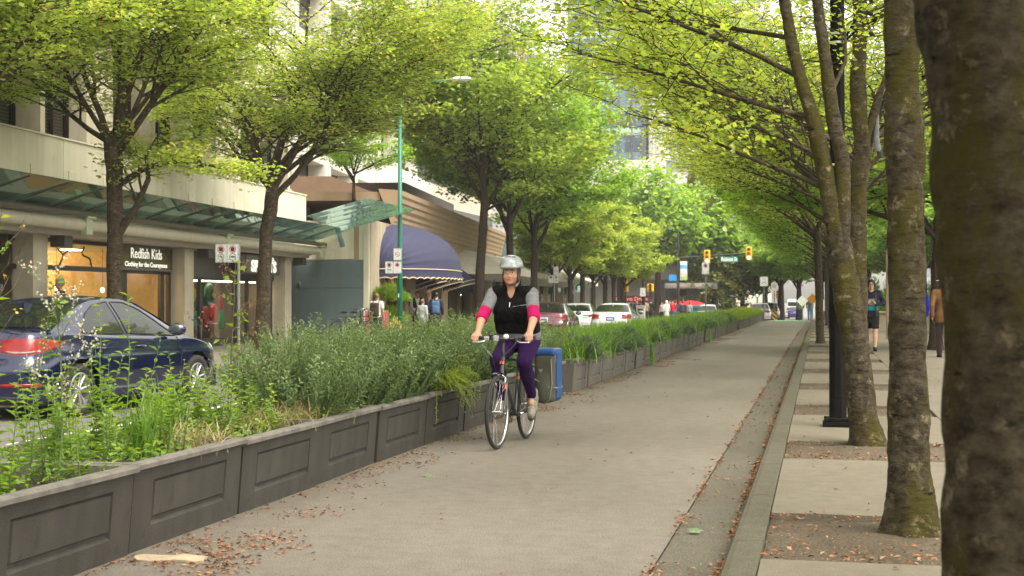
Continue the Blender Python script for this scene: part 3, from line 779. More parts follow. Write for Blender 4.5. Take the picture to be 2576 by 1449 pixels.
text('lettering', 'SPORTS', .44, LETW, sb, (X2 + .58, 4.5, 2.34), (pi/2, 0, pi/2), .006, 1.42, .022)
text('lettering', 'LTD.', .13, LETW, sb, (X2 + .58, 5.2, 2.585), (pi/2, 0, pi/2), .006, 1.5, .004)
g = MB(); g.box(-1.0, -.9, .2, 6.8, 1.90, 1.93); kid(g, 'display_lamp', LIT('display_glow', (1, .85, .7), 6))
# leaning concrete wing with stair rails at the far end
g = MB()
pr = [(-2.2, 9.12, 3.0), (-2.2, 9.12, 6.55), (-2.2, 10.6, 6.3), (-2.2, 16.4, 4.85), (-2.2, 16.4, 3.0)]
g.prism(pr, (-.4, 0, 0)); g.box(-9, -2.62, 9.12, 9.5, 2.9, 18.0); kid(g, 'stair_wing', CONC, recalc=True, bevel=.01)
g = MB()
for k in range(5):
    zz = 4.0 + k * .17; g.tube([(-2.1, 9.2, zz + .85), (-2.1, 14.4, zz - .55)], .025, 6)
kid(g, 'stair_rail', mat('pale_rail', (.55, .5, .42), .5, var=.05))
# second, higher canopy leaning over the passage
can2 = bpy.data.objects.new('glass_canopy', None); COL.objects.link(can2); can2.parent = bA
inv = (Matrix.Translation((A_O[0], A_O[1], 0)) @ Matrix.Rotation(A_ROT, 4, 'Z')).inverted()
q0, q1, q2, q3 = at(772, 543, 44.3), at(921, 499, 45.5), at(1046, 529, 42.2), at(862, 581, 40.6)
for k in range(5):
    a0, a1 = k / 5 + .008, (k + 1) / 5 - .008
    L0, L1 = q0.lerp(q3, a0), q0.lerp(q3, a1); R0, R1 = q1.lerp(q2, a0), q1.lerp(q2, a1)
    g = MB(); up = Vector((0, 0, .014)); pts = [inv @ p for p in (L0, L1, R1, R0)]; g.hexa(pts + [p + up for p in pts]); g.build('glass_pane', CGLASS, can2, recalc=True)
    g = MB(); g.tube([inv @ (q0.lerp(q3, k / 5) - up * 3), inv @ (q1.lerp(q2, k / 5) - up * 3)], .022, 6); g.build('rafter', BROWNT, can2)
for t in (.18, .62):
    p = q0.lerp(q3, t).lerp(q1.lerp(q2, t), .12)
    g = MB(); g.tube([inv @ (p - Vector((0, 0, .06))), inv @ (p + Vector((.1, .3, -.75)))], .09, 8); g.build('canopy_strut', mat('pale_teal_metal', (.22, .36, .38), .5, var=.1), can2, smooth=True)
# white bracket block at the end of the canopy
# ------------------------------------------------------------------ teal passage wall
TEAL = mat('teal_wall_paint', (.105, .142, .150), .7, var=.07, scale=1.5, bump=.08, streak=.08)
tw = thing('passage_wall', 'slate teal painted wall beside the sports shop with a small wall lamp', 'wall', (0, 0, 0))
g = MB(); xl, xr, yy = -17.3, -14.42, 43.05
for a, b in ((-1, 1.75), (1.758, 2.66)): g.box(xl, xr, yy, yy + .2, a, b)
g.build('wall', TEAL, tw, bevel=.006)
g = MB(); g.box(xr + .004, xr + .19, yy - .02, yy + .35, -1, 3.9); g.box(-17.3, xr, yy + .02, yy + .3, 2.68, 3.85); g.build('cream_pier', CONC, tw, bevel=.01)
w = at(752, 715, yy - .06); g = MB(); g.ball((w.x, yy - .03, w.z), (.07, .05, .11), 12); g.build('wall_lamp', mat('lamp_grey', (.10, .11, .11), .5, var=.1), tw, smooth=True)

# ================================================================== tan restaurant building with blue awnings
B_ROT = radians(6.15); B_O = (-14.3, 43.1)
bB = thing('stucco_building', 'tan stucco restaurant building with a deep stepped cornice and blue awnings', 'building', (B_O[0], B_O[1], 0), B_ROT)
def toB(x, s, z):
    c, n = cos(B_ROT), sin(B_ROT); return Vector((B_O[0] + x*c - s*n, B_O[1] + x*n + s*c, z))
STUC = mat('tan_stucco', (.30, .212, .13), .85, var=.07, scale=2.0, bump=.15, bscale=70, streak=.1)
STUC2 = mat('pale_stucco', (.42, .345, .25), .85, var=.09, scale=2.0, bump=.15, bscale=70, streak=.16)
TRIMB = mat('brown_timber', (.075, .032, .02), .5, var=.25, scale=6)
CURT = mat('brown_curtain', (.10, .045, .03), .8, var=.4, scale=9, stretch=(1, 4, .3))
LB = 36.5
g = MB()
bays = [(2.95, 6.7), (8.9, 11.1), (12.4, 15.1), (16.8, 19.5), (20.6, 24.0), (25.2, 27.6)]
edges = [0.0] + [e for b in bays for e in b] + [LB]
for k in range(0, len(edges), 2): g.box(-.45, 0, edges[k], edges[k + 1], -1, 2.7)
g.box(-.45, 0, 0, LB, 2.7, 4.02); g.box(-10, -.45, LB - .4, LB, -1, 5.2); g.box(-10, -.45, 4.2, LB, 4.9, 5.2)
g.build('facade_wall', STUC, bB)
g = MB()
for a, b in ((.02, .35), (.36, .9), (.92, 2.6)): g.box(.0, .07 if a > .3 else .10, a, b, -1, 3.98)
g.build('corner_pilaster', STUC2, bB, bevel=.01)
prof = [(0.000, 3.95), (0.055, 3.95), (0.055, 4.10), (0.088, 4.16), (0.088, 4.28), (0.143, 4.36), (0.143, 4.48), (0.220, 4.60), (0.220, 4.76), (0.275, 4.82), (0.275, 4.98), (0.330, 5.06), (0.330, 5.24), (-.5, 5.30)]
g = MB(); g.grid([[(x, 4.1, z) for x, z in prof], [(x, LB + .3, z) for x, z in prof]]); g.poly([(x, 4.1, z) for x, z in prof]); g.poly([(x, LB + .3, z) for x, z in prof][::-1]); g.build('cornice', STUC, bB, recalc=True)
for i, (a, b) in enumerate(bays):
    f = MB(); f.box(-.40, -.34, a, a + .14, -.4, 2.7); f.box(-.40, -.34, b - .14, b, -.4, 2.7); f.box(-.40, -.34, a, b, 2.5, 2.7); f.box(-.40, -.34, (a+b)/2 - .06, (a+b)/2 + .06, -.4, 2.5); f.box(-.40, -.34, a, b, -.6, .5 if i else -.1)
    fo = f.build('window' if i else 'entrance', TRIMB, bB)
    g = MB(); g.quad((-.38, a, -.3), (-.38, b, -.3), (-.38, b, 2.6), (-.38, a, 2.6)); g.build('pane', glass_mat('brown_glass', (.40, .33, .28), 1.5), fo)
    g = MB(); n = 24; g.grid([[(-.62 + .05 * sin(k * 2.1), a + (b - a) * k / n, z) for k in range(n + 1)] for z in (-.6, 2.7)]); g.build('curtain', CURT, fo)
g = MB(); g.box(-1.5, -1.4, 1.4, LB, -1, 4); g.build('inner_wall', mat('dark_interior', (.03, .018, .012), .9, var=.3), bB)
g = MB(); g.hexa([(-9, 9, 5.2), (-.8, 9, 5.2), (-.8, 30, 5.2), (-9, 30, 5.2), (-9, 9, 6.2), (-3.4, 9, 6.2), (-3.4, 26, 5.9), (-9, 26, 6.0)]); g.build('roof', mat('brown_roof', (.20, .13, .085), .8, var=.12, scale=3), bB)
g = MB(); g.box(-10, -.45, .9, 1.2, -1, 4.0); g.build('side_wall', CONC, bB)
# menu boards by the entrance
g = MB(); g.box(.01, .04, 7.3, 8.2, 1.1, 1.75); g.box(.01, .04, 7.3, 8.2, .5, 1.02); g.build('menu_board', mat('bronze_board', (.14, .10, .05), .4, var=.2), bB, bevel=.006)

NAVY = mat('navy_canvas', (.026, .027, .068), .8, var=.12, scale=3, bump=.2, bscale=250)
PIPE = mat('cream_piping', (.55, .44, .28), .8, var=.08)
UNDER = mat('awning_underside', (.05, .028, .018), .9, var=.2)
def awning(s0, s1, p, h, z0, a0, val, nrib, label, grp=None, emblem=False, nm='awning'):
    w = (s1 - s0) / 2; sc = (s0 + s1) / 2; o = toB(0, sc, 0)
    t = thing(nm, label, 'awning', o, B_ROT, grp)
    def S(a, q, off=0.0):      # a: tilt from level (0) up to the wall (90deg); q along the hinge axis
        pw = 2.6
        cs = math.copysign(abs(cos(q)) ** (2/pw), cos(q)); sn = abs(sin(q)) ** (2/pw)
        bul = 1 + off
        return (p * bul * sn * cos(a) + .012, w * bul * cs, z0 + h * bul * sn * sin(a))
    nA, nQ = 6 * nrib, 40
    g = MB(); rows = []
    for i in range(nA + 1):
        a = a0 + (pi/2 - a0) * i / nA; sag = -.005 * abs(sin(pi * (i % 6) / 6)) if i % 6 else 0
        rows.append([S(a, pi * j / nQ, sag) for j in range(nQ + 1)])
    g.grid(rows); g.build('canvas', NAVY, t, smooth=True)
    # valance hanging from the lowest hoop, scalloped hem, cream piping
    n = 96; top = [S(a0, pi * j / n, .004) for j in range(n + 1)]
    hem = [(x, y, z - val * (1 - .14 * abs(sin(j * pi / 4))) - (0)) for j, (x, y, z) in enumerate(top)]
    g = MB(); g.grid([top, hem]); g.build('valance', NAVY, t, smooth=True)
    g = MB(); g.tube([(x + .006, y, z) for x, y, z in hem], .022, 5); g.tube([(x + .008, y * 1.003, z - .03) for x, y, z in top], .018, 5); g.build('piping', PIPE, t)
    g = MB(); inner = [(.012, y, z0) for x, y, z in top]; g.grid([[(x * .985, y * .985, z - .02) for x, y, z in top], inner]); g.build('lining', UNDER, t)
    g = MB()
    for k in range(nrib + 1):
        a = a0 + (pi/2 - a0) * k / nrib; g.tube([S(a, pi * j / nQ, -.03) for j in range(nQ + 1)], .014, 5)
    g.build('hoop', mat('awning_hoop', (.06, .06, .1), .6, var=.1), t)
    return t
awning(1.55, 9.05, 2.15, 1.62, 2.44, 0.0, .36, 7, 'big navy dome awning over the restaurant entrance', 'navy awnings on the tan building')
for i, (a, b) in enumerate([(8.75, 11.3), (12.2, 15.35), (16.5, 19.7), (20.3, 24.3), (24.9, 28.0)]):
    awning(a, b, 1.15, .95, 1.95, radians(22), .22, 4, ordinal(i + 1) + ' of the small navy window awnings counting from the big dome awning', 'navy awnings on the tan building')
# brass lantern
lp = toB(.42, 1.95, 0)
ln = thing('wall_lantern', 'tall aged brass lantern hung on the pilaster beside the dome awning', 'lantern', (lp.x, lp.y, 1.72), B_ROT)
BRASS = mat('aged_brass', (.17, .105, .035), .45, metal=.6, var=.3, scale=14)
g = MB(); g.lathe([(.0, 0), (.15, .02), (.17, .08), (.15, .11), (.15, .12)], 8); g.lathe([(.15, .68), (.19, .72), (.19, .78), (.12, .84), (.05, .93), (0, .94)], 8)
for k in range(8): q = 2*pi*k/8; g.cyl((.15*cos(q), .15*sin(q), .1), (.15*cos(q), .15*sin(q), .72), .016, n=6)
g.tube([(.06*cos(q), 0, .95 + .07*sin(q)) for q in [2*pi*k/10 for k in range(10)]], .014, 5, closed=True); g.tube([(0, 0, .98), (-.25, 0, 1.0), (-.43, 0, .9)], .018, 6)
g.build('lantern_frame', BRASS, ln, auto=40)
g = MB(); g.lathe([(.135, .12), (.135, .68)], 8); g.build('lantern_glass', mat('amber_glass', (.42, .25, .08), .3, var=.35, scale=12), ln)
# iron scroll bracket at the far end
ir = toB(.05, 33.6, 0); sc = thing('scroll_bracket', 'black wrought iron scroll bracket with a small hanging sign on the tan wall end', 'bracket', (ir.x, ir.y, 2.3), B_ROT)
IRON = mat('black_iron', (.012, .011, .01), .5, var=.1)
g = MB(); g.tube([(0, 0, 0), (0, 0, 1.6)], .03, 6); g.tube([(0, 0, .1), (1.3, 0, .1)], .03, 6)
for cx, cz, r in ((.32, .42, .26), (.35, .98, .24), (.85, .38, .2), (.3, 1.4, .14)):
    g.tube([(cx + r*(1 - k/34)*cos(k*.42), 0, cz + r*(1 - k/34)*sin(k*.42)) for k in range(30)], .02, 5)
g.build('scrollwork', IRON, sc)
g = MB(); g.box(.35, 1.15, -.04, .04, -.62, .02); g.build('sign_plate', mat('brown_plate', (.10, .06, .03), .5, var=.2), sc, bevel=.01)
# dark service louvre block on the roof
g = MB(); g.box(-4.7, -2.2, 18, 33, 5.2, 6.7); g.build('roof_louvre', mat('dark_louvre', (.05, .035, .03), .8, var=.2), bB)
# ================================================================== buildings further along
WHITEC = mat('white_precast', (.52, .50, .45), .8, var=.05, scale=1.2, streak=.08)
BEIGE = mat('beige_precast', (.47, .40, .33), .85, var=.06, scale=1.5, streak=.1)
PALEG = mat('pale_grey_panel', (.44, .44, .43), .6, var=.06, scale=1)
def local_root(name, label, X, Y, deg): return thing(name, label, 'building', (X, Y, 0), radians(deg))
# white precast offices behind the tan building
bD = local_root('white_office', 'white precast office block with wide dark windows rising behind the tan restaurant', -23.5, 45, 6.15)
g = MB()
LD = 62
zs = [(-1, 5.8), (8.7, 10.6), (13.4, 15.3), (18.1, 20.0), (22.8, 24.0)]
for z0, z1 in zs: g.box(-14, 0, 0, LD, z0, z1)
for k in range(10):
    s = k * 6.8; g.box(-.9, .1, s, s + 1.3, 5.8, 24)
g.box(-14, -1.4, 0, LD, 5.8, 24)
g.build('wall', WHITEC, bD, bevel=.02)
for k in range(9):
    for z in (5.8, 10.6, 15.3, 20.0):
        a, b = k * 6.8 + 1.3, (k + 1) * 6.8
        f = MB(); f.box(-1.0, -.9, a, b, z, z + 2.9); fo = f.build('window', WGLASS, bD)
        g = MB()
        for q in range(4): w = a + (b - a) * q / 3; g.box(-.9, -.86, w - .05, w + .05, z, z + 2.9)
        g.build('mullion', DARKM, fo)
g = MB(); g.hexa([(0, 3, 4.6), (2.2, 3, 3.9), (2.2, 40, 3.9), (0, 40, 4.6), (0, 3, 6.0), (2.2, 3, 4.4), (2.2, 40, 4.4), (0, 40, 6.0)]); g.build('sloping_ledge', WHITEC, bD)
# ribbed beige block
bE2 = local_root('ribbed_tower', 'beige ribbed precast tower standing above the street trees', -30, 92, 0)
g = MB(); g.box(-20, 0, 0, 55, -3, 29); g.build('wall', BEIGE, bE2)
g = MB()
for k in range(46): g.box(0, .35, k * 1.2, k * 1.2 + .5, 17, 27)
g.build('rib', BEIGE, bE2)
for k in range(4):
    f = MB(); f.box(.01, .05, 1, 54, 4 + k * 3.3, 5.6 + k * 3.3); f.build('window_band', WGLASS, bE2)
g = MB(); g.box(-20, .9, -.3, 55.3, 27, 30.5); g.build('cornice', WHITEC, bE2, bevel=.05)
# blue glass tower with a white stair core beside it
def tower_glass():
    m, nt, out = _nt('tower_glass'); N = nt.nodes; L = nt.links
    p = N.new('ShaderNodeBsdfPrincipled'); p.inputs['Roughness'].default_value = .12; L.new(p.outputs[0], out.inputs[0])
    tc = N.new('ShaderNodeTexCoord'); mp = N.new('ShaderNodeMapping'); mp.inputs['Scale'].default_value = (.55, .55, .26); L.new(tc.outputs['Object'], mp.inputs[0])
    v = N.new('ShaderNodeTexWhiteNoise'); v.noise_dimensions = '3D'
    sn = N.new('ShaderNodeVectorMath'); sn.operation = 'FLOOR'; L.new(mp.outputs[0], sn.inputs[0]); L.new(sn.outputs[0], v.inputs[0])
    r = N.new('ShaderNodeValToRGB'); r.color_ramp.interpolation = 'CONSTANT'
    cs = [(0, (.03, .065, .12)), (.35, (.05, .10, .16)), (.6, (.02, .04, .06)), (.8, (.09, .14, .18))]
    while len(r.color_ramp.elements) < 4: r.color_ramp.elements.new(.5)
    for e, (q, c) in zip(r.color_ramp.elements, cs): e.position = q; e.color = c + (1,)
    L.new(v.outputs['Value'], r.inputs[0]); L.new(r.outputs[0], p.inputs['Base Color']); return m
TG = tower_glass()
p0 = at(1430, 405, 220); p1 = at(1622, 405, 220); p2 = at(1655, 405, 221)
bT = thing('glass_tower', 'tall blue glass office tower with dark vertical mullions', 'tower', (p0.x, 220, 0))
W = p1.x - p0.x; zb = p0.z
g = MB(); g.box(0, W, 0, 16, zb, 66); g.build('glazing', TG, bT)
g = MB()
for k in range(7): x = W * k / 6; g.box(x - .08, x + .08, -.22, 0, zb, 66)
g.box(W - .5, W + .1, -.3, .5, zb, 66)
g.build('mullion', mat('tower_mullion', (.05, .055, .075), .4, var=.1), bT)
for k in range(11):
    g = MB(); z = zb + 3.9 * k; g.box(0, W, -.1, 0, z, z + 1.15); g.build('spandrel', mat('tower_spandrel', (.27, .36, .36), .3, var=.2, scale=.5) if k % 2 else mat('tower_spandrel_dark', (.09, .13, .17), .25, var=.2, scale=.5), bT)
g = MB(); g.box(-2, W + 1.2, -.5, 16, -6, zb - .1); g.build('podium', WHITEC, bT)
bW = thing('white_tower', 'bright white slab tower edge standing beside the blue glass tower', 'tower', (p1.x, 222, 0))
p3 = at(1745, 300, 222)
g = MB(); g.box(.35, p3.x - p1.x, 0, 20, -6, 70); g.build('wall', WHITEC, bW)
g = MB()
for k in range(3): g.box(.5 + k * .55, .7 + k * .55, -.15, 0, 0, 70)
g.build('vertical_fin', mat('fin_grey', (.45, .45, .46), .6, var=.05), bW)
for k in range(16):
    f = MB(); f.box(3.2, p3.x - p1.x - .3, -.06, 0, 6 + 3.9 * k, 7.9 + 3.9 * k); f.build('window_band', mat('hazy_window', (.20, .22, .24), .2, var=.2, scale=.4), bW)
p4, p5 = at(1742, 300, 262), at(1930, 300, 262)
bP = thing('peach_tower', 'pale peach apartment tower far behind the leaning branches', 'tower', (p4.x, 262, 0))
g = MB(); g.box(0, p5.x - p4.x, 0, 22, -8, 74); g.build('wall', mat('peach_wall', (.60, .52, .43), .8, var=.06, scale=.3), bP)
for k in range(17):
    f = MB(); f.box(1.2, p5.x - p4.x - 1.2, -.3, 0, 8 + 3.7 * k, 9.9 + 3.7 * k); f.build('window_band', mat('hazy_window', (.2, .22, .24)), bP)
    f = MB(); f.box(4, 9, -1.3, -.3, 7.4 + 3.7 * k, 8.5 + 3.7 * k); f.build('balcony', WHITEC, bP)
# far green-blue towers seen through the leaves on the right
p6, p7 = at(2310, 200, 300), at(2620, 200, 300)
bR = thing('grey_tower', 'grey far tower glimpsed between the right-hand trunks', 'tower', (p6.x, 300, 0))
g = MB(); g.box(0, p7.x - p6.x, 0, 20, -8, 60); g.build('wall', mat('far_grey_wall', (.42, .44, .45), .7, var=.06, scale=.3), bR)
for k in range(12):
    f = MB(); f.box(1, p7.x - p6.x - 1, -.2, 0, 6 + 4 * k, 8.2 + 4 * k); f.build('window_band', mat('hazy_window', (.2, .22, .24)), bR)

# ------------------------------------------------------------------ white-roofed cafe pavilion
cX, cY, cA = -13.6, 60.5, 3.6
bC = local_root('cafe_pavilion', 'low cafe pavilion with a thick sloping white roof and dark glass walls', cX, cY, cA)
ROOFW = mat('white_roof_membrane', (.62, .58, .49), .7, var=.05, scale=1, streak=.05)
e0, e1 = 2.38, 2.64; zoff = 0.0
def zc(s): return -.004 * s
L_ = 44.0
g = MB()
# eave ring and ridge (hipped): outer eave x=0, back x=-14
ev = [(0, 0), (0, L_), (-14, L_), (-14, 0)]; rd = [(-4.8, 7.5), (-4.8, L_ - 6), (-9, L_ - 6), (-9, 7.5)]; so = [(-1.5, 1.5), (-1.5, L_ - 1.5), (-12.5, L_ - 1.5), (-12.5, 1.5)]
mid = [(-1.3, 2.2), (-1.3, L_ - 2), (-12.7, L_ - 2), (-12.7, 2.2)]
rings = [[(x, s, 2.28 + zc(s)) for x, s in so], [(x, s, 2.52 + zc(s)) for x, s in ev], [(x, s, 2.80 + zc(s)) for x, s in ev], [(x, s, 3.45 + zc(s)) for x, s in mid], [(x, s, 4.25 + zc(s)) for x, s in rd]]
for q in range(len(rings) - 1):
    for k in range(4): g.quad(rings[q][k], rings[q][(k+1) % 4], rings[q+1][(k+1) % 4], rings[q+1][k])
g.poly(rings[-1]); g.build('roof', ROOFW, bC, recalc=True)
g = MB(); g.poly(rings[0]); g.build('roof_soffit', mat('cafe_soffit', (.20, .18, .15), .8, var=.1), bC)
g = MB(); g.box(-12, -1.7, 2, L_ - 2, -1.2, -.2); g.box(-12, -1.75, 1.7, L_ - 1.7, 1.72, 2.3); g.box(-6, -5.8, 2, L_ - 2, -1, 2.3); g.build('cafe_wall', mat('cafe_dark_wall', (.045, .04, .034), .7, var=.2), bC)
f = MB()
for k in range(14):
    s = 2 + (L_ - 4) * k / 13; f.box(-1.8, -1.62, s - .11, s + .11, -.6, 1.75)
for x in (-4, -7, -10): f.box(x - .1, x + .1, 1.72, 1.9, -.6, 1.8)
fo = f.build('mullion', DARKM, bC)
g = MB(); g.quad((-1.72, 2, -.3), (-1.72, L_ - 2, -.3), (-1.72, L_ - 2, 1.75), (-1.72, 2, 1.75)); g.quad((-12, 1.8, -.3), (-1.72, 1.8, -.3), (-1.72, 1.8, 1.75), (-12, 1.8, 1.75)); g.build('cafe_glass', GLASS, bC)
g = MB()
for k in range(6): g.box(-4.5, -4.0, 4 + 6 * k, 6 + 6 * k, 1.60, 1.64)
g.build('cafe_lamp', LIT('cafe_glow', (1, .82, .55), 10), bC)
for k in range(9): s = 4 + 4.2 * k; g = MB(); g.box(-1.66, -1.4, s, s + .5, -.6, 2.28); g.build('cafe_pier', CONC2, bC)
SBG = mat('cafe_green', (.015, .16, .075), .5, var=.06)
g = MB(); g.box(-1.70, -1.45, 13.5, 20.5, 1.76, 2.26); sg2 = g.build('cafe_sign', SBG, bC)
text('lettering', 'STARBUCKS', .40, LIT('sign_white_glow', (.6, .75, .66), .12), sg2, (-1.44, 17.0, 2.01), (pi/2, 0, pi/2), .004, 1.9, .01)
g = MB(); g.box(-1.70, -1.45, 28, 34, 1.76, 2.22); sg3 = g.build('cafe_sign', SBG, bC); text('lettering', 'COFFEE', .34, LIT('sign_white_glow', (.6, .75, .66), .12), sg3, (-1.44, 31.0, 1.99), (pi/2, 0, pi/2), .004, 2.2, .01)
p = at(1458, 724, 79.0)
rs = thing('round_sign', 'round green and white sign projecting from the cafe wall', 'sign', p, radians(0))
g = MB(); g.lathe([(0, -.06), (.33, -.06), (.33, .06), (0, .06)], 28, ax='y'); g.build('sign_disc', SBG, rs, auto=40)
g = MB(); g.lathe([(.26, -.066), (.29, -.066)], 28, ax='y'); g.lathe([(.0, -.066), (.13, -.066)], 24, ax='y')
for k in range(5): g.tube([((.06 + .035*k)*cos(q), -.068, -.03 + (.06 + .035*k)*sin(q)) for q in (-.5, -.9, -1.3, -1.7, -2.2, -2.6)], .012, 4)
g.build('sign_emblem', LIT('sign_white_glow', (.6, .75, .66), .12), rs)
g = MB(); g.tube([(-.33, 0, 0), (-.9, 0, 0)], .04, 6); g.build('sign_arm', DARKM, rs)

# ------------------------------------------------------------------ corner shops past the junction
def far_obj(name, label, cat, group=None, u=0, v=0, Y=100, rz=0): p = at(u, v, Y); return thing(name, label, cat, p, rz, group)
k0 = at(1570, 700, 128); k1 = at(1790, 700, 128)
bK = thing('corner_shop_building', 'grey corner shop building with a wide pale canopy and a red shop sign', 'building', (k1.x, 128, gz(-14, 128)), radians(2))
wK = k1.x - k0.x
g = MB(); g.box(-wK - 22, 0, .0, 50, 4.0, 10.5); g.box(-wK - 22, -3, 3.5, 50, -2, 4.0); g.build('wall', PALEG, bK)
for k in range(1):
    f = MB(); f.box(-wK - 22, -.2, -.06, 0, 6.2 + 3.4 * k, 8.2 + 3.4 * k); f.build('window_band', mat('corner_window', (.10, .15, .17), .1, var=.4, scale=.6), bK)
g = MB(); g.hexa([(-wK + 4, -3.2, 3.3), (.6, -3.2, 3.3), (.6, 1, 3.0), (-wK + 4, 1, 3.0), (-wK + 4, -3.2, 3.62), (.6, -3.2, 3.62), (.6, 1, 3.8), (-wK + 4, 1, 3.8)])
for k in range(8): g.box(-wK + 4, .6, -3.1 + .5 * k, -3.02 + .5 * k, 3.16 - .03*k, 3.3)
g.build('canopy', mat('canopy_grey', (.42, .41, .39), .6, var=.05), bK)
RED = mat('shop_red', (.20, .012, .014), .5, var=.08)
for x in (-wK + 4.6, -1.6):
    g = MB(); g.box(x - .6, x + .6, -2.6, -1.6, -2, 3.3); g.build('column', mat('dark_granite', (.022, .024, .022), .25, var=.4, scale=4), bK, bevel=.02)
g = MB(); g.box(-wK - 1.0, -wK + 2.7, -1.2, -.9, 1.9, 2.5); s_ = g.build('shop_sign', RED, bK); text('lettering', 'London Drugs', .5, LIT('sign_red_glow', (.75, .2, .17), .3), s_, (-wK + .85, -1.22, 2.2), (pi/2, 0, 0), .01, 1.0, .01)
g = MB(); g.box(-3.6, -.2, -1.0, -.7, 1.5, 2.7); s_ = g.build('shop_sign', RED, bK); text('lettering', '1087', .8, LIT('sign_white_glow', (.6, .75, .66), .12), s_, (-1.9, -1.02, 2.1), (pi/2, 0, 0), .01, 1.0, .02)
g = MB(); g.box(-wK + 6.2, -4, 3.3, 3.45, -1, 3.0); g.build('shopfront', WGLASS, bK)
g = MB(); g.box(-wK - 6, -wK + 3.4, 2.8, 3.4, -1, 1.9); g.build('shopfront', mat('lit_shopfront', (.40, .34, .26), .5, var=.4, scale=1.2), bK)
# grey building on the left before the junction (behind the cafe)
bJ = local_root('plain_block', 'plain beige block with narrow balustrade behind the cafe roof', -34, 66, 3)
g = MB(); g.box(-20, 0, 0, 46, -2, 13); g.build('wall', BEIGE, bJ)
g = MB()
for k in range(40): g.box(.02, .14, 1 + k * 1.1, 1.35 + k * 1.1, 5.0, 9.0)
g.build('balustrade', mat('shade_bars', (.16, .13, .10), .7, var=.1), bJ)

# ------------------------------------------------------------------ low wall, post and planting bed by the right pavement
LWALL = mat('low_wall_concrete', (.36, .30, .22), .85, var=.08, scale=2, streak=.1)
lw = thing('low_wall', 'low beige concrete wall edging the planting behind the walking man', 'wall', (0, 0, 0))
a, b = at(2180, 800, 58), at(2640, 800, 50)
g = MB(); g.box(a.x, a.x + 9, 57.8, 58.3, .1, .82); g.box(a.x, a.x + .5, 58.3, 92, -.4, .78); g.build('wall', LWALL, lw, bevel=.02)
g = MB(); g.box(a.x - .04, a.x + 9.04, 57.74, 58.36, .82, .90); g.build('coping', LWALL, lw, bevel=.01)
b = at(2235, 830, 46)
ps = thing('timber_post', 'tall brown timber post beside the low beige wall', 'post', (b.x, 46, .12))
g = MB(); g.box(-.075, .075, -.075, .075, 0, 2.75); g.build('shaft', mat('brown_post', (.17, .115, .075), .8, var=.2, scale=6), ps, bevel=.01)
g = MB(); g.box(-.10, .10, -.10, .10, 2.75, 2.8); g.build('cap', mat('brown_post', (.17, .115, .075)), ps)
# ================================================================== trees
from mathutils import noise as mnoise
BARK = bark_mat('maple_bark', (.032, .024, .015), (.095, .076, .052), (.07, .06, .02), .60, 11, .7, .6)
BARKM = bark_mat('mossy_bark', (.022, .017, .010), (.088, .072, .047), (.055, .048, .010), .48, 15, 1.0, 1.0)
BARKD = bark_mat('dark_bark', (.020, .014, .009), (.055, .041, .027), (.06, .055, .02), .62, 9)
LEAF_A = leaf_mat('maple_leaves_spring', [(0, (.15, .24, .045)), (.35, (.26, .36, .065)), (.72, (.38, .46, .09)), (.93, (.48, .47, .12)), (1, (.47, .33, .12))], .66)
LEAF_G = leaf_mat('maple_leaves_green', [(0, (.12, .20, .04)), (.4, (.24, .35, .06)), (.8, (.36, .45, .085)), (1, (.44, .46, .10))], .66)
LEAF_Y = leaf_mat('maple_leaves_yellow', [(0, (.14, .23, .035)), (.4, (.27, .38, .06)), (.8, (.40, .46, .085)), (1, (.48, .38, .12))], .66)
LEAF_D = leaf_mat('deciduous_dark', [(0, (.05, .10, .02)), (.5, (.10, .18, .03)), (1, (.18, .26, .045))], .4)
LEAF_B = leaf_mat('bright_green_leaves', [(0, (.10, .21, .035)), (.4, (.20, .35, .055)), (.8, (.31, .45, .075)), (1, (.40, .48, .10))], .66)
NEEDLE = leaf_mat('conifer_needles', [(0, (.08, .105, .025)), (.5, (.15, .18, .04)), (1, (.23, .25, .055))], .3)

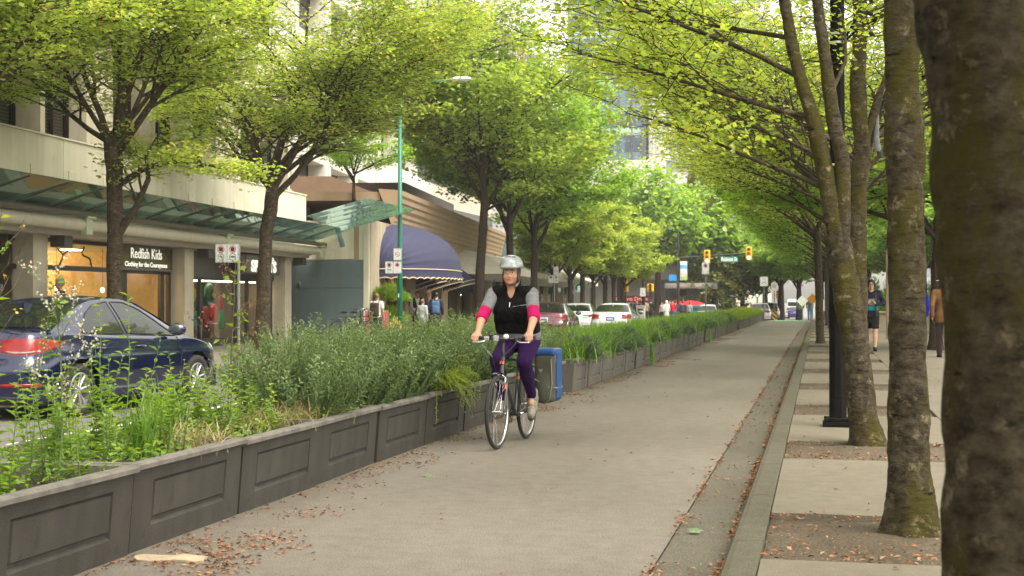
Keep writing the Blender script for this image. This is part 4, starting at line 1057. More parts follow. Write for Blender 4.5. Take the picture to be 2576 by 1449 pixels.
class TreeGen:
    def __init__(s, seed): s.r = random.Random(seed); s.nr = np.random.default_rng(seed); s.g = MB(); s.tw = []; s.clump = []
    def branch(s, p, d, L, r, lvl, P):
        """grow one limb; leaves anchors collect in s.tw as (pos, dir, clump tint)"""
        R = s.r; n = 7 if lvl == 1 else (5 if lvl == 2 else 3)
        pts = [p.copy()]; dirs = []; d = d.normalized(); q = p.copy(); seg = L / n
        for i in range(n):
            k = P['flat'][lvl]; wob = P['wob'][lvl]
            d = d + Vector((R.gauss(0, wob), R.gauss(0, wob), R.gauss(0, wob * .7)))
            if lvl == 1: d.z += P['rise'] * (.5 - i / n)
            d.z *= (1 - k * .35); d.normalize(); q = q + d * seg
            pts.append(q.copy()); dirs.append(d.copy())
        rad = [max(.0045, r * (1 - .82 * i / n)) for i in range(n + 1)]
        s.g.tube(pts, rad, 8 if r > .05 else (5 if r > .018 else 3), cap=False)
        if lvl >= 3:
            c = R.gauss(.45, .16)
            for i in range(1, n + 1): s.tw.append((pts[i], dirs[i-1], c))
            return
        m = P['kids'][lvl]; m = max(2, int(m * L / P['ref'][lvl]))
        for j in range(m):
            t = P['t0'][lvl] + (1 - P['t0'][lvl]) * (j + R.random()) / m
            i = min(n - 1, int(t * n)); f = t * n - i; b = pts[i].lerp(pts[i + 1], f); dd = dirs[i]
            side = dd.cross(Vector((0, 0, 1)));
            if side.length < .1: side = Vector((R.gauss(0, 1), R.gauss(0, 1), 0))
            side.normalize(); side = side if (j % 2) else -side
            if lvl == 1 and R.random() < .25: side = Vector((R.gauss(0, 1), R.gauss(0, 1), .4)).normalized()
            ang = radians(R.uniform(*P['ang'][lvl]))
            nd = dd * cos(ang) + side * sin(ang) + Vector((0, 0, R.uniform(*P['lift'][lvl])))
            s.branch(b, nd, L * R.uniform(*P['len'][lvl]) * (1.15 - .55 * t), rad[i] * R.uniform(.42, .62), lvl + 1, P)
        if lvl == 2:
            c = R.gauss(.45, .16)
            for i in range(2, n + 1): s.tw.append((pts[i], dirs[i - 1], c))
    def leaves(s, N, size, spread, tiltsd=.45, tint_up=.0, zlo=None):
        r = s.nr; A = np.array([t[0][:] for t in s.tw]); D = np.array([t[1][:] for t in s.tw]); Cc = np.array([t[2] for t in s.tw])
        i = r.integers(0, len(A), N); P = A[i] + r.normal(0, 1, (N, 3)) * np.array([spread, spread, spread * .55]) + D[i] * r.uniform(-.1, .12, (N, 1))
        nrm = np.stack([r.normal(0, tiltsd, N), r.normal(0, tiltsd, N), np.ones(N)], 1); nrm /= np.linalg.norm(nrm, axis=1)[:, None]
        a = r.uniform(0, 2*pi, N); u = np.stack([np.cos(a), np.sin(a), -np.abs(r.normal(.25, .3, N))], 1)
        u -= nrm * (u * nrm).sum(1)[:, None]; u /= np.linalg.norm(u, axis=1)[:, None]; v = np.cross(nrm, u)
        L = size * r.uniform(.6, 1.25, N)[:, None]; w = L * r.uniform(.40, .56, N)[:, None]; f = L * r.uniform(.02, .2, N)[:, None]
        V = np.stack([P, P + u * L * .48 + v * w + nrm * f, P + u * L, P + u * L * .48 - v * w + nrm * f], 1).reshape(-1, 3)
        tint = np.clip(Cc[i] + r.normal(0, .16, N) + tint_up, 0, 1)
        return V, np.arange(4 * N).reshape(-1, 4), tint
PM = dict(flat=[0, .18, .45, .55], wob=[0, .10, .13, .16], rise=.28, kids=[0, 12, 8, 0], ref=[1, 3.2, 1.3, 1], t0=[0, .18, .2, 0],
          ang=[(0, 0), (38, 68), (35, 65), (0, 0)], lift=[(0, 0), (-.05, .22), (-.12, .12), (0, 0)], len=[(0, 0), (.34, .52), (.38, .58), (0, 0)])

def make_tree(seed, trunk, limbs, nleaf, lsize, lm, bm_, P=PM, spread=.14, extra=None, name='street_tree', nside=14, tint_up=0, rough_trunk=0.02):
    """trunk: list of (x,y,z,r); limbs: (index/point on trunk, dir, length, radius). Returns (crown mesh, trunk mesh)"""
    T = TreeGen(seed)
    pts = [Vector(t[:3]) for t in trunk]; rr = [t[3] for t in trunk]
    # finer trunk with surface relief
    fine = []; fr = []
    for i in range(len(pts) - 1):
        for k in range(5): fine.append(pts[i].lerp(pts[i+1], k / 5)); fr.append(rr[i] + (rr[i+1] - rr[i]) * k / 5)
    fine.append(pts[-1]); fr.append(rr[-1])
    o = len(T.g.v); T.g.tube(fine, fr, nside, cap=True)
    for i in range(o, len(T.g.v)):
        v = Vector(T.g.v[i]); k = (i - o) // nside
        if k < len(fine):
            c = fine[k]; dv = v - c; nz = mnoise.noise(v * 4.5) * .9 + mnoise.noise(v * 12) * .4
            T.g.v[i] = tuple(c + dv * (1 + rough_trunk / max(.05, fr[k]) * nz))
    for (p, d, L, r) in limbs: T.branch(Vector(p), Vector(d), L, r, 1, P)
    if extra:
        for e in extra:      # explicit limb polylines with twigs along them
            ps = [Vector(q[:3]) for q in e]; T.g.tube(ps, [q[3] for q in e], 7, cap=False)
            for a_, b_ in zip(e[1:-1], e[2:]):
                for k in range(3):
                    pp = Vector(a_[:3]).lerp(Vector(b_[:3]), T.r.random()); dd = (Vector(b_[:3]) - Vector(a_[:3])).normalized()
                    T.branch(pp, dd + Vector((T.r.gauss(0, .6), T.r.gauss(0, .6), T.r.uniform(-.1, .3))), T.r.uniform(.7, 1.3), b_[3] * .6, 2, P)
    V, Fq, tint = T.leaves(nleaf, lsize, spread, tint_up=tint_up)
    return np_mesh(name + '_crown', V, Fq, lm, False, tint), T.g, bm_
def plant_tree(parts, name, label, loc, rz=0, group=None, sc=1.0, cat='tree', lean=None):
    r = thing(name, label, cat, loc, rz, group)
    if not isinstance(sc, (tuple, list)): sc = (sc, sc, sc)
    r.scale = sc
    if lean: r.rotation_euler = (lean[0], lean[1], rz)
    crown, tg, bm_ = parts[:3]
    if isinstance(tg, MB):
        o = tg.build('trunk', bm_, r, smooth=True); parts[1] = o.data
    else: link('trunk', tg, r)
    if crown is not None: link('crown', crown, r)
    return r
def radial_limbs(seed, z0, n, L, r, tilt=(30, 58), x=0, y=0, dz=.25, bias=None):
    R = random.Random(seed); out = []
    for k in range(n):
        q = 2*pi*k/n + R.uniform(-.35, .35); t = radians(R.uniform(*tilt)); d = Vector((sin(t)*cos(q), sin(t)*sin(q), cos(t)))
        if bias: d += Vector(bias)
        out.append(((x, y, z0 + R.uniform(-dz, dz)), d, L * R.uniform(.8, 1.15), r * R.uniform(.75, 1.1)))
    return out
GL = 'street trees along the shop pavement'
# --- first tree behind the blue sedan
zt = zl(24)
tr1 = [(0, 0, -.1, .22), (.02, 0, .3, .165), (0, 0, 1.5, .145), (.01, 0, 2.6, .15), (0, 0, 3.4, .15), (-.02, 0, 3.95, .17), (-.12, 0, 4.4, .12)]
l1 = [((-.1, 0, 4.2), (-.35, .1, 1), 3.4, .10), ((.05, 0, 4.0), (.8, -.1, .9), 3.9, .105), ((0, 0, 4.1), (.15, .7, .8), 3.4, .08), ((0, 0, 4.05), (-.2, -.8, .8), 3.3, .08), ((-.1, 0, 4.2), (-.9, .2, .65), 3.2, .08), ((0, 0, 4.4), (.25, .15, 1), 4.2, .09), ((0, 0, 4.3), (.6, .6, .9), 3.6, .07), ((0,0,4.3), (.5,-.6,.8), 3.4, .07)]
ex1 = [[(.1, 0, 2.52, .085), (.45, 0, 3.0, .06), (.66, .05, 3.5, .05), (.62, .05, 3.95, .03), (.8, .1, 4.3, .015)], [(.1, 0, 3.42, .07), (.7, -.1, 3.72, .05), (1.3, -.15, 3.80, .038), (2.0, -.1, 3.72, .022), (2.6, 0, 3.55, .01)]]
l1 = [(p, d, L * 1.3, r * .72) for p, d, L, r in l1]; l2f = 1.22
T1 = make_tree(11, tr1, l1, 40000, .084, LEAF_A, BARK, extra=ex1)
plant_tree(list(T1), 'street_tree', 'maple street tree whose grey trunk rises right behind the blue sedan', (-12.95, 24, zt), 0, GL)
# --- second tree beside the twin parking signs
tr2 = [(0, 0, -.1, .27), (.0, 0, .3, .20), (.05, 0, 1.6, .165), (.10, 0, 2.9, .165), (.22, 0, 3.5, .175), (.27, 0, 3.9, .17), (.2, 0, 4.3, .12)]
l2 = [((.2, 0, 4.1), (-.35, 0, 1), 4.0, .11), ((.3, 0, 3.8), (.95, .1, .7), 4.2, .11), ((.3, 0, 4.0), (.7, -.3, .8), 4.0, .10), ((.2, 0, 4.2), (.2, .7, .9), 3.8, .085), ((.2, 0, 4.1), (-.8, .25, .7), 3.3, .075), ((.2, 0, 4.1), (0, -.8, .8), 3.6, .08), ((.2, 0, 4.4), (.35, .1, 1), 4.8, .10), ((.25, 0, 4.3), (.6, .7, .8), 3.8, .08), ((.2,0,4.0), (-.6,-.5,.6), 3.2,.07), ((.3, 0, 4.2), (1, .5, .75), 5.2, .09), ((.3, 0, 4.4), (1, .1, 1.1), 5.2, .09), ((.25, 0, 4.4), (.7, .9, 1.0), 5.0, .08)]
l2 = [(p, d, L * l2f, r * .75) for p, d, L, r in l2]
T2 = list(make_tree(12, tr2, l2, 52000, .088, LEAF_A, BARK))
plant_tree(T2, 'street_tree', 'maple street tree with a dark crooked trunk in front of the sports shop', (-13.36, 32.1, zl(32)), 0, GL)
plant_tree(T2, 'street_tree', 'street tree rooted left of the view, only its leafy limbs reaching in', (-13.0, 19.2, zl(19)), 2.2, GL, 1.0)
# --- group of three beyond the dome awning
tr3 = [(0, 0, -.1, .2), (.0, 0, .4, .145), (.03, 0, 1.6, .13), (.12, 0, 2.8, .122), (.16, 0, 3.6, .11), (.05, 0, 4.4, .085)]
P3 = dict(PM); P3['kids'] = [0, 13, 9, 0]
T3 = list(make_tree(13, tr3, [((.13, 0, 3.2), (.55, .1, .8), 4.2, 0.062), ((.1, 0, 3.5), (-.6, .1, .8), 4.2, 0.062), ((.1, 0, 3.6), (.1, .8, .7), 3.9, 0.056), ((.1, 0, 3.6), (.1, -.9, .6), 3.8, 0.056), ((.05, 0, 4.2), (.1, 0, 1), 5.2, 0.068), ((.05, 0, 4.2), (.6, -.4, 1), 4.6, 0.056), ((.05, 0, 4.2), (-.5, .5, 1), 4.6, 0.056), ((.1, 0, 3.2), (.9, -.4, .35), 3.6, 0.043), ((.1, 0, 3.4), (.6, .6, .5), 3.8, 0.043), ((.05, 0, 4.2), (-1, -.2, .8), 5.0, 0.056), ((.05, 0, 4.3), (-.7, -.5, 1.1), 5.2, 0.056)], 38000, .125, LEAF_G, BARKD, P3, .18))
tr5 = [(0, 0, -.1, .19), (.0, 0, .4, .14), (.03, 0, 1.5, .125), (.06, 0, 2.6, .118), (.02, 0, 3.2, .1)]
T5 = list(make_tree(14, tr5, [((.05, 0, 2.5), (.5, 0, 1), 4.6, 0.081), ((.02, 0, 2.9), (-.3, .1, 1), 4.6, 0.074), ((.05, 0, 2.8), (.1, .8, .8), 4.0, 0.056), ((.05, 0, 2.8), (.2, -.8, .7), 4.0, 0.056), ((.0, 0, 3.1), (.9, .3, .5), 3.8, 0.056), ((0, 0, 3.1), (.1, .1, 1), 5.4, 0.062), ((0, 0, 3.0), (-.8, -.2, .6), 3.6, 0.050)], 30000, .135, LEAF_B, BARKD, P3, .19))
plant_tree(T3, 'street_tree', 'thick-trunked street tree growing at the end of the small blue awnings', (-13.5, 55, zl(55)), .2, GL, (1.45, 1.45, 1.55))
plant_tree(T5, 'street_tree', 'dark street tree rising directly above the silver cycle helmet', (-13.4, 60.5, zl(60)), 2.4, GL, (1.4, 1.4, 1.7))
plant_tree(T5, 'street_tree', 'forked street tree just right of the silver cycle helmet', (-13.3, 65, zl(65)), 0.1, GL, (1.3, 1.3, 1.5))
# --- the far row by the cafe
trd = [(0, 0, -.1, .21), (.0, 0, .5, .155), (.02, 0, 1.6, .14), (.03, 0, 2.6, .14)]
TD = [list(make_tree(20 + k, trd, radial_limbs(20 + k, 2.6, 6, 3.6, .085, (18, 52)), 15000, .19, LEAF_Y if k != 1 else LEAF_A, BARK, PM, .2, nside=9)) for k in range(3)]
lab = ['first', 'second', 'third', 'fourth', 'fifth', 'sixth', 'seventh', 'eighth', 'ninth', 'tenth', 'eleventh', 'twelfth', 'thirteenth', 'fourteenth']
for i, (Y, dx) in enumerate([(71, 0), (75.5, 0), (79, .1), (83.5, 0), (87.5, .1), (92, 0), (96.5, 0), (128, 1.4), (134, 1.0), (141, 1.8), (149, 1.2), (158, 1.6)]):
    X = -13.36 + dx + (0 if Y < 100 else 1.5)
    if Y < 100: lb = lab[i] + ' slim yellow-green tree before the cafe, counting from the maroon car'
    else: lb = lab[i - 7] + ' small leafy tree past the junction, counting from the traffic signals'
    plant_tree(TD[i % 3], 'street_tree', lb, (X, Y, zl(Y)), i * 1.7, GL, (1.0, 1.0, 1.0 + .05 * (i % 3)))
# little maple on the terrace behind
TM = list(make_tree(31, [(0, 0, 0, .07), (0, 0, .5, .05), (0, 0, .9, .05)], radial_limbs(5, .8, 6, 1.9, .04, (35, 75)), 7000, .09, LEAF_B, BARKD, PM, .12, nside=7))
p = at(890, 505, 47); plant_tree(TM, 'terrace_maple', 'low bright green maple spreading on the terrace above the teal wall', p, .4)
# --- right-hand row: individually shaped near trunks
GR = 'trees of the right-hand row'
def detailed_trunk(pts, nside=40, sub=14, seed=0, amp=1.0):
    """pts: (x,y,z,r) spine; returns MB with bark relief, burls and a flared foot"""
    g = MB(); P = [Vector(p[:3]) for p in pts]; R = [p[3] for p in pts]; rows = []
    n = len(P)
    def cr(a, b, c, d, t): return .5 * ((2*b) + (c - a)*t + (2*a - 5*b + 4*c - d)*t*t + (3*b - a - 3*c + d)*t*t*t)
    for i in range(n - 1):
        for k in range(sub):
            t = k / sub; i0, i3 = max(0, i - 1), min(n - 1, i + 2)
            c = cr(P[i0], P[i], P[i+1], P[i3], t); r = cr(R[i0], R[i], R[i+1], R[i3], t)
            rows.append((c, r))
    rows.append((P[-1], R[-1])); out = []
    for c, r in rows:
        ring = []
        for j in range(nside):
            q = 2*pi*j/nside; d = Vector((cos(q), sin(q), 0)); v = c + d * r; s = Vector((v.x, v.y, v.z * .6 + seed * 7))
            nz = .020 * mnoise.noise(s * 5) + .013 * mnoise.noise(s * 14) + .004 * mnoise.noise(Vector((v.x * 20, v.y * 20, v.z * 55 + seed)))
            knob = mnoise.noise(s * 3.1 + Vector((5, 2, 9))); nz += .035 * max(0, knob - .42)
            pit = mnoise.noise(Vector((v.x * 9, v.y * 9, v.z * 13 + seed * 3))); nz -= .02 * max(0, pit - .45)
            foot = max(0, (.28 - (v.z - pts[0][2])) / .28); nz += foot * foot * .035 * sin(q * 5 + seed)
            ring.append(c + d * (r + nz * amp))
        out.append(ring)
    g.grid(out, wrap=True); return g
PR_ = dict(PM); PR_['flat'] = [0, .02, .16, .26]; PR_['rise'] = -.03; PR_['wob'] = [0, .07, .10, .14]; PR_['kids'] = [0, 15, 9, 0]; PR_['lift'] = [(0, 0), (-.1, .35), (-.15, .3), (0, 0)]
def row_tree(label, x, y, spine, limbs, nleaf, seed, lm, lsize=.07, bm_=BARKM, spread=.13, P=None, nside=40, rz=0):
    r = thing('row_tree', label, 'tree', (x, y, .10 + gz(x, y)), rz, GR)
    g = detailed_trunk(spine, nside=nside, seed=seed); T = TreeGen(seed)
    for e in limbs:
        if len(e) == 4 and not isinstance(e[3], tuple): T.branch(Vector(e[0]), Vector(e[1]), e[2], e[3], 1, P or PR_)
        else:
            gg = detailed_trunk(list(e), nside=max(12, nside // 2), sub=8, seed=seed + 2, amp=.6); o = len(g.v); g.v.extend(gg.v); g.f.extend([tuple(o + i for i in f) for f in gg.f]); g.m.extend(gg.m)
    o = len(g.v); g.v.extend(T.g.v); g.f.extend([tuple(o + i for i in f) for f in T.g.f]); g.m.extend(T.g.m)
    g.build('trunk', bm_, r, smooth=True)
    if nleaf:
        V, Fq, tint = T.leaves(nleaf, lsize, spread, .55); link('crown', np_mesh('row_tree_crown', V, Fq, lm, False, tint), r)
    return r
# nearest trunk, at the right edge of the picture
row_tree('thick mossy trunk at the right edge, nearest of the row', .42, 3.38,
         [(.0, 0, -.1, .20), (0, 0, .15, .155), (-.005, 0, .6, .136), (-.01, 0, 1.2, .13), (-.035, 0, 1.7, .132), (-.085, .0, 2.1, .135), (-.13, 0, 2.6, .12), (-.13, 0, 3.4, .11)],
         [((-.1, 0, 3.2), (-.5, .5, .9), 3.2, .06), ((-.1, 0, 3.3), (.6, .5, .9), 3.0, .06), ((-.1, 0, 3.4), (0, .8, 1), 3.4, .06), ((.0, 0, 2.1), (.5, .3, 1.0), 1.8, .05)], 9000, 41, LEAF_Y)
# second trunk, straight
row_tree('straight mossy trunk standing in the nearest visible tree pit', .475, 7.98,
         [(.02, 0, -.08, .20), (.02, 0, .08, .150), (.01, 0, .35, .118), (.0, 0, .8, .108), (-.005, 0, 1.4, .102), (-.01, 0, 2.0, .102), (-.025, 0, 2.6, .098), (-.05, 0, 3.4, .092), (-.07, 0, 4.2, .085)],
         [((-.05, 0, 3.4), (-.8, .3, .9), 3.4, .06), ((-.05, 0, 3.6), (.7, .4, .9), 3.2, .06), ((-.05, 0, 4.0), (0, .6, 1), 3.4, .06), ((-.05, 0, 3.8), (-.4, .8, .6), 3.2, .05)], 12000, 42, LEAF_Y)
# third: leaning, forked, with pruning scars, lamp post behind it
def m3(u, v): # offsets (m) in the trunk's own upright plane
    q = at(u, v, 12.76); return q.x - .42, q.z - .12
def sp3(pts): return [(m3(u, v)[0], 0, m3(u, v)[1], r) for u, v, r in pts]
stem = sp3([(2188, 1140, .20), (2183, 1085, .150), (2168, 1000, .125), (2150, 860, .118), (2135, 760, .118), (2118, 660, .120), (2103, 590, .118)])
left = sp3([(2108, 600, .085), (2085, 480, .078), (2066, 380, .080), (2047, 300, .070), (2020, 210, .060), (1992, 100, .054), (1965, -40, .048), (1940, -160, .04)])
right = sp3([(2112, 600, .080), (2122, 520, .070), (2118, 400, .066), (2098, 300, .068), (2085, 200, .060), (2066, 80, .054), (2050, -60, .046), (2040, -180, .04)])
def pt(u, v): a, b = m3(u, v); return (a, 0, b)
lim3 = [left, right,
        (pt(2078, 470), (-1.0, .15, .42), 2.0, 0.025), (pt(2040, 290), (-1.0, .2, .38), 2.6, 0.028), (pt(2015, 190), (-1.0, -.1, .55), 2.8, 0.028), (pt(1990, 90), (-1, .5, .35), 2.4, 0.025),
        (pt(2090, 230), (.3, .8, .5), 2.4, 0.022), (pt(1965, -40), (-.8, .2, .6), 3.0, 0.022), (pt(2050, -60), (.4, .5, .8), 3, 0.022), (pt(1940, -150), (-.5, -.3, 1), 2.6, 0.019), (pt(2040, -170), (.1, .1, 1), 2.8, 0.019)]
row_tree('leaning forked trunk with knotty pruning scars beside the black lamp post', .42, 12.76, stem, lim3, 9000, 43, LEAF_Y, .062)
# fourth trunk right of the post
def sp4(pts, Y=17.1, X=.52):
    return [(at(u, v, Y).x - X, 0, at(u, v, Y).z - .12, r) for u, v, r in pts]
stem4 = sp4([(2158, 1015, .16), (2158, 960, .13), (2155, 800, .115), (2156, 600, .11), (2160, 480, .105), (2168, 350, .10), (2158, 220, .095), (2162, 100, .085), (2170, -60, .07)])
b4 = sp4([(2165, 380, .06), (2195, 290, .05), (2225, 200, .042), (2260, 110, .03)])
row_tree('pale slim trunk showing between the black lamp post and the straight mossy trunk', .52, 17.1, stem4, [b4] + radial_limbs(4, 4.6, 8, 3.6, .035, (45, 75), x=.1), 12000, 44, LEAF_Y, .072, nside=24)
# two shared kinds for the row further on
spine = [(0, 0, -.1, .17), (0, 0, .1, .13), (-.01, 0, .5, .115), (-.03, 0, 1.6, .108), (-.06, 0, 2.6, .108), (-.10, 0, 3.3, .10)]
def row_kind(seed, lm, n, ls):
    T = TreeGen(seed); g = detailed_trunk(spine, 20, 6, seed)
    L = radial_limbs(seed, 3.2, 5, 4.6, .045, (28, 55), x=-.08) + [((-.08, 0, 3.0), (-1, .1, .75), 4.6, .042), ((-.08, 0, 3.1), (-.9, -.5, .6), 4.2, .036), ((-.08, 0, 3.2), (-.8, .5, .9), 4.4, .036)]
    for e in L: T.branch(Vector(e[0]), Vector(e[1]), e[2], e[3], 1, PR_)
    o = len(g.v); g.v.extend(T.g.v); g.f.extend([tuple(o + i for i in f) for f in T.g.f]); g.m.extend(T.g.m)
    V, Fq, tint = T.leaves(n, ls, .15, .55); return [np_mesh('row_tree_crown', V, Fq, lm, False, tint), g, BARK]
RK = [row_kind(51, LEAF_Y, 15000, .082), row_kind(52, LEAF_Y, 20000, .095), row_kind(53, LEAF_B, 22000, .11)]
rows_ = [(21.5, .62, 0, 'fifth'), (26, .55, 1, 'sixth'), (30.5, .6, 0, 'seventh'), (41.2, .02, 1, None), (36, .55, 0, 'eighth'), (48, .5, 1, 'tenth'), (55, .5, 2, 'eleventh'), (62, .5, 2, 'twelfth'), (69, .4, 2, 'thirteenth'), (76, .5, 2, 'fourteenth'), (84, .5, 2, 'fifteenth'), (92, .6, 2, 'sixteenth')]
for i, (Y, X, k, od) in enumerate(rows_):
    lb = (od + ' tree of the right-hand row counting from the thick mossy trunk') if od else 'slender kerbside tree whose trunk meets the pavement left of the black lamp post'
    plant_tree(RK[k], 'row_tree', lb, (X, Y, .11 + gz(0, Y)), (0, .25, -.2, .1)[i % 4], GR, (1, 1, 1))
# trees on the inner side of the right pavement
IK = [list(make_tree(61, [(0, 0, -.1, .24), (0, 0, .4, .16), (.03, 0, 2, .14), (.1, 0, 3.2, .12)], radial_limbs(61, 3.0, 8, 4.2, .08, (25, 75)), 15000, .17, LEAF_B, BARKD, PM, .22, nside=10)),
      list(make_tree(62, [(0, 0, -.1, .20), (0, 0, .4, .13), (.03, 0, 1.6, .12), (.05, 0, 2.2, .1)], radial_limbs(62, 2.1, 8, 3.8, .07, (30, 85)), 15000, .18, LEAF_B, BARKD, PM, .24, nside=10))]
inner = [(2.85, 36.5, 0, 'dark trunk right behind the man in the brown jacket'), (6.6, 62, 1, 'bright bushy tree behind the walking man with headphones'), (8.2, 54, 1, 'bright green tree behind the blue-hooded walker'), (5.4, 76, 0, 'leafy tree at the back of the right pavement past the low wall'), (9.5, 70, 1, 'broad green tree inside the low wall'), (10.5, 46, 0, 'green tree beyond the straight mossy trunk'), (4.8, 90, 1, 'farthest leafy tree on the inner edge of the right pavement'), (12, 60, 0, 'tall green tree screening the pale block')]
for i, (X, Y, k, lb) in enumerate(inner):
    plant_tree(IK[k], 'inner_tree', lb, (X, Y, .1 + gz(0, Y)), i * 1.3, 'trees inside the right pavement', (1, 1, 1.0) if k == 0 else (1.1, 1.1, 1.15))
# far trees at and past the junction
FK = [list(make_tree(71, [(0, 0, -.1, .3), (0, 0, 1.5, .22), (0, 0, 3, .18)], radial_limbs(71, 2.6, 9, 5.0, .1, (15, 70)), 11000, .34, LEAF_B, BARKD, PM, .38, nside=8)),
      list(make_tree(72, [(0, 0, -.1, .3), (0, 0, 1.5, .22), (0, 0, 2.5, .18)], radial_limbs(72, 2.0, 10, 4.8, .1, (10, 80)), 12000, .34, LEAF_D, BARKD, PM, .38, nside=8))]
far = [(1560, 126, 0, (1.3, 1.3, 1.7), 'pale leafy tree at the far end of the cafe row'), (1655, 124, 0, (1.3, 1.3, 1.75), 'pale leafy tree over the corner canopy'), (1735, 127, 0, (1.2, 1.2, 1.6), 'pale leafy tree over the red umbrellas'), (2180, 112, 0, 1.2, 'bright leafy tree far behind the walking man'), (2290, 104, 0, 1.2, 'bright leafy tree far behind the blue-hooded walker'), (2400, 96, 0, 1.2, 'bright leafy tree far behind the brown jacket man'), (2500, 90, 0, 1.2, 'bright leafy tree far off behind the thick mossy trunk'), (1868, 136, 1, 1.1, 'dark dense tree under the green street name sign'), (1965, 132, 0, 1.25, 'green tree over the hazard marker beyond the junction'), (2010, 126, 0, 1.1, 'bright tree above the crossing people past the junction'), (2065, 118, 0, 1.2, 'bright tree hanging over the far right pavement'), (1925, 150, 0, 1.4, 'tall green tree further up the street behind the hazard marker'), (1700, 150, 0, 1.1, 'green tree behind the blue street banners'), (1830, 190, 0, 1.5, 'far green tree between the traffic signals'), (1640, 175, 0, 1.3, 'far green tree above the corner canopy')]
for i, (u, Y, k, sc, lb) in enumerate(far):
    p = at(u, 800, Y); plant_tree(FK[k], 'far_tree', lb, (p.x, Y, gz(p.x, Y)), i * 1.1, 'trees past the junction', sc)
# conifer
def conifer(h, r, seed, nl):
    R = random.Random(seed); g = MB(); g.tube([(0, 0, 0), (0, 0, h)], [.22, .03], 8); T = TreeGen(seed); tw = []
    for k in range(70):
        z = 1.2 + (h - 1.4) * (k / 70) ** .9; L = r * (1 - (z / h)) ** .7 + .3; q = k * 2.4
        pts = [Vector((L * t * cos(q), L * t * sin(q), z + .25 * L * t - .55 * L * t * t)) for t in (0, .35, .7, 1)]
        g.tube(pts, [.04, .03, .02, .01], 4, cap=False); d = (pts[-1] - pts[0]).normalized(); c = R.gauss(.5, .2)
        for t in (.25, .45, .65, .85, 1.0):
            i = min(2, int(t * 3)); T.tw.append((pts[i].lerp(pts[i+1], t * 3 - i), d, c))
    V, Fq, tint = T.leaves(nl, .30, .26, .5); return [np_mesh('conifer_crown', V, Fq, NEEDLE, False, tint), g, BARKD]
CK = conifer(11.0, 3.4, 81, 11000)
p = at(1795, 800, 127); plant_tree(CK, 'conifer', 'drooping olive green conifer behind the parking sign post', (p.x, 127, gz(p.x, 127)))
p = at(1765, 800, 140); plant_tree(CK, 'conifer', 'taller dim conifer rising above the traffic signal arm', (p.x, 140, gz(p.x, 140)), 1.3, None, (1.1, 1.1, 1.55))

for i, Y in enumerate((-1.3, -5.7, -10.2)):  # unseen trees added behind the camera to darken the foreground
    plant_tree(RK[1 if i else 2], 'row_tree', ordinal(i + 1) + ' tree of the right-hand row behind the viewpoint', (.5, Y, .11), .3 * i, GR)
# ================================================================== planting in the boxes
SAGE = leaf_mat('sage_leaves', [(0, (.028, .055, .016)), (.35, (.065, .115, .03)), (.7, (.115, .175, .048)), (1, (.21, .27, .10))], .35)
WEED = leaf_mat('weed_leaves', [(0, (.06, .13, .018)), (.45, (.14, .25, .03)), (.85, (.22, .35, .045)), (1, (.32, .38, .07))], .45)
GRASSM = leaf_mat('lily_grass', [(0, (.06, .14, .018)), (.45, (.13, .26, .03)), (.8, (.22, .36, .04)), (1, (.32, .40, .08))], .4)
LAVM = leaf_mat('blue_green_foliage', [(0, (.045, .085, .04)), (.5, (.10, .16, .075)), (.85, (.17, .24, .10)), (1, (.20, .22, .34))], .3)
LIMEM = leaf_mat('lime_foliage', [(0, (.13, .22, .02)), (.5, (.24, .35, .03)), (1, (.38, .46, .05))], .45)
DRYM = leaf_mat('dry_grass', [(0, (.20, .15, .07)), (.5, (.32, .26, .12)), (1, (.42, .36, .20))], .3)
STEM = mat('green_stem', (.10, .15, .045), .7, var=.25, scale=20)
STEMB = mat('brown_stem', (.075, .05, .03), .8, var=.25, scale=20)
BLOOM = leaf_mat('seed_heads', [(0, (.42, .36, .24)), (1, (.66, .62, .48))], .3)
YELB = leaf_mat('yellow_blooms', [(0, (.62, .42, .03)), (1, (.75, .60, .08))], .3)
def kites(P, U, Nn, L, W, fold, r, bend=.0):
    """one folded leaf per row; U direction, Nn normal"""
    U = U / np.linalg.norm(U, axis=1)[:, None]; Nn = Nn - U * (Nn * U).sum(1)[:, None]; Nn /= np.linalg.norm(Nn, axis=1)[:, None] + 1e-9
    Vv = np.cross(Nn, U); L = L[:, None]; W = W[:, None]
    V = np.stack([P, P + U * L * .42 + Vv * W + Nn * fold * L, P + U * L - Nn * bend * L, P + U * L * .42 - Vv * W + Nn * fold * L], 1).reshape(-1, 3)
    return V, np.arange(len(V)).reshape(-1, 4)
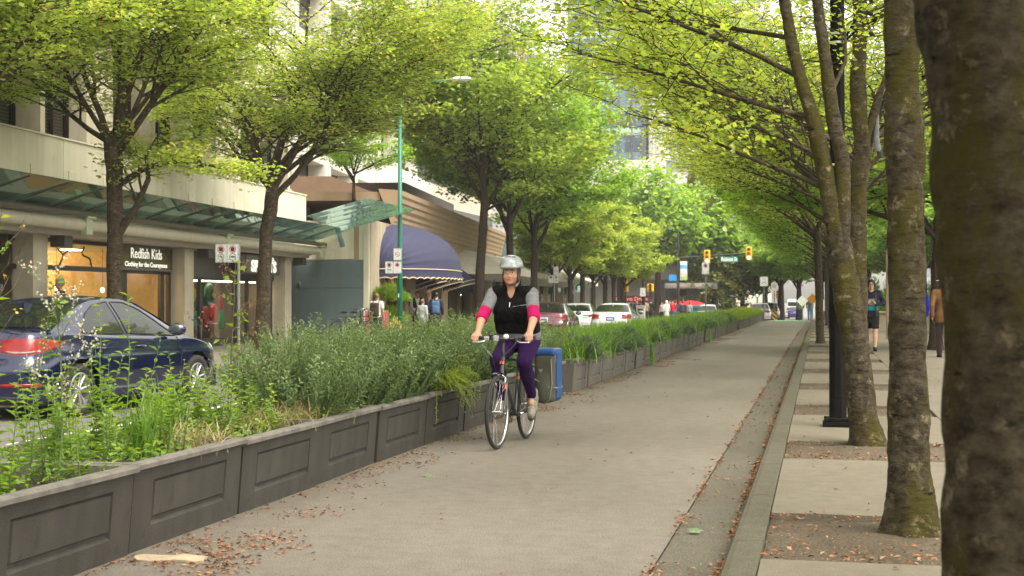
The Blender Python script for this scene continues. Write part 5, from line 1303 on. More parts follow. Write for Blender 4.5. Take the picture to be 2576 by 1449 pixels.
class Plant:
    """gathers stems (tubes) and leaves for one plant"""
    def __init__(s, seed): s.r = np.random.default_rng(seed); s.R = random.Random(seed); s.g = MB(); s.V = []; s.t = []
    def add(s, P, U, Nn, L, W, fold=.12, bend=.12, tint=None):
        V, _ = kites(np.asarray(P, float), np.asarray(U, float), np.asarray(Nn, float), np.asarray(L, float), np.asarray(W, float), fold, s.r, bend); s.V.append(V)
        s.t.append(np.clip(tint if tint is not None else s.r.normal(.5, .2, len(P)), 0, 1))
    def stem(s, p, d, h, r, n=7, wob=.12, up=.1):
        p = Vector(p); d = Vector(d).normalized(); pts = [p.copy()]; dd = []
        for i in range(n):
            d = (d + Vector((s.R.gauss(0, wob), s.R.gauss(0, wob), up))).normalized(); p = p + d * (h / n); pts.append(p.copy()); dd.append(d.copy())
        s.g.tube(pts, [r * (1 - .75 * i / n) for i in range(n + 1)], 4, cap=False); return pts, dd
    def leafy(s, pts, dd, n, L, W, t0=.1, ang=1.0, droop=.25, taper=.35, tint=None, opp=True):
        """n leaves spiralling up a stem"""
        P = []; U = []; Nn = []; LL = []; k = len(dd); q = s.R.uniform(0, 6)
        for i in range(n):
            t = t0 + (1 - t0) * (i + .5) / n; f = t * k; j = min(k - 1, int(f)); p = pts[j].lerp(pts[j+1], f - j); d = dd[j]
            a = d.orthogonal().normalized(); b = d.cross(a)
            q += 2.4 if not opp else (pi if i % 2 else pi/2 + s.R.uniform(-.3, .3))
            o = a * cos(q) + b * sin(q); u = (o * sin(ang) + d * cos(ang) + Vector((0, 0, -droop * s.R.random()))).normalized()
            P.append(p[:]); U.append(u[:]); Nn.append((d * sin(ang) - o * cos(ang) + Vector((s.R.gauss(0, .2), s.R.gauss(0, .2), .25)))[:]); LL.append(L * s.R.uniform(.7, 1.2) * (1 - taper * t))
        LL = np.array(LL); base = s.R.gauss(.5, .14) if tint is None else tint
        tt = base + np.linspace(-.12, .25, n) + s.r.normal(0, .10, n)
        s.add(P, U, Nn, LL, LL * W, .10, .16, tt)
    def done(s, lm, sm):
        V = np.concatenate(s.V); me = np_mesh('foliage', V, np.arange(len(V)).reshape(-1, 4), lm, False, np.concatenate(s.t)); return [me, s.g, sm]
    def put(s, parts, name, label, loc, cat='plant', rz=0, group=None, sc=1.0):
        pass
def put_plant(parts, name, label, loc, cat='plant', rz=0, group=None, sc=1.0, kind=None):
    r = thing(name, label, cat, loc, rz, group); r.scale = (sc, sc, sc) if not isinstance(sc, tuple) else sc
    if isinstance(parts[1], MB):
        if parts[1].v: o = parts[1].build('stem', parts[2], r); parts[1] = o.data
        else: parts[1] = None
    elif parts[1] is not None: link('stem', parts[1], r)
    link('foliage', parts[0], r)
    return r
def sage(seed, ns=95, h=.72, rad=.5):
    P = Plant(seed)
    for i in range(ns):
        q = P.R.uniform(0, 2*pi); ro = sqrt(P.R.random()); x, y = ro * rad * .8 * cos(q), ro * rad * .9 * sin(q)
        out = ro ** 1.5 * 1.0; d = (cos(q) * out, sin(q) * out * .7, 1 - .35 * ro)
        hh = h * P.R.uniform(.75, 1.12) * (1 - .18 * ro); pts, dd = P.stem((x * .6, y * .6, 0), d, hh, .005, 7, .10, .05)
        tn = .32 + .3 * P.R.random(); P.leafy(pts, dd, int(34 * hh / .7), .062, .15, .12, 1.0, .2, .3, tn)
        for k in range(3):       # side shoots
            j = P.R.randrange(2, 6); sp, sd = P.stem(pts[j], dd[j] + Vector((P.R.gauss(0, .6), P.R.gauss(0, .6), .1)), hh * .3, .003, 4, .1, .12)
            P.leafy(sp, sd, 12, .045, .16, .1, .9, .15, .3, tn + .08)
    return P.done(SAGE, STEM)
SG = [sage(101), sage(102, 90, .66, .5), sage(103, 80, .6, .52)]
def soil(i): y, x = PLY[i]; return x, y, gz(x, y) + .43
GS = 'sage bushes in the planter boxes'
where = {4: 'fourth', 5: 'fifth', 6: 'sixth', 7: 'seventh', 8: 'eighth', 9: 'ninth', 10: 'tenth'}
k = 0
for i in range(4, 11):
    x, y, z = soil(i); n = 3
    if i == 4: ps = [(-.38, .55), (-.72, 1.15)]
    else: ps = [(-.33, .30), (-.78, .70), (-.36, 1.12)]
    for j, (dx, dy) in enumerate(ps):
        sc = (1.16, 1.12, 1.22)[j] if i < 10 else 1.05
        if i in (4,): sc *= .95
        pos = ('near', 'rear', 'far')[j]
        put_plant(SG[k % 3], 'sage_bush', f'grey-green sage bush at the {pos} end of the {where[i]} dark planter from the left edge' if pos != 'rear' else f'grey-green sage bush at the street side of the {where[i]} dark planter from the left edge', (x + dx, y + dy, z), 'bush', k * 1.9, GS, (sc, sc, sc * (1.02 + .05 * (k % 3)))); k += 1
# trailing yellow-green plant
P = Plant(120)
for i in range(110):
    pts = [Vector((0, P.R.gauss(0, .10), .03))]; d = Vector((P.R.uniform(.3, 1), P.R.gauss(0, .7), P.R.uniform(.3, 1.0))).normalized(); v = d * P.R.uniform(.035, .07); q = pts[0].copy(); dd = []
    for s_ in range(11):
        q = q + v; v = (v + Vector((0, 0, -.009))); v *= .985; pts.append(q.copy()); dd.append(v.normalized())
        if q.x > .30: v.x *= .2
    L = int(P.R.uniform(4, 12)); pts, dd = pts[:L], dd[:L - 1]
    P.g.tube(pts, .0022, 3, cap=False)
    if len(dd) > 1: P.leafy(pts, dd, 26, .028, .22, .05, 1.1, .1, .2, .5, False)
tp = P.done(LIMEM, mat('lime_stem', (.24, .30, .05), .7, var=.2, scale=20)); x, y, z = soil(6)
put_plant(tp, 'trailing_plant', 'feathery yellow-green plant spilling down the lane face of a planter', (x - .02, y + .62, z + .06), 'plant', 0, None, (1.15, 1.3, 1.35))
# weeds in the three nearest boxes
def weed(seed, h, n=5, L=.085, W=.19, lf=26, mt=WEED, spread=.05, ang=1.05):
    P = Plant(seed)
    for i in range(n):
        q = P.R.uniform(0, 6.3); pts, dd = P.stem((spread * cos(q), spread * sin(q), 0), (P.R.gauss(0, .22), P.R.gauss(0, .22), 1), h * P.R.uniform(.55, 1.0) if i else h, .0045, 8, .05, .12)
        P.leafy(pts, dd, lf, L, W, .04, ang, .25, .45)
    return P
def branching(seed, h, lmat, bl):
    P = Plant(seed); pts, dd = P.stem((0, 0, 0), (.05, .1, 1), h, .008, 12, .05, .1)
    blooms = []
    for j in range(4, 12):
        for s_ in range(2):
            q = P.R.uniform(0, 6.3); sp, sd = P.stem(pts[j], (cos(q), sin(q), P.R.uniform(.2, .9)), h * P.R.uniform(.18, .42) * (1.2 - j / 14), .0028, 6, .14, .06)
            for t in (2, 3, 4, 5):
                e, ed = P.stem(sp[t], sd[t] + Vector((P.R.gauss(0, .7), P.R.gauss(0, .7), .3)), .09, .0016, 3, .1, .1); blooms += e[1:]
            blooms.append(sp[-1])
            if P.R.random() < .5: P.leafy(sp[:4], sd[:3], 3, .06, .3, .1, 1.0, .2, .2)
    P.leafy(pts, dd, 16, .10, .32, .03, 1.1, .35, .4)
    return P, [b[:] for b in blooms]
def bloom_part(root, pts, m, size, seed, keep=1.0):
    r = np.random.default_rng(seed); A = np.array(pts); A = A[r.random(len(A)) < keep]; n = len(A) * 3; A = np.repeat(A, 3, 0) + r.normal(0, size * .4, (n, 3))
    V, Fq = kites(A, r.normal(0, 1, (n, 3)), r.normal(0, 1, (n, 3)), np.full(n, size), np.full(n, size * .4), .1, r); link('flowers', np_mesh('flowers', V, Fq, m, False, r.random(n)), root)
wsp = [  # (box index, dx, dy, height, kind)
    (1, -.35, .75, .95, 'w'), (1, -.65, 1.0, .80, 'w'), (1, -.28, 1.18, .55, 'l'), (1, -.55, .35, .45, 'l'), (1, -.25, .42, .30, 'l'), (0, -.3, 1.2, .4, 'l'),
    (2, -.42, .62, 1.02, 'w'), (2, -.62, .35, .62, 'w'), (2, -.28, .95, .50, 'l'), (2, -.72, .92, .70, 'w'), (2, -.35, .30, .40, 'l'), (2, -.8, .55, .6, 'l'),
    (3, -.35, .45, .55, 'w'), (3, -.62, .25, .62, 'w'), (3, -.62, .75, .55, 'l'), (3, -.3, .95, .36, 'l'), (3, -.75, 1.05, .5, 'w'), (4, -.62, .32, .42, 'l'), (2, -.55, 1.2, .55, 'w'), (3, -.45, 1.25, .4, 'l'), (1, -.85, .6, .7, 'w')]
bx = {0: 'first', 1: 'second', 2: 'third', 3: 'fourth', 4: 'fifth'}
cnt = {}
for n_, (i, dx, dy, h, kd) in enumerate(wsp):
    x, y, z = soil(i)
    if kd == 'w':
        P = weed(200 + n_, h, 5 if h < .8 else 4, .095, .17, 30); nm, ds = 'tall_weed', 'tall upright willow-leaved weed'
    else:
        P = weed(200 + n_, h, 9, .07, .30, 18, spread=.13, ang=1.15); nm, ds = 'leafy_weed', 'low bushy broad-leaved weed'
    c = cnt[(i, kd)] = cnt.get((i, kd), 0) + 1
    put_plant(P.done(WEED, STEM), nm, f'{ds}, {ORD[c-1]} of its kind in the {bx[i]} planter from the left edge', (x + dx, y + dy, z), 'weed', 0, 'weeds in the nearest planters')
for n_, (i, dx, dy, h, m_, sz, kp, lb) in enumerate([(1, -.18, 1.02, 1.12, BLOOM, .016, .8, 'dry weed with pale seed heads in front of the blue sedan rear wheel'), (1, -.5, .9, 1.45, YELB, .02, .10, 'very tall thin wiry weed with a few yellow flowers crossing the blue sedan'), (3, -.40, .70, 1.28, mat('brown_buds', (.16, .09, .04), .8, var=.3), .014, .6, 'wiry brown-stemmed weed with dried buds in front of the sports shop window')]):
    x, y, z = soil(i); P, bl = branching(240 + n_, h, WEED, True)
    r = put_plant(P.done(WEED, STEMB if n_ else STEM), 'wiry_weed', lb, (x + dx, y + dy, z), 'weed'); bloom_part(r, bl, m_, sz, n_, kp)
def tuft(seed, n, h, w, mt, spread, lean=.35, segs=4, dark=0):
    """curved blades"""
    r = np.random.default_rng(seed); q = r.uniform(0, 2*pi, n); b = np.stack([r.normal(0, spread[0], n), r.normal(0, spread[1], n), np.zeros(n)], 1)
    H_ = h * r.uniform(.55, 1.15, n); lx = lean * r.uniform(.15, 1.5, n); d = np.stack([np.cos(q), np.sin(q), np.zeros(n)], 1); sd = np.stack([-np.sin(q), np.cos(q), np.zeros(n)], 1)
    rows = []
    for k in range(segs + 1):
        t = k / segs; z = H_ * (t - .25 * lx * t * t); c = b + d * (H_ * lx * t ** 1.8)[:, None]; c[:, 2] += z; ww = w * (1 - t ** 2) + .0008
        rows += [c - sd * ww, c + sd * ww]
    V = np.stack(rows, 1).reshape(-1, 3); k2 = 2 * (segs + 1); F0 = []
    for k in range(segs): F0.append(np.stack([np.arange(n) * k2 + 2*k, np.arange(n) * k2 + 2*k + 1, np.arange(n) * k2 + 2*k + 3, np.arange(n) * k2 + 2*k + 2], 1))
    Fq = np.concatenate(F0); tn = np.clip(r.normal(.5 - dark, .18, n), 0, 1); return np_mesh('foliage', V, Fq, mt, False, np.tile(tn, segs))
for i, dx, dy, n, lb in ((2, -.35, .75, 90, 'clump of strap-leaved grass behind the tall weed in the third planter'), (3, -.72, .42, 120, 'clump of upright strap-leaved grass by the wiry brown-stemmed weed')):
    x, y, z = soil(i); put_plant([tuft(260 + i, n, .42, .006, GRASSM, (.07, .07), .5), None, None], 'grass_clump', lb, (x + dx, y + dy, z), 'grass')
dry = []
for i, dx, dy, lb in ((2, -.22, 1.18, 'tangle of dry yellow grass at the far end of the third planter'), (3, -.3, 1.1, 'tangle of dry yellow grass at the far end of the fourth planter'), (4, -.25, .18, 'tangle of dry yellow grass under the first sage bush')):
    x, y, z = soil(i); put_plant([tuft(270 + i, 200, .22, .0035, DRYM, (.13, .18), 1.1), None, None], 'dry_grass', lb, (x + dx, y + dy, z), 'grass')
# low cover on the soil of the near boxes
r = np.random.default_rng(9)
for i in range(0, 5):
    x, y, z = soil(i); n = 900; A = np.stack([r.uniform(-1.05, -.02, n), r.uniform(.05, PL - .05, n), r.uniform(.0, .12, n)], 1)
    V, Fq = kites(A, np.stack([r.normal(0, 1, n), r.normal(0, 1, n), r.uniform(-.1, .6, n)], 1), np.stack([r.normal(0, .4, n), r.normal(0, .4, n), np.ones(n)], 1), r.uniform(.02, .07, n), r.uniform(.006, .018, n), .1, r)
    o = link('ground_cover', np_mesh('ground_cover', V, Fq, WEED, False, r.uniform(0, 1, n)), None, (x, y, z)); tag(o, f'mixed low seedlings covering the soil of the {bx[i]} planter from the left edge', 'ground cover', 'low growth on the planter soil', 'stuff')
# long run: lily grass, blue-green mounds spilling over the edge, then lime shrubs
GT = [tuft(300 + k, 2100, .46, .0055, GRASSM, (.26, .38), .95, 5) for k in range(3)]
def mound(seed, n, rad, lm, L, h):
    r = np.random.default_rng(seed); q = r.uniform(0, 2*pi, n); c = np.sqrt(r.random(n)); ph = np.arccos(r.uniform(.0, 1, n))
    D = np.stack([np.cos(q) * np.sin(ph), np.sin(q) * np.sin(ph), np.cos(ph)], 1); lump = 1 + .22 * np.sin(q * 3 + seed) + .15 * np.sin(ph * 5 + q)
    A = D * (rad * lump * r.uniform(.45, 1, n) ** .4)[:, None] * np.array([1, 1, h]); U = D + r.normal(0, .45, (n, 3)) + [0, 0, .35]
    V, Fq = kites(A, U, r.normal(0, 1, (n, 3)), L * r.uniform(.6, 1.3, n), L * r.uniform(.08, .14, n), .1, r)
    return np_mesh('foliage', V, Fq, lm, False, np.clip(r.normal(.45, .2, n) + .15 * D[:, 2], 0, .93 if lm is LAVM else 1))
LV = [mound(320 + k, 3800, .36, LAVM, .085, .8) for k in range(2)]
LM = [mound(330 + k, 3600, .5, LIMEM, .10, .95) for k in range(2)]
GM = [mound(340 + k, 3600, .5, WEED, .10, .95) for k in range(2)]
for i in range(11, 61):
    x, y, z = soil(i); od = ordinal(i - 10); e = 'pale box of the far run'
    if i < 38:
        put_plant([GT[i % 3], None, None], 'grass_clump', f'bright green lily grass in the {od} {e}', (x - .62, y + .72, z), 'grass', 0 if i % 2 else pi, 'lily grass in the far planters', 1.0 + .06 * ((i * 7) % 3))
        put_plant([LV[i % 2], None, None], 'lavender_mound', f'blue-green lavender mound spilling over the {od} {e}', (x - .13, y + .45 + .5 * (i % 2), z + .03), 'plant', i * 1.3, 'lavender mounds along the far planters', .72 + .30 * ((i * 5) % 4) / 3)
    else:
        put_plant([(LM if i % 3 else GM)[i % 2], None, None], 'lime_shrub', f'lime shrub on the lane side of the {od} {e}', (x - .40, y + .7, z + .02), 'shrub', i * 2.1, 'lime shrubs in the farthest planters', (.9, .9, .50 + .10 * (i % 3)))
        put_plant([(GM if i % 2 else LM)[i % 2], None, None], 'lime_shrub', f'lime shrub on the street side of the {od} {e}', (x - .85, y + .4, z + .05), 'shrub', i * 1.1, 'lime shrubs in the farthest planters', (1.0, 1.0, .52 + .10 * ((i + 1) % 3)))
# trailing creepers over two far boxes
for i, lb in ((17, 'creeper hanging to the lane between two pale planter boxes'), (28, 'small creeper hanging in the last dark joint of the far run')):
    P = Plant(360 + i)
    for s_ in range(45):
        pts = [Vector((0, P.R.gauss(0, .10), .05))]; q = pts[0].copy(); dd = []; v = Vector((.05, P.R.gauss(0, .01), .02))
        for t in range(12):
            q = q + v; v = Vector((max(.001, v.x * .6), v.y + P.R.gauss(0, .008), v.z - .02 if t < 3 else -.05)); q.z = max(q.z, -.42); pts.append(q.copy()); dd.append(v.normalized())
        P.g.tube(pts, .002, 3, cap=False); P.leafy(pts, dd, 22, .045, .3, .05, 1.1, .2, .1, .4, False)
    x, y, z = soil(i); put_plant(P.done(GRASSM, STEM), 'creeper', lb, (x + .04, y + .05, z), 'plant')
# hedge band behind the low wall on the right
for k in range(6):
    put_plant([GM[k % 2], None, None], 'hedge_shrub', ordinal(k + 1) + ' rounded green shrub behind the low beige wall, counting from the timber post', (2.6 + k * 1.15, 59.2 + .3 * (k % 2), .75), 'shrub', k * 1.7, 'shrubs behind the low wall', 1.7)

for k in range(9):
    put_plant([GM[k % 2], None, None], 'hedge_shrub', ordinal(k + 1) + ' big green shrub of the back hedge, counting from the far end', (9.6 + .5 * (k % 3), 84 - k * 5.2, .0), 'shrub', k * 1.7, 'back hedge shrubs', (5.0, 6.0, 5.5))

for k in range(6):
    put_plant([GM[k % 2], None, None], 'hedge_shrub', ordinal(k + 1) + ' tall shrub closing the far end of the right pavement, counting from the kerb', (2.9 + 1.9 * k, 95, -.1), 'shrub', k * 2.1, 'far shrubs on the right', (3.0, 2.4, 4.6))
# ================================================================== vehicles
def paint(name, col, rough=.22, metal=.35):
    return mat(name, col, rough, metal=metal, var=.03, scale=2, coat=1.0, spec=.5)
TYRE = mat('tyre_rubber', (.018, .017, .016), .85, var=.2, scale=20)
RIMM = mat('alloy_rim', (.45, .45, .45), .3, metal=.8, var=.08)
CARGL = mat('car_window_glass', (.010, .013, .011), .04, var=0, spec=.6)
BLKTR = mat('black_trim', (.012, .012, .013), .45, var=.1)
CHROME = mat('chrome_trim', (.55, .55, .55), .18, metal=1.0, var=.03)
TAILR = mat('tail_light_red', (.20, .006, .005), .2, var=.35, scale=9)
TAILW = mat('tail_light_clear', (.20, .17, .16), .2, var=.3, scale=14)
PLATEW = mat('number_plate_white', (.6, .62, .66), .5, var=.1, scale=30)
PLATEB = mat('plate_blue', (.05, .09, .32), .5, var=.1)
SEATM = mat('seat_cloth', (.05, .045, .04), .9, var=.2)
class Car:
    def __init__(s, L=4.55, W=1.775, Hh=1.445, wb=2.70, ro=.93, wr=.318, kind='sedan', sill=.21):
        s.L, s.W, s.H, s.wb, s.ro, s.wr, s.kind, s.sill = L, W, Hh, wb, ro, wr, kind, sill
        w = W / 2
        pl = [(0, 0), (.0, .32*w/.88), (.025, .60*w/.88), (.085, .745*w/.88), (.22, .83*w/.88), (.50, .868*w/.88), (1.0, .885*w/.88), (1.7, w), (2.6, w), (3.3, .993*w), (L-.62, .965*w), (L-.36, .90*w), (L-.19, .79*w), (L-.075, .62*w), (L-.02, .36*w), (L, 0)]
        s.pl = [Vector((x, y, 0)) for x, y in pl]
        # resample by arc with smoothing
        P = []
        for i in range(len(s.pl) - 1):
            a, b, c, d = s.pl[max(0, i-1)], s.pl[i], s.pl[i+1], s.pl[min(len(s.pl)-1, i+2)]
            for k in range(12):
                t = k / 12; q = .5*((2*b) + (c-a)*t + (2*a-5*b+4*c-d)*t*t + (3*b-a-3*c+d)*t*t*t); P.append(q)
        P.append(s.pl[-1]); acc = [0]
        for a, b in zip(P[:-1], P[1:]): acc.append(acc[-1] + (b - a).length)
        s.arc = np.array(acc); s.px = np.array([p.x for p in P]); s.py = np.array([max(0, p.y) for p in P]); s.T = acc[-1]
        x1 = ro; x2 = ro + wb; s.ax = (x1, x2)
        if kind == 'sedan':
            s.top = ([0, .12, .5, .9, 1.5, 2.2, 2.9, 3.25, 3.6, 4.05, L-.25, L-.08, L], [.985, 1.005, 1.005, .985, .955, .925, .905, .895, .86, .775, .68, .60, .54])
            s.roof = ([.42, .62, .85, 1.15, 1.5, 1.9, 2.25, 2.55, 2.85, 3.15, 3.45], [1.0, 1.09, 1.20, 1.33, 1.415, Hh, Hh-.012, 1.365, 1.22, 1.05, .885])
        else:
            s.top = ([0, .12, .5, .9, 1.5, 2.2, 2.9, 3.25, 3.6, 4.05, L-.25, L-.08, L], [1.0, 1.03, 1.04, 1.03, 1.0, .97, .95, .94, .90, .82, .72, .64, .58])
            k = Hh / 1.445
            s.roof = ([.02, .12, .30, .55, .95, 1.5, 2.2, 2.6, 2.9, 3.2, 3.55], [1.02, 1.15, 1.33*k, 1.42*k, Hh-.02, Hh, Hh-.02, 1.38*k, 1.24*k, 1.08, .92])
        s.crown = .055
    def u2xy(s, a):
        return float(np.interp(a * s.T, s.arc, s.px)), float(np.interp(a * s.T, s.arc, s.py))
    def x2a(s, x):   # along the flank only
        return float(np.interp(x, s.px[4:-4], s.arc[4:-4])) / s.T
    def ztop(s, x): return float(np.interp(x, *s.top))
    def surf(s, a, z, off=0.0):
        """outer skin on the +y flank at perimeter position a and height z"""
        x, y = s.u2xy(a); e = .004
        xa, ya = s.u2xy(max(0, a - e)); xb, yb = s.u2xy(min(1, a + e)); t = Vector((xb - xa, yb - ya, 0)); n = Vector((-t.y, t.x, 0)); n.normalize()
        if n.y < 0 or (x < .3 and n.x > 0): pass
        end = max(0, 1 - x / .55) if x < .55 else max(0, (x - s.L + .75) / .75)
        zt = s.ztop(x); m = (z - .55) / .45
        ins = .05 * max(0, -m) ** 1.6 + (.075 + .05 * end) * max(0, m) ** 1.8 + .012 * math.exp(-((z - .70) / .05) ** 2) * -1 * (1 - end)
        if x < .55: ins += end * (.05 * max(0, min(1, (z - .62) / .1)))       # bumper step at the tail
        if x > s.L - .75: ins += end * .16 * max(0, (z - .42)) ** 1.2
        return Vector((x, y, z)) + n * (off - ins)
    def zlow(s, x, dz=0):
        z = s.sill + (.03 * max(0, 1 - x / .4)) + .02 * max(0, (x - s.L + .5) / .5)
        for c in s.ax:
            R = s.wr + .055; d = abs(x - c)
            if d < R: z = max(z, s.wr + sqrt(R * R - d * d) - 0.0)
        return z
    def body(s, g):
        avals = sorted(set([i / 70 for i in range(71)] + [s.x2a(c + (s.wr + .055) * k) for c in s.ax for k in (-1, -.985, -.94, -.86, -.75, -.6, -.42, -.22, 0, .22, .42, .6, .75, .86, .94, .985, 1)]))
        n = 14
        for sg in (1, -1):
            rows = []
            for a in avals:
                x, _ = s.u2xy(a); zl_, zt = s.zlow(x), s.ztop(x)
                col = [s.surf(a, zl_ + (zt - zl_) * k / n) for k in range(n + 1)]; e = col[-1]
                col += [Vector((e.x + (.0), e.y * (1 - k / 8), e.z + s.crown * (1 - (1 - k / 8) ** 2) * min(1, abs(e.y) / .5))) for k in range(1, 9)]
                rows.append([(p.x, p.y * sg, p.z) for p in col])
            g.grid(rows if sg < 0 else [r[::-1] for r in rows])
    def gh(s, x, t, off=0.0):
        """greenhouse section at x: t 0 at the belt, .5 at the roof edge, 1 at the centre line"""
        zt = s.ztop(x); zr = float(np.interp(x, *s.roof)); wb = s.W / 2 - .075 - .04 * max(0, 1 - x / 1.2); f = max(0.0, (zr - zt) / (s.H - .92))
        he = max(.001, zr - zt - .055 * f - .004); yr = wb - .245 * min(1, f) ** 1.0 - (.02 if f > .1 else 0)
        if t < .5:
            k = t / .5; y = wb + (yr - wb) * k - .03 * sin(pi * k) * -1 * f * .6; z = zt + he * k
        else:
            k = (t - .5) / .5; y = yr * cos(k * pi / 2) ** .85 if k < 1 else 0; z = zt + he + (zr - zt - he) * sin(k * pi / 2) ** .9
        return Vector((x, y, z + off * (1 if t > .5 else .2))) + Vector((0, off if t <= .55 else 0, 0))
    def cabin(s, g):
        xs = np.linspace(s.roof[0][0], s.roof[0][-1], 40); ts = [i / 24 for i in range(25)]
        for sg in (1, -1):
            rows = [[(p.x, p.y * sg, p.z) for p in (s.gh(x, t) for t in ts)] for x in xs]
            g.grid(rows[::-1] if sg > 0 else rows)
    def side_glass(s, outline, off=.006):
        """outline in (x, k) with k 0..1 from belt to roof edge"""
        return [s.gh(x, .5 * k, 0) + Vector((0, off, 0)) for x, k in outline]
def wheel(parent, pos, r, wdt, sg, spokes=5, rimm=None):
    wh = bpy.data.objects.new('wheel', None); COL.objects.link(wh); wh.parent = parent; wh.location = pos
    g = MB(); h = wdt / 2
    g.lathe([(r*.64, -h*.8), (r*.72, -h), (r*.93, -h), (r*.99, -h*.75), (r, -h*.3), (r, h*.3), (r*.99, h*.75), (r*.93, h), (r*.72, h), (r*.64, h*.8)], 36, ax='y'); g.build('tyre', TYRE, wh, smooth=True)
    g = MB(); o = sg * h
    g.lathe([(r*.665, o*.9), (r*.60, o*.95), (r*.585, o*.6), (r*.57, -o*.5)], 36, ax='y'); g.lathe([(0, o*.72), (r*.11, o*.72), (r*.13, o*.55), (r*.13, o*.2)], 16, ax='y')
    for k in range(spokes):
        for d in (-.13, .13):
            q = 2*pi*k/spokes + d; q2 = 2*pi*k/spokes + d * 1.6
            g.tube([(r*.08*cos(q), o*.62, r*.08*sin(q)), (r*.61*cos(q2), o*.82, r*.61*sin(q2))], [r*.06, r*.045], 5)
    g.build('rim', rimm or RIMM, wh, auto=40)
    g = MB(); g.lathe([(0, o*.05), (r*.56, o*.05)], 24, ax='y'); g.build('brake_disc', mat('brake_grey', (.08, .075, .07), .5, var=.2), wh)
    return wh
def make_car(name, label, pm, spec, loc, rz, detail=True, group=None, roofm=None, tail=None, plate=None, kind='sedan', dark_plate=False):
    c = Car(kind=kind, **spec); t = thing(name, label, 'car', loc, rz, group)
    # car is modelled nose along +x; turn it so the nose points along +y of the thing
    base = bpy.data.objects.new('body', None)
    R = Matrix.Rotation(pi/2, 4, 'Z') @ Matrix.Translation((-c.L / 2, 0, 0))
    def fin(g, nm, m, par=t, **k):
        g.v = [tuple(R @ Vector(v)) for v in g.v]; return g.build(nm, m, par, **k)
    bpy.data.objects.remove(base)
    g = MB(); c.body(g); o = fin(g, 'body', pm, smooth=True)
    g = MB(); c.cabin(g); fin(g, 'roof', roofm or pm, smooth=True)
    # underbody and wheel housings
    g = MB(); g.box(.25, c.L - .25, -c.W/2 + .12, c.W/2 - .12, .17, .42); fin(g, 'underbody', BLKTR)
    for x in c.ax:
        for sg in (1, -1):
            g = MB(); n = 14; rr = c.wr + .06
            ring = [(x + rr*cos(pi*k/n), c.wr + rr*sin(pi*k/n)) for k in range(n + 1)]
            g.grid([[(a, sg*(c.W/2 - .075), b) for a, b in ring], [(a, sg*(c.W/2 - .36), b) for a, b in ring]]); g.poly([(a, sg*(c.W/2 - .34), b) for a, b in ring] + [(x - rr, sg*(c.W/2 - .34), .15), (x + rr, sg*(c.W/2 - .34), .15)]); fin(g, 'wheel_arch', BLKTR)
    # glass: side windows, rear window, windscreen
    if kind == 'sedan':
        wins = [[(1.02, .10), (1.12, .42), (1.30, .74), (1.52, .90), (1.80, .95), (1.87, .95), (1.93, .08), (1.5, .05), (1.2, .05)], [(2.02, .08), (1.96, .95), (2.2, .955), (2.45, .90), (2.75, .74), (3.02, .42), (3.14, .10), (3.1, .05), (2.6, .07)]]
    else:
        wins = [[(.42, .15), (.52, .80), (.8, .93), (1.02, .93), (1.06, .12), (.7, .12)], [(1.14, .10), (1.10, .94), (1.9, .95), (1.97, .08), (1.5, .06)], [(2.06, .08), (2.0, .95), (2.3, .95), (2.6, .86), (2.95, .55), (3.2, .14), (2.6, .07)]]
    def smooth_poly(o, k=6):
        out = []; n = len(o)
        for i in range(n):
            a, b, c_, d = o[i-1], o[i], o[(i+1) % n], o[(i+2) % n]
            for q in range(k):
                tt = q / k; out.append(tuple(.5*((2*b[j]) + (c_[j]-a[j])*tt + (2*a[j]-5*b[j]+4*c_[j]-d[j])*tt*tt*.8 + (3*b[j]-a[j]-3*c_[j]+d[j])*tt*tt*tt*.8 + 0) if False else b[j] + (c_[j]-b[j])*tt for j in (0, 1)))
        return out
    for sg in (1, -1):
        for w in wins:
            w = smooth_poly(w); g = MB(); pts = c.side_glass(w); cen = sum((p for p in pts), Vector()) / len(pts)
            # fan with inner ring following the skin
            cx = sum(a for a, b in w) / len(w); ck = sum(b for a, b in w) / len(w)
            ring2 = c.side_glass([(cx + (a - cx) * .5, ck + (b - ck) * .5) for a, b in w]); ctr = c.side_glass([(cx, ck)])[0]
            f = lambda p: (p.x, p.y * sg, p.z)
            g.grid([[f(p) for p in pts], [f(p) for p in ring2]], wrap=True); n = len(ring2)
            for i in range(n): g.poly([f(ring2[i]), f(ring2[(i+1) % n]), f(ctr)])
            wo = fin(g, 'side_window', CARGL, smooth=True)
            if detail:
                g = MB(); g.tube([f(p) for p in pts], .011, 5, closed=True); fin(g, 'window_trim', BLKTR if sg < 0 or True else CHROME, wo)
    def top_glass(x0, x1, ins, nm):
        g = MB(); rows = []
        for i in range(11):
            x = x0 + (x1 - x0) * i / 10; row = []
            for sgt in [-1 + 2 * k / 16 for k in range(17)]:
                tt = ins + (1 - ins) * (1 - abs(sgt)); p = c.gh(x, tt, .006); row.append((p.x, p.y * (1 if sgt >= 0 else -1), p.z + .004))
            rows.append(row)
        g.grid(rows); return fin(g, nm, CARGL, smooth=True)
    if kind == 'sedan': top_glass(.55, 1.22, .53, 'rear_window'); top_glass(3.34, 2.52, .53, 'windscreen')
    else: top_glass(.045, .30, .53, 'rear_window'); top_glass(3.45, 2.55, .53, 'windscreen')
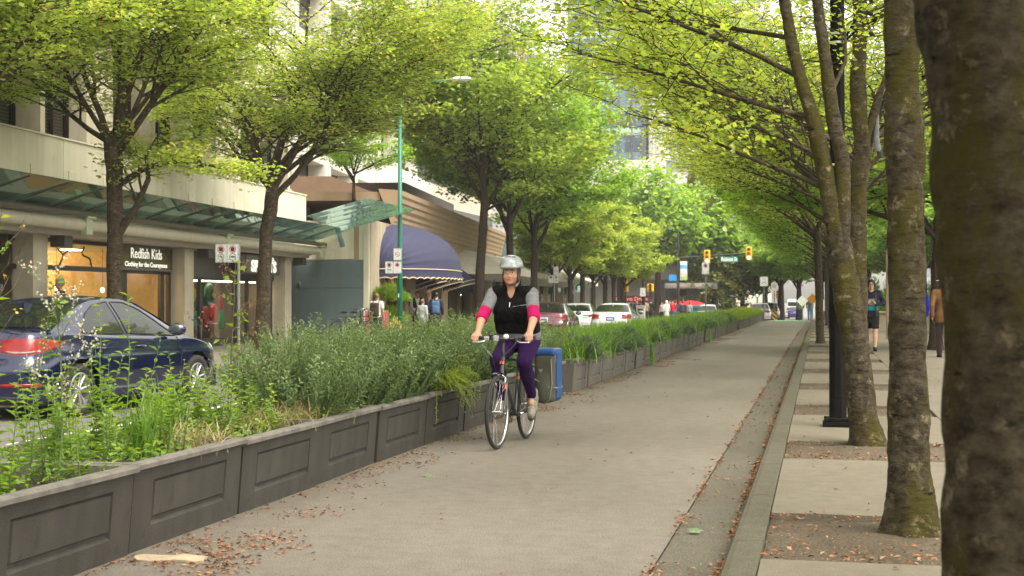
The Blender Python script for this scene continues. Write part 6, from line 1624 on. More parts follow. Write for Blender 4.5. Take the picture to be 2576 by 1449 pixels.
    # lamps hugging the skin
    def patch(poly, nm, m, off=.008, par=t, sgs=(1, -1)):
        """poly in (perimeter distance from the rear centre in m, z)"""
        for sg in sgs:
            g = MB(); A = [p[0] for p in poly]; n = len(poly); top = poly[:n // 2]; bot = poly[n // 2:][::-1]; rows = []
            N = 14
            for i in range(N + 1):
                tt = i / N; d0 = np.interp(tt, np.linspace(0, 1, len(top)), [p[0] for p in top]); z0 = np.interp(tt, np.linspace(0, 1, len(top)), [p[1] for p in top]); d1 = np.interp(tt, np.linspace(0, 1, len(bot)), [p[0] for p in bot]); z1 = np.interp(tt, np.linspace(0, 1, len(bot)), [p[1] for p in bot])
                rows.append([(lambda q: (q.x, q.y * sg, q.z))(c.surf((d0 + (d1 - d0) * k / 5) / c.T, z0 + (z1 - z0) * k / 5, off * (1 if 0 < k < 5 and 0 < i < N else .2))) for k in range(6)])
            g.grid(rows if sg < 0 else rows[::-1]); fin(g, nm, m, par, smooth=True)
    tl = tail or [(.36, .93), (.62, .945), (.86, .95), (1.15, .93), (1.42, .90), (1.30, .85), (1.05, .79), (.80, .755), (.55, .75), (.40, .785)]
    patch(tl, 'tail_light', TAILR)
    patch([(.42, .81), (.60, .80), (.80, .80), (.98, .815), (.86, .785), (.72, .772), (.58, .77), (.48, .782)], 'reversing_light', TAILW, .014)
    patch([(.45, .43), (.7, .435), (.95, .43), (.95, .39), (.7, .39), (.45, .39)], 'reflector', TAILR, .01)
    fd = c.T
    patch([(fd - .35, .66), (fd - .55, .70), (fd - .85, .76), (fd - 1.1, .79), (fd - 1.0, .70), (fd - .8, .64), (fd - .55, .60), (fd - .38, .60)], 'headlight', mat('headlight_lens', (.55, .57, .58), .08, var=.2, coat=1.0), .01)
    if detail:     # door seams, handles, sill strip, mirrors, fin
        for sg in (1, -1):
            g = MB()
            for xs in ([(1.12, .95), (1.16, .80), (1.02, .62), (1.12, .36), (1.3, .30)], [(1.98, .935), (1.99, .6), (1.97, .3)], [(3.13, .90), (3.20, .7), (3.16, .45), (3.1, .3)], [(1.3, .3), (1.97, .29), (3.1, .3)]):
                pts = []
                for a, b in zip(xs[:-1], xs[1:]):
                    for k in range(6): x = a[0] + (b[0]-a[0])*k/6; z = a[1] + (b[1]-a[1])*k/6; p = c.surf(c.x2a(x), min(z, c.ztop(x)), .0015); pts.append((p.x, p.y * sg, p.z))
                g.tube(pts, .0035, 4)
            fin(g, 'door_seam', BLKTR)
            for x in (1.22, 2.12):
                g = MB(); a = c.x2a(x); p = c.surf(a, .80, .02); p2 = c.surf(c.x2a(x + .2), .795, .02); g.tube([(p.x, (p.y - .02) * sg, p.z), (p.x + .03, (p.y + .012) * sg, p.z + .005), (p2.x - .03, (p2.y + .012) * sg, p2.z + .005), (p2.x, (p2.y - .02) * sg, p2.z)], .013, 6); fin(g, 'door_handle', pm, smooth=True)
            S = Solid(); S.ell((2.98, sg * (c.W/2 + .06), 1.0), (.085, .12, .085)); S.cut((1, 0, 0), 3.09); me = S.mesh('mirror', pm, .018); me.transform(R); mo = link('mirror', me, t)
            g = MB(); g.ball((2.905, sg * (c.W/2 + .06), 1.0), (.012, .10, .068), 14); g.v = [v for v in g.v]; fin(g, 'mirror_glass', mat('mirror_glass', (.03, .04, .03), .03, var=0, spec=1, coat=1), mo, smooth=True)
        g = MB(); g.prism([(1.02, .012, c.gh(1.02, 1).z - .01), (1.22, .012, c.gh(1.22, 1).z - .005), (1.05, .012, c.gh(1.05, 1).z + .085), (1.0, .012, c.gh(1.0, 1).z + .09)], (0, -.024, 0)); fin(g, 'roof_fin', pm)
        patch([(.1, .30), (.45, .29), (.8, .28), (.8, .225), (.45, .235), (.1, .24)], 'bumper_skirt', BLKTR, .012)
        S = Solid()
        g = MB()
        for sg in (1, -1):
            for x in (1.45, 2.45): g.box(x, x + .15, sg*.36 - .22, sg*.36 + .22, .5, 1.12)
        fin(g, 'seat', SEATM, bevel=.03)
    g = MB(); p = c.surf(0, .80, .012); z = .78 if kind == 'sedan' else .86; g.box(p.x - .03, p.x - .005, -.17, .17, z - .09, z + .07); po = fin(g, 'number_plate', PLATEB if dark_plate else PLATEW, bevel=.004)
    g = MB(); g.box(p.x - .033, p.x - .03, -.12, .12, z - .04, z + .03); fin(g, 'plate_marking', PLATEW if dark_plate else PLATEB, po)
    for x in c.ax:
        for sg in (1, -1):
            q = R @ Vector((x, sg * (c.W/2 - .115), c.wr))
            wh = wheel(t, q, c.wr, .205, sg, 5); wh.rotation_euler = (0, 0, pi/2)
    return t
ELANTRA = dict(L=4.55, W=1.775, Hh=1.445, wb=2.70, ro=.93)
NAVYP = paint('navy_car_paint', (.0045, .0085, .045), .14, .35)
hd = atan2(-8.36 + 8.59, 17.8 - 15.22)
cx = -8.475 - (1.775/2 - .02); cyy = 16.51 + (.93 + 1.35 - 2.275) * -1
make_car('sedan', 'dark blue sedan driving past behind the weeds, its tail cut off by the left edge', NAVYP, ELANTRA, (cx + .02, 16.5, gz(-9, 16.5)), -hd)
def car_at(nm, label, pm, spec, u, v, Y, rz=0, **k):
    p = at(u, v, Y); return make_car(nm, label, pm, spec, (p.x, Y + spec['L'] / 2, gz(p.x, Y)), rz, **k)
CG = 'cars along the street'
car_at('sedan', 'maroon sedan parked by the kerb, half hidden by the cyclist', paint('maroon_car_paint', (.085, .018, .028), .2), ELANTRA, 1362, 800, 52.5, radians(2), group=CG, tail=[(.42, .90), (.7, .92), (1.0, .96), (1.15, .95), (1.1, .82), (.95, .80), (.7, .82), (.45, .85)])
WHP = paint('white_car_paint', (.62, .62, .60), .25, 0)
car_at('sedan', 'white sedan parked at the kerb between the maroon and the silver-white sedans', WHP, dict(L=4.6, W=1.78, Hh=1.44, wb=2.7, ro=.95), 1436, 800, 62.0, radians(2), group=CG, tail=[(.45, .90), (.7, .91), (1.0, .92), (1.25, .90), (1.15, .84), (.95, .80), (.7, .83), (.5, .86)])
car_at('sedan', 'silver-white sedan with big red tail lights and a dark number plate', paint('silver_car_paint', (.50, .50, .50), .25, .3), dict(L=4.5, W=1.755, Hh=1.43, wb=2.7, ro=.92), 1532, 800, 56.5, radians(1), group=CG, dark_plate=True, tail=[(.47, .95), (.7, .965), (.95, .965), (1.2, .93), (1.12, .78), (.95, .755), (.7, .76), (.5, .80)])
TAXI = dict(L=4.6, W=1.775, Hh=1.60, wb=2.78, ro=.9)
tx = car_at('taxi', 'yellow taxi hatchback with a white roof behind the parking sign post', paint('taxi_yellow', (.62, .36, .03), .3, 0), TAXI, 1779, 790, 112, 0, group=CG, kind='hatch', roofm=WHP, detail=False)
SIL2 = paint('grey_car_paint', (.22, .22, .23), .25, .3)
car_at('sedan', 'white car just past the taxi in the far traffic', WHP, ELANTRA, 1826, 785, 128, 0, group=CG, detail=False)
car_at('sedan', 'small white car beyond the taxi, second in the far traffic', WHP, ELANTRA, 1845, 780, 150, 0, group=CG, detail=False)
car_at('hatchback', 'pale car roof showing over the last lime shrubs', WHP, TAXI, 1912, 785, 118, 0, group=CG, detail=False, kind='hatch')
car_at('hatchback', 'grey hatchback at the junction beside the yellow and black hazard marker', SIL2, TAXI, 1936, 790, 128, 0, group=CG, detail=False, kind='hatch')
car_at('sedan', 'violet-blue sedan crossing the end of the lane', paint('violet_car_paint', (.05, .045, .22), .2), ELANTRA, 2000, 795, 162, 0, group=CG, detail=False)
car_at('hatchback', 'white car ahead of the violet-blue sedan', WHP, TAXI, 1992, 785, 185, 0, group=CG, detail=False, kind='hatch')
# white bus far up the street
p = at(2000, 770, 240); bs = thing('bus', 'white bus far up the street above the violet-blue sedan', 'bus', (p.x, 240, gz(p.x, 240)), 0, CG)
g = MB(); g.box(-1.3, 1.3, 0, 11, .35, 3.2); g.build('body', WHP, bs, bevel=.12)
g = MB(); g.box(-1.15, 1.15, -.04, 0, 1.7, 2.7); g.box(1.3, 1.33, .8, 10.5, 1.6, 2.6); g.build('window', CARGL, bs, bevel=.02)
for x in (-1.1, 1.1):
    for y in (2, 8.5): wheel(bs, (x, y, .48), .48, .28, 1 if x > 0 else -1).rotation_euler = (0, 0, pi/2)
for x in (-1.05, 1.05):
    g = MB(); g.box(x - .12, x + .12, -.05, 0, .9, 1.3); g.build('tail_light', TAILR, bs)
# ================================================================== street furniture
SIGNW = mat('sign_white', (.66, .67, .65), .45, var=.05, scale=6)
SIGNK = mat('sign_black', (.015, .015, .015), .5, var=0)
SIGNR = mat('sign_red', (.42, .025, .03), .45, var=.05)
SIGNG = mat('sign_green', (.02, .27, .20), .45, var=.05)
SIGNGY = mat('sign_grey_text', (.30, .30, .30), .5, var=0)
GALV = mat('galvanised_pole', (.20, .22, .21), .5, metal=.5, var=.12, scale=20)
def plate(par, x, z, w, h, y, kind, nm='sign_plate'):
    """regulatory plate facing -y, centred (x, z)"""
    g = MB(); r = .08 * w; pts = []
    for cx, cz, q0 in ((x+w/2-r, z+h/2-r, 0), (x-w/2+r, z+h/2-r, pi/2), (x-w/2+r, z-h/2+r, pi), (x+w/2-r, z-h/2+r, 3*pi/2)):
        for k in range(5): q = q0 + pi/2*k/4; pts.append((cx + r*cos(q), y, cz + r*sin(q)))
    g.prism(pts, (0, .006, 0)); po = g.build(nm, SIGNW, par, recalc=True)
    def ring(cx, cz, r0, r1, m, yy=-.002, n=26, nm='symbol'):
        g = MB(); g.grid([[(cx + rr*cos(2*pi*k/n), y + yy, cz + rr*sin(2*pi*k/n)) for k in range(n)] for rr in (r0, r1)], wrap=True); g.build(nm, m, po)
    def bar(cx, cz, L, t, ang, m, yy=-.003):
        g = MB(); c, s_ = cos(ang), sin(ang); g.poly([(cx + a*c - b*s_, y + yy, cz + a*s_ + b*c) for a, b in ((-L/2, -t/2), (L/2, -t/2), (L/2, t/2), (-L/2, t/2))]); g.build('symbol', m, po)
    g = MB(); bw = w * .02; xx0, xx1, z0, z1 = x - w*.46, x + w*.46, z - h*.47, z + h*.47
    for a in ((xx0, xx1, z0, z0 + bw), (xx0, xx1, z1 - bw, z1), (xx0, xx0 + bw, z0, z1), (xx1 - bw, xx1, z0, z1)): g.quad((a[0], y - .0015, a[2]), (a[1], y - .0015, a[2]), (a[1], y - .0015, a[3]), (a[0], y - .0015, a[3]))
    g.build('border', SIGNK, po)
    R = w * .30
    if kind in ('stop_zone', 'stop_taxi', 'stop_text', 'stop'):
        cz = z + h*.22; ring(x, cz, .0, R*.62, SIGNK, -.002); ring(x, cz, R*.80, R*1.0, SIGNR); bar(x, cz, R*1.7, R*.2, -pi/4, SIGNR)
    if kind in ('stop_zone', 'stop_taxi'):
        cz = z - h*.20; ring(x, cz, R*.82, R*1.0, SIGNG)
        if kind == 'stop_zone': text('lettering', 'PASSENGER\nZONE', R*.30, SIGNK, po, (x, y - .003, cz), (pi/2, 0, 0), 0)
        else: text('lettering', 'TAXI', R*.55, SIGNK, po, (x, y - .003, cz), (pi/2, 0, 0), 0, 1, .004)
    if kind == 'stop_text':
        for k, wd in enumerate(('NO STOPPING', 'ANY TIME', 'TOW AWAY')): text('lettering', wd, h*.075, SIGNR, po, (x, y - .003, z - h*(.10 + .12*k)), (pi/2, 0, 0), 0)
    if kind == 'noparking_r':
        ring(x, z, R*.85, R*1.05, SIGNR); bar(x, z, R*1.9, R*.16, -pi/4, SIGNR); bar(x, z - R*.1, R*.9, R*.22, 0, SIGNR)
        text('lettering', 'NO PARKING', h*.07, SIGNR, po, (x, y - .003, z + h*.36), (pi/2, 0, 0), 0); text('lettering', 'HOTEL ZONE', h*.07, SIGNR, po, (x, y - .003, z - h*.38), (pi/2, 0, 0), 0)
    if kind == 'stop':
        for k in (-1, 1):
            ring(x + k*w*.28, z - h*.30, 0, w*.05, SIGNK, -.003, 10)
    if kind == 'arrow':
        bar(x, z - h*.12, h*.42, w*.06, -pi/4, SIGNK); bar(x + .10*w, z - h*.26, h*.14, w*.06, 0, SIGNK)
        for k in (0, 1): bar(x, z + h*(.34 - .12*k), w*.5, h*.03, 0, SIGNGY)
    if kind == 'chevron':
        bar(x - w*.14, z - h*.14, w*.42, w*.06, pi/5, SIGNK); bar(x + w*.14, z - h*.14, w*.42, w*.06, -pi/5, SIGNK)
        for k in (0, 1): bar(x, z + h*(.34 - .14*k), w*.42, h*.035, 0, SIGNGY)
    if kind == 'noturn':
        ring(x, z + h*.12, w*.26, w*.33, SIGNR); bar(x, z + h*.12, w*.55, w*.06, -pi/4, SIGNR); bar(x, z + h*.12, w*.3, w*.06, pi/3, SIGNK)
    return po
def pole_thing(nm, label, cat, X, Y, h, r, m, z0, group=None, n=10, taper=1.0):
    t = thing(nm, label, cat, (X, Y, z0), 0, group); g = MB(); g.tube([(0, 0, -.2), (0, 0, h)], [r, r * taper], n); g.build('pole', m, t, auto=50); return t
SGN = 'parking sign posts on the shop side'
# twin sign post by the sports shop
t = pole_thing('sign_post', 'thin grey post with twin no stopping signs in front of the sports shop', 'sign post', -11.8, 27.1, 2.42, .032, GALV, gz(-12, 27.1) + .15, SGN)
zc_ = 2.35 - (gz(-12, 27.1) + .15)
plate(t, -.375, zc_, .255, .385, -.05, 'stop_zone'); plate(t, -.115, zc_, .255, .385, -.05, 'stop_taxi')
g = MB(); g.box(-.5, .02, -.04, -.03, zc_ - .02, zc_ + .02); g.tube([(-.05, 0, 1.35), (.05, 0, 1.35)], .02, 6); g.build('bracket', GALV, t)
# green lamp post
gp = at(1006, 760, 42.4); zb_ = zl(42.4)
lt = thing('lamp_post', 'bright green street lamp post carrying three white parking signs by the dome awning', 'lamp post', (gp.x, 42.4, zb_))
LGRN = mat('lamp_post_green', (.008, .135, .085), .4, var=.08, scale=4, streak=.06)
hd_ = at(1160, 199, 42.4); top = at(1010, 292, 42.4)
g = MB(); zt_ = top.z - zb_; dx = hd_.x - gp.x; dz = hd_.z - zb_
g.tube([(0, 0, -.2), (0, 0, 2.5), (0, 0, zt_)], [.088, .08, .055], 14); g.tube([(0, 0, zt_), (.03, 0, zt_ + .35), (.14, 0, zt_ + .75), (.5, 0, dz - .25), (1.0, 0, dz - .05), (dx - .2, 0, dz)], [.055, .05, .045, .04, .035, .03], 10); g.build('pole', LGRN, lt, smooth=True)
S = Solid(); S.ell((dx, 0, dz), (.36, .14, .085)); S.cut((0, 0, -1), -(dz - .05)); S.build('lamp_head', mat('lamp_head_grey', (.55, .55, .52), .4, var=.05), lt, .02)
g = MB(); g.ball((dx + .05, 0, dz - .05), (.22, .10, .05), 12); g.build('lamp_glass', mat('lamp_lens', (.5, .5, .45), .2, var=.05), lt, smooth=True)
k = 1 / (3506 / (42.4 * cos(TH) - gp.x * sin(TH)))
def pz(v): return 1.4 + (752 - v) * k - zb_
plate(lt, -.05, pz(640), .26, .375, -.10, 'noparking_r'); plate(lt, -.325, pz(673), .26, .375, -.10, 'stop_taxi'); plate(lt, -.055, pz(673), .26, .375, -.10, 'stop_text')
g = MB(); g.box(-.035, .0, -.092, -.086, pz(748), pz(738)); g.build('pole_sticker', SIGNW, lt)
# further posts
def twin(u, v, Y, kinds, label, w=.255, h=.385, pole_u=None, top=None, ground=None):
    p = at(u, v, Y); zb = ground if ground is not None else gz(p.x, Y) + .15; t = pole_thing('sign_post', label, 'sign post', p.x, Y, p.z - zb + h * .55 + (h + .02 if top else 0), .032, GALV, zb, SGN)
    zc = p.z - zb; n = len(kinds)
    for i, kd in enumerate(kinds): plate(t, (i - n + 1) * (w + .01) + (w * .42 if n > 1 else 0), zc, w, h, -.045, kd)
    if top: plate(t, w * .42 if n > 1 else 0, zc + h + .015, w, h, -.045, top)
    return t
twin(1243, 690, 64, ('stop_text', 'stop_text'), 'post with twin no stopping signs between the tree trunk and the cyclist', .235, .37)
twin(1394, 702, 69.5, ('stop_text', 'stop_taxi'), 'post with three stacked white signs above the maroon sedan', .255, .40, top='noparking_r')
twin(1486, 717, 91, ('stop_taxi', 'stop_text'), 'post with twin signs over the white parked sedan', .245, .38)
twin(1775, 675, 59, ('stop',), 'single no stopping sign on a grey post rising from the grass', .30, .50, ground=.3)
twin(1922, 708, 89, ('chevron',), 'white lane arrow sign on a post at the end of the planters', .50, .60, ground=.3)
g_ = twin(1948, 722, 96.5, ('noturn',), 'no turn sign over the yellow and black hazard marker', .42, .55, ground=gz(-3, 96.5))
HAZ = None
def hazard():
    m, nt, out = _nt('hazard_stripes'); N = nt.nodes; L = nt.links
    p = N.new('ShaderNodeBsdfPrincipled'); p.inputs['Roughness'].default_value = .5; L.new(p.outputs[0], out.inputs[0])
    tc = N.new('ShaderNodeTexCoord'); mp = N.new('ShaderNodeMapping'); mp.inputs['Rotation'].default_value = (0, radians(45), 0); L.new(tc.outputs['Object'], mp.inputs[0])
    w = N.new('ShaderNodeTexWave'); w.bands_direction = 'X'; w.inputs['Scale'].default_value = 1.5; L.new(mp.outputs[0], w.inputs[0])
    r = N.new('ShaderNodeValToRGB'); r.color_ramp.interpolation = 'CONSTANT'; r.color_ramp.elements[0].color = (.012, .012, .012, 1); r.color_ramp.elements[1].position = .5; r.color_ramp.elements[1].color = (.72, .40, .02, 1)
    L.new(w.outputs['Fac'], r.inputs[0]); L.new(r.outputs[0], p.inputs['Base Color']); return m
g = MB(); zz = .05; g.box(-.15, .15, -.07, -.05, zz + .02, zz + .62); g.build('hazard_marker', hazard(), g_)
# ---- black lamp post by the forked trunk
BLKP = mat('lamp_post_black', (.0045, .004, .0036), .65, spec=.1, var=.2, scale=7, streak=.15)
bp = thing('lamp_post', 'tall black lamp post with white straps standing behind the leaning trunk', 'lamp post', (.18, 14.41, .12))
g = MB(); g.lathe([(.0, .13), (.16, .13)], 4)
g.v = []; g.f = []; g.m = []
g.box(-.15, .15, -.15, .15, 0, .05); g.box(-.12, .12, -.12, .12, .05, .09)
for q in range(4): a = pi/4 + q*pi/2; g.cyl((.17*cos(a), .17*sin(a), .05), (.17*cos(a), .17*sin(a), .09), .018, n=6)
g.build('base', BLKP, bp, bevel=.008)
def oct_ring(r, z): return [(r*cos(pi/8 + k*pi/4), r*sin(pi/8 + k*pi/4), z) for k in range(8)]
g = MB(); rows = [oct_ring(.092, .05), oct_ring(.090, 1.1), oct_ring(.084, 2.25), oct_ring(.080, 2.32), oct_ring(.076, 4.2), oct_ring(.07, 9.0)]; g.grid(rows, wrap=True); g.build('shaft', BLKP, bp)
g = MB(); g.box(-.03, .03, -.105, -.086, .3, 1.6); g.build('access_cover', BLKP, bp, bevel=.004)
STRAP = mat('white_strap', (.50, .50, .46), .5, var=.1)
sc_ = 244.0
for v in (101, 123, 423):
    z = 1.4 + (752 - v) / sc_ - .12; g = MB(); g.lathe([(.088, z - .012), (.094, z - .01), (.094, z + .01), (.088, z + .012)], 8); g.build('strap', STRAP, bp)
for (z0, dz) in ((3.92, .30), (3.88, .16)):
    g = MB(); n = 10; pts = []
    for k in range(n + 1):
        t = k / n; pts.append((.09 + .30 * t, -.03, z0 + dz * (1 - (1 - t) ** 2) + .02 * k / n))
    g.tube(pts, [.03 * (1 - .5 * k / n) for k in range(n + 1)], 6, flat=.5); g.build('banner_arm', BLKP, bp)
# grey rag caught in the branches
rag = at(2207, 345, 16.4); rg = thing('hanging_cloth', 'grey torn cloth sleeve hanging from a twig between the right-hand trunks', 'cloth', rag)
g = MB(); rows = []
for (z, r, x) in ((.25, .008, .01), (.18, .018, .0), (.08, .026, -.005), (-.02, .03, -.01), (-.12, .038, .0), (-.17, .04, .01)): rows.append([(x + r*cos(q)*1.0, r*sin(q)*.8, z + .01*sin(3*q)) for q in [2*pi*k/12 for k in range(12)]])
g.grid(rows, wrap=True); g.build('sleeve', mat('grey_cloth', (.13, .13, .135), .9, var=.4, scale=18), rg, smooth=True)
g = MB(); rows = [[(x + r*cos(q), r*sin(q)*.8, z) for q in [2*pi*k/12 for k in range(12)]] for z, r, x in ((-.15, .035, .02), (-.24, .028, .04))]; g.grid(rows, wrap=True); g.build('cuff', mat('dark_cloth', (.03, .025, .022), .9, var=.2), rg, smooth=True)
g = MB(); g.tube([(.01, 0, .24), (.05, 0, .42), (.2, .1, .5)], .006, 4); g.build('string', BLKTR, rg)
# ---- traffic signals at the junction
SIGY = mat('signal_yellow', (.70, .38, .01), .45, var=.06)
def lampm(n, c, e): return mat(n, c, .3, var=0, emit=e)
LRED, LAMB, LGR = mat('lens_red', (.16, .03, .012), .3, var=.1), mat('lens_amber', (.22, .10, .01), .3, var=.1), lampm('lens_green_lit', (.25, 1, .75), 1.2)
def head(par, x, z, y, w=.50, h=1.06, lit=True, nm='signal_head'):
    g = MB(); g.box(x - w/2, x + w/2, y - .18, y, z - h/2, z + h/2); ho = g.build(nm, SIGY, par, bevel=.05)
    for k, m in enumerate((LRED, LAMB, LGR if lit else LAMB)):
        zc = z + h * (.31 - .31 * k); g = MB(); g.lathe([(0, 0), (w*.26, 0)], 18, ax='y', o=(x, y - .186, zc)); g.build('lens', m, ho)
        g = MB(); n = 12; g.grid([[(x + w*.29*cos(q), y - .18, zc + w*.29*sin(q)) for q in [pi*j/n for j in range(n + 1)]], [(x + w*.29*cos(q), y - .36, zc + w*.29*sin(q) - .02) for q in [pi*j/n for j in range(n + 1)]]]); g.build('visor', SIGY, ho)
mp_ = at(1706, 790, 112); ms = thing('traffic_signal', 'black signal mast whose arm carries two yellow heads and a green street name sign', 'traffic signal', (mp_.x, 112, gz(mp_.x, 112)))
zg = gz(mp_.x, 112)
a0, a1 = at(1714, 649, 112), at(1892, 637, 112)
g = MB(); g.tube([(0, 0, -.2), (0, 0, a0.z - zg + .5)], [.10, .08], 10); g.build('mast', IRON, ms, auto=50)
g = MB(); g.tube([(0, 0, a0.z - zg), (a1.x - mp_.x, 0, a1.z - zg)], [.08, .05], 8); g.build('arm', IRON, ms, auto=50)
for u, v in ((1779, 646), (1884, 638)):
    q = at(u, v, 111.9); head(ms, q.x - mp_.x, q.z - zg, -.12)
q0_, q1_ = at(1813, 659, 111.9), at(1856, 646, 111.9)
g = MB(); g.box(q0_.x - mp_.x, q1_.x - mp_.x, -.16, -.12, q0_.z - zg, q1_.z - zg); nb = g.build('street_name_sign', mat('name_sign_green', (.01, .26, .20), .45, var=.05), ms, bevel=.01)
text('lettering', 'Robson St', .42, SIGNW, nb, ((q0_.x + q1_.x)/2 - mp_.x, -.165, (q0_.z + q1_.z)/2 - zg), (pi/2, 0, 0), .002, .72, .012)
def small_signal(u, v, Y, label, hh=.95, w=.42, lit=False, arm=None):
    p = at(u, v, Y); z0 = gz(p.x, Y); t = pole_thing('signal_post', label, 'traffic signal', p.x, Y, p.z - z0 + hh * .6, .07, IRON, z0); head(t, 0, p.z - z0, -.09, w, hh, lit); return t
small_signal(1574, 714, 100, 'amber signal post beside the far tip of the cafe roof', 1.2, .42)
small_signal(1637, 724, 108, 'amber pedestrian signal on a post by the dark granite column', .6, .5)
small_signal(1905, 735, 140, 'small yellow signal head at the next junction, left one', 1.0, .42, True)
small_signal(1957, 741, 150, 'small yellow signal head at the next junction, right one', .9, .42)
# black street lamps with banners
def banner_post(u, Y, label, bl, br, h=7.5):
    p = at(u, 790, Y); z0 = gz(p.x, Y); t = pole_thing('banner_post', label, 'lamp post', p.x, Y, h, .13, IRON, z0, None, 10, .7)
    for (uu0, uu1, v0, v1, cols) in bl:
        A, B = at(uu0, v1, Y), at(uu1, v0, Y); k = len(cols)
        for i, c in enumerate(cols):
            zz0 = A.z + (B.z - A.z) * i / k; zz1 = A.z + (B.z - A.z) * (i + 1) / k; g = MB(); g.box(A.x - p.x, B.x - p.x, -.02, .0, zz0 - z0, zz1 - z0); g.build('banner', mat('banner_%d' % (hash(c) % 9999), c, .7, var=.25, scale=3), t)
    return t
bcol = (.02, .22, .55)
banner_post(1706, 117, 'black banner post near the red umbrellas with a blue and a pale banner', [(1683, 1703, 691, 707, (bcol,)), (1711, 1729, 657, 705, ((.30, .42, .14), (.55, .42, .36), (.55, .58, .60), (.10, .35, .58), (.60, .62, .62)))], None)
banner_post(1619, 101, 'black lamp post left of the dark granite column with a white arrow sign', [], None)
p = at(1617, 735, 100.8); t_ = thing('arrow_sign', 'white sign with a slanting arrow fixed on the black lamp post', 'sign', (p.x, 100.8, p.z)); plate(t_, 0, 0, .42, .62, -.02, 'arrow')
banner_post(1832, 145, 'far black banner post with a blue and a pale banner beyond the junction', [(1822, 1831, 743, 756, (bcol,)), (1838, 1850, 718, 752, ((.40, .40, .28), (.5, .48, .42), (.58, .58, .6)))], None)
banner_post(1762, 135, 'banner post with a small blue banner behind the grass-side sign', [(1740, 1758, 715, 729, ((.03, .30, .55),))], None)
# right-hand side, far
p = at(2056, 817, 69); bp2 = pole_thing('lamp_post', 'black lamp post beside the orange board on the right pavement', 'lamp post', p.x, 69, 8.0, .10, IRON, .12)
q = at(2060, 768, 68.8); plate(bp2, q.x - p.x + .06, q.z - .12, .46, .56, -.13, 'arrow')
p = at(2066, 829, 58); ob = thing('orange_board', 'slim orange-red information board at the kerb on the right pavement', 'sign board', (p.x, 58, .12))
g = MB(); g.hexa([(-.10, -.04, 0), (.10, -.04, 0), (.10, .04, 0), (-.10, .04, 0), (-.11, -.04, .90), (.11, -.04, .80), (.11, .04, .80), (-.11, .04, .90)]); g.build('board', mat('board_orange', (.50, .085, .03), .5, var=.08), ob, bevel=.01)
g = MB(); g.lathe([(0, -.046), (.085, -.046)], 20, ax='y', o=(.0, 0, .52)); g.build('round_emblem', SIGNW, ob); g = MB(); g.lathe([(0, -.05), (.05, -.05)], 14, ax='y', o=(.01, 0, .5)); g.build('round_emblem', mat('emblem_blue', (.05, .16, .4), .5, var=.1), ob)
p = at(2044, 752, 92); dm = pole_thing('warning_sign', 'yellow-orange diamond warning sign on the far right pavement', 'sign', p.x, 92, p.z - gz(0, 92), .03, GALV, gz(0, 92) + .1)
g = MB(); z = p.z - gz(0, 92) - .1; g.prism([(0, -.04, z + .36), (-.36, -.04, z), (0, -.04, z - .36), (.36, -.04, z)], (0, .01, 0)); g.build('diamond_plate', mat('warning_orange', (.72, .28, .01), .5, var=.05), dm, recalc=True)
p = at(2018, 757, 100); dw = pole_thing('warning_sign', 'white tilted square sign left of the orange diamond sign', 'sign', p.x, 100, p.z - gz(0, 100), .03, GALV, gz(0, 100) + .1)
g = MB(); z = p.z - gz(0, 100) - .1; g.prism([(0, -.04, z + .40), (-.40, -.04, z), (0, -.04, z - .40), (.40, -.04, z)], (0, .01, 0)); g.build('diamond_plate', SIGNW, dw, recalc=True)
# umbrellas, bins
UMR = mat('umbrella_red', (.50, .02, .03), .7, var=.1)
def umbrella(u, v, Y, r, label):
    p = at(u, v, Y); z0 = gz(p.x, Y) + .15; t = thing('umbrella', label, 'umbrella', (p.x, Y, z0), 0, 'red cafe umbrellas'); h = p.z - z0
    g = MB(); g.lathe([(.02, h + .35), (r * .5, h + .22), (r, h - .05), (r, h - .18)], 8); g.build('canopy', UMR, t); g = MB(); g.tube([(0, 0, 0), (0, 0, h + .4)], .03, 6); g.build('pole', IRON, t)
    for k in range(8): q = 2*pi*k/8; g = MB(); g.tube([(0, 0, h + .15), (r*.9*cos(q), r*.9*sin(q), h - .06)], .012, 4); g.build('rib', IRON, t)
umbrella(1737, 765, 123, 1.55, 'wide red cafe umbrella right of the banner post'); umbrella(1702, 764, 125, 1.2, 'red cafe umbrella behind the banner post')
def bin_(u, v, Y, w, h, m, label):
    p = at(u, v, Y); z0 = gz(p.x, Y) + .15; t = thing('litter_bin', label, 'bin', (p.x, Y, z0)); g = MB(); g.hexa([(-w*.45, -w*.45, 0), (w*.45, -w*.45, 0), (w*.45, w*.45, 0), (-w*.45, w*.45, 0), (-w/2, -w/2, h), (w/2, -w/2, h), (w/2, w/2, h), (-w/2, w/2, h)]); g.build('bin_body', m, t, bevel=.03)
    g = MB(); g.box(-w*.53, w*.53, -w*.53, w*.53, h, h + .1); g.build('lid', m, t, bevel=.03); g = MB(); g.box(-w*.3, w*.3, -w*.5 - .012, -w*.5 + .02, h - .3, h - .12); g.build('slot', SIGNK, t)
bin_(1749, 800, 118, .75, 1.3, mat('teal_bin', (.02, .17, .18), .5, var=.1), 'tall teal bin between the umbrella and the taxi')
bin_(1612, 800, 97, .6, 1.15, mat('pale_bin', (.45, .43, .38), .6, var=.1), 'pale grey bin at the foot of the black lamp post')
bin_(1555, 800, 99, .7, 1.5, mat('green_kiosk', (.01, .12, .08), .5, var=.1), 'dark green box by the cafe wall end')
